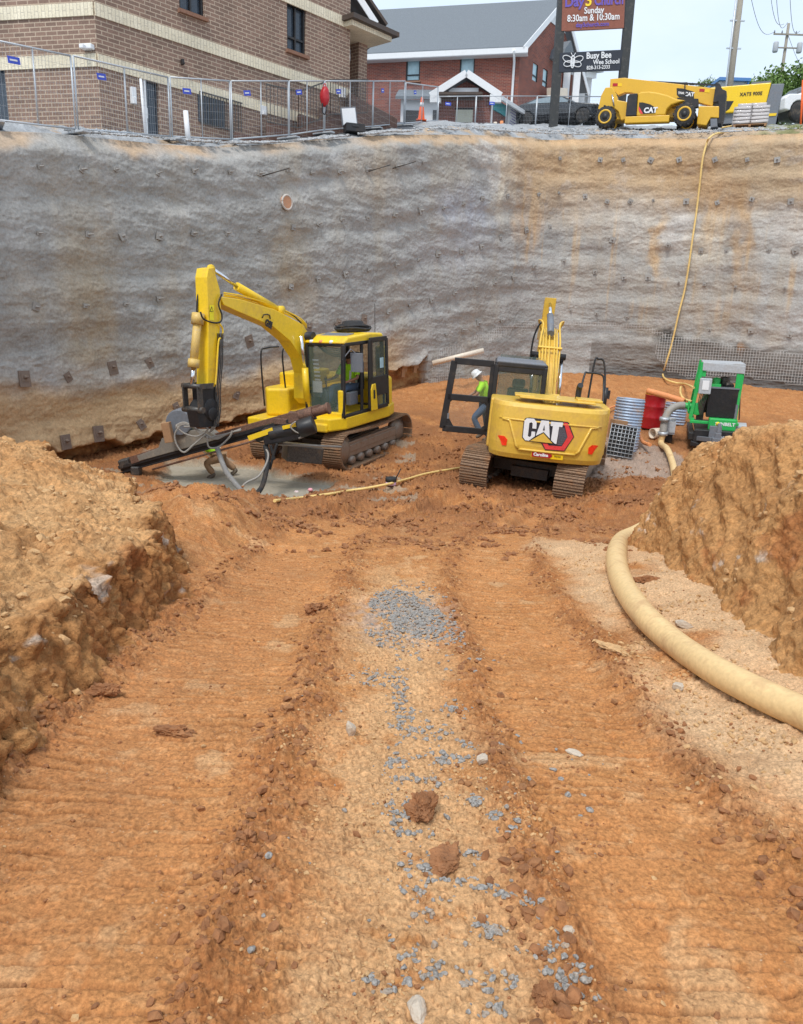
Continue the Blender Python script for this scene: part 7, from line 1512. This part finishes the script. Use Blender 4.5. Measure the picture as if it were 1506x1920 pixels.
# ================================================================ STONES AND CLODS
def lumps(nvar, seed, sq=(1,.8,.6), sub=1, rough=.3):
    rg = np.random.default_rng(seed); out = []
    for i in range(nvar):
        bm = bmesh.new(); bmesh.ops.create_icosphere(bm, subdivisions=sub, radius=1); V = np.array([v_.co[:] for v_ in bm.verts]); F = np.array([[q.index for q in f.verts] for f in bm.faces]); bm.free()
        pl = rg.normal(size=(7, 3)); pl /= np.linalg.norm(pl, axis=1)[:, None]
        for p_ in pl: d = V@p_; lim = rg.uniform(.45, .85); V = V-np.clip(d-lim, 0, 9)[:, None]*p_
        V = V*(1+rg.uniform(-rough, rough, len(V))*.35)[:, None]*np.array(sq)*rg.uniform(.8, 1.2, 3); out.append((V, F))
    return out
def scatter(name, X, Y, size, var, m_, sink=.25, zf=None, seed=1, Z=None, kind='stuff'):
    rg = np.random.default_rng(seed); Z = ground(X, Y) if Z is None else Z; vs = []; fs = []; b = 0
    for i in range(len(X)):
        V, F = var[rg.integers(len(var))]; a = rg.uniform(0, 2*PI, 3); ca, sa = math.cos(a[0]), math.sin(a[0]); tl_ = rg.uniform(-.5, .5); ct, st = math.cos(tl_), math.sin(tl_)
        R1 = np.array([[ca,-sa,0],[sa,ca,0],[0,0,1]]); R2 = np.array([[1,0,0],[0,ct,-st],[0,st,ct]]); P = (V*size[i])@(R1@R2).T+np.array([X[i], Y[i], Z[i]+size[i]*(.5-sink)]); vs.append(P); fs.append(F+b); b += len(P)
    return tag(raw_obj(name, np.concatenate(vs), np.concatenate(fs), m_, smooth=False), kind=kind)
rg = np.random.default_rng(5)
st1 = lumps(10, 1, (1.15,.8,.55), 2, .12); cl1 = lumps(12, 2, (1,.9,.7), 1, .5)
# grey crushed stone
X = []; Y = []; Sz = []
def pxs(px, row): 
    P = onground(px, row); return P.x, P.y
def blob(cx, cy, rx, ry, n, s0, s1, pw=.5):
    c = onground(cx, cy); e1 = onground(cx+rx, cy); e2 = onground(cx, cy-ry); ax = abs(e1.x-c.x); ay = abs(e2.y-c.y)
    t_ = rg.uniform(0, 2*PI, n); r_ = rg.uniform(0, 1, n)**pw; X.extend(c.x+ax*r_*np.cos(t_)); Y.extend(c.y+ay*r_*np.sin(t_)); Sz.extend(rg.uniform(s0, s1, n))
blob(745,1132,52,24,620,.008,.019); blob(785,1165,52,28,900,.008,.019); blob(770,1150,85,60,500,.006,.018,.8); blob(725,1190,40,20,90,.007,.017); blob(850,1180,20,30,90,.007,.017)
for q in ((700,1270,40,10,40),(745,1290,20,40,45),(850,1330,30,20,25),(760,1340,25,30,30),(790,1375,60,30,50),(880,1240,60,40,20),(870,1395,20,12,14),(740,1430,30,18,22),(830,1430,60,20,40),(790,1470,60,20,22),(745,1530,35,30,28),(885,1510,40,12,16),(930,1530,30,16,12),(960,1555,30,14,10),(780,1565,40,10,14),(790,1630,45,30,26),(880,1600,30,8,9),(905,1665,40,14,12),(830,1655,60,10,10),(950,1685,25,10,7),(800,1700,50,40,14),(915,1748,32,20,26),(995,1695,26,10,10),(830,1830,60,16,18),(730,1850,70,20,12),(1030,1785,50,20,16),(1060,1840,50,40,40),(910,1835,40,22,9),(770,1790,60,30,10),(920,1900,40,16,10),(960,1860,20,30,6),(1000,1430,120,80,14),(800,1500,260,330,60)): blob(*q, .006, .018 if q[1] < 1600 else .016, .8); blob(q[0], q[1], q[2]*1.5, q[3]*1.5, q[4]//2, .004, .010, .7)
scatter('gravel', np.array(X), np.array(Y), np.array(Sz), st1, M_['gravel'], .22, seed=3)
# crumbs of soil along the ruts and churned ground
def pick(n, y0, y1, x0, x1, wfn, s0, s1, pw=2.2):
    y = y0*np.exp(rg.uniform(0, 1, n)*math.log(y1/y0)); x = rg.uniform(x0, x1, n); k = rg.uniform(0, 1, n) < wfn(x, y); x, y = x[k], y[k]; s_ = s0+(s1-s0)*rg.uniform(0, 1, len(x))**pw; return x, y, s_
def wedge(x, y):
    cr = .95+curve(y); cl = -1.12+.55*curve(y)*sst(y, 8, 12); dr = np.abs(x-cr); dl = np.abs(x-cl)
    e = np.exp(-((dr-.47)/.10)**2)+np.exp(-((dl-.60)/.13)**2); return np.clip(e*(.5+.5*sst(n2(x*2, y*2), -.3, .4)), 0, 1)*(1-sst(y, 9, 11))
def wchurn(x, y): return sst(y, 7.8, 10)*(1-.5*sst(y, 17, 20))*sst(f2(x*1.2, y*1.2, 3), -.2, .4)*(inpoly_sd(x, y, POOL) < -.1)*.8
def wany(x, y): return sst(f2(x*1.4+5, y*1.4, 3), -.1, .6)*.5+.05
a = pick(60000, 1.25, 10, -2.2, 3.2, wedge, .003, .030, 5.5); b = pick(30000, 7.5, 22, -4, 6.5, wchurn, .012, .07, 2.8); c = pick(26000, 1.25, 9, -2, 3, wany, .003, .013, 3)
XX, YY, SS_ = [np.concatenate(q) for q in zip(a, b, c)]; scatter('soil_crumbs', XX, YY, SS_, cl1, M_['clod'], .3, seed=4)
a = pick(20000, 1.25, 8, -.55, .6, lambda x, y: wany(x, y)*.9, .003, .012, 3); b = pick(14000, 2.5, 9.6, 1.3, 3.0, lambda x, y: wany(x, y)*sst(x, 1.2, 1.7), .004, .022, 3); c = pick(2600, 1.3, 10, -2, 3, wany, .004, .015, 3)
XX, YY, SS_ = [np.concatenate(q) for q in zip(a, b, c)]; scatter('sandy_crumbs', XX, YY, SS_, cl1, M_['paleclod'], .3, seed=6)
# lumps on and below the banks
for G_, sg_, nm in ((GL, -1, 'bank_rubble'), (GR, 1, 'bank_rubble')):
    n_ = 5200; i = rg.integers(60, 740, n_); j = (rg.uniform(0, 1, n_)**1.3*400).astype(int)+8; P = G_[np.clip(j, 0, 419), i]; k = rg.uniform(0, 1, n_) < sst(n3(P[:, 0]*1.5, P[:, 1]*1.5, P[:, 2]*1.5), -.3, .5); P = P[k]; s_ = .008+.045*rg.uniform(0, 1, len(P))**3
    scatter(nm, P[:, 0], P[:, 1], s_, cl1, M_['paleclod'], .3, Z=P[:, 2], seed=7)
# gravel along the lot edge
n_ = 9000; s_ = rg.uniform(.12, .86, n_)*WL; o = rg.uniform(.0, 1, n_)**1.4*3.5; gp_ = proj(np.c_[wpath(s_), np.full(n_, 5.)])[0]; o = np.where((gp_ > 420) & (gp_ < 780), o*.2, o); P = wpath(s_); aw = P/np.linalg.norm(P, axis=1)[:, None]; P = P-wnorm(s_)*.2+aw*o[:, None]; k = rg.uniform(0, 1, n_) < sst(f2(P[:, 0]*.7, P[:, 1]*.7, 3), -.4, .4); P = P[k]; Z_ = lotz(P[:, 0], P[:, 1])+.02
scatter('lot_gravel', P[:, 0], P[:, 1], rg.uniform(.02, .06, len(P)), st1, simple('lot_stone', (.40,.41,.42), .85, dirt=.4, dcol=(.5,.4,.28), dscale=4, var=.35), .2, Z=Z_, seed=9)
# single rocks and clods worth a name
def rock(px, row, s_, m_, label, sq=(1,.8,.7), seed=0, name='rock', cat='rock', jag=.5):
    P = onground(px, row); bm = bmesh.new(); bmesh.ops.create_icosphere(bm, subdivisions=5, radius=1); V = np.array([v_.co[:] for v_ in bm.verts]); F = np.array([[q.index for q in f.verts] for f in bm.faces]); bm.free(); r2 = np.random.default_rng(seed)
    pl = r2.normal(size=(9, 3)); pl /= np.linalg.norm(pl, axis=1)[:, None]
    for p_ in pl: V = V-np.clip(V@p_-r2.uniform(.5, .8), 0, 9)[:, None]*p_*.9
    V = V*(1+jag*(.42*f3(V[:, 0]*2+seed, V[:, 1]*2, V[:, 2]*2, 3, .6)+.22*np.abs(f3(V[:, 0]*5+seed, V[:, 1]*5, V[:, 2]*5, 3, .7))))[:, None]*np.array(sq)*s_
    o = raw_obj(name, V, F, m_, smooth=jag < .5); o.location = (P.x, P.y, P.z+s_*sq[2]*.45); o.rotation_euler = (0,0,r2.uniform(0, 3)); tag(o, label, cat)
rock(657,1378,.042,M_['quartz'],'pale angular rock standing left of the gravel strip',(.75,.7,1.2),1,jag=.3)
rock(780,1914,.036,M_['quartz'],'whitish rock cut by the bottom edge of the photo',(1.2,.8,.6),2,jag=.3)
rock(905,1430,.035,M_['quartz'],'small grey tan rock right of the gravel strip',(1,.8,.8),3,jag=.3)
rock(857,1492,.0,M_['quartz'],'x',(1,1,1),3) if False else None
rock(1271,1295,.04,M_['quartz'],'grey white rock between the ruts and the cream hose',(.9,.8,.8),4,jag=.3)
rock(1283,1178,.06,M_['quartz'],'grey rock on the sand between the cream hose and the bank',(1.2,.8,.6),5,jag=.3)
rock(1078,1415,.03,M_['quartz'],'flat pale stone pressed into the right rut',(1.5,.9,.4),6,jag=.3)
rock(794,1532,.075,M_['clod'],'large red brown clod on the gravel strip, the upper one',(1.05,.9,.8),7,'clod','clod',1.0)
rock(838,1622,.075,M_['clod'],'flattened red brown clod just below the large one',(1.2,.8,.35),8,'clod','clod',1.0)
rock(1018,1873,.034,M_['clod'],'round red brown clod near the bottom edge, right of the middle',(.9,.9,.9),9,'clod','clod',.9)
rock(195,1303,.075,M_['clod'],'brown clod lying by itself at the foot of the left bank',(1.2,.7,.5),10,'clod','clod',.8)
rock(590,1150,.11,M_['clod'],'rough heap of clods on the left edge of the far gravel',(1,.9,.6),11,'clod','clod',1.1)
rock(322,1376,.07,M_['clod'],'flat broken clod in the left rut',(1.5,.8,.45),12,'clod','clod',1.0)
rock(1216,1090,.10,M_['clod'],'dark slab of soil between the hose bend and the right bank',(1.5,.6,.35),13,'clod','clod',.8)
rock(1150,1420-200,.08,M_['paleclod'],'sandy slab lying left of the cream hose',(1.5,.5,.35),14,'clod','clod',.8)
rock(1065,1755,.02,M_['quartz'],'small pale stone on the right rim of the gravel strip',(1.2,.9,.7),15,jag=.3)
# grass on the right of the lot edge
n_ = 5000; s_ = rg.uniform(.80, .97, n_)*WL; P = wpath(s_); aw = P/np.linalg.norm(P, axis=1)[:, None]; P = P+aw*rg.uniform(.3, 3.5, n_)[:, None]; Z_ = lotz(P[:, 0], P[:, 1]); h_ = rg.uniform(.04, .14, n_); a = rg.uniform(0, 2*PI, n_); w_ = .012
B0 = np.stack([P[:, 0]-w_*np.cos(a), P[:, 1]-w_*np.sin(a), Z_], 1); B1 = np.stack([P[:, 0]+w_*np.cos(a), P[:, 1]+w_*np.sin(a), Z_], 1); T_ = np.stack([P[:, 0]+rg.normal(0, .03, n_), P[:, 1]+rg.normal(0, .03, n_), Z_+h_], 1)
tag(raw_obj('grass', np.stack([B0, B1, T_], 1).reshape(-1, 3), np.arange(3*n_).reshape(n_, 3), M_['grass'], smooth=False), kind='stuff')
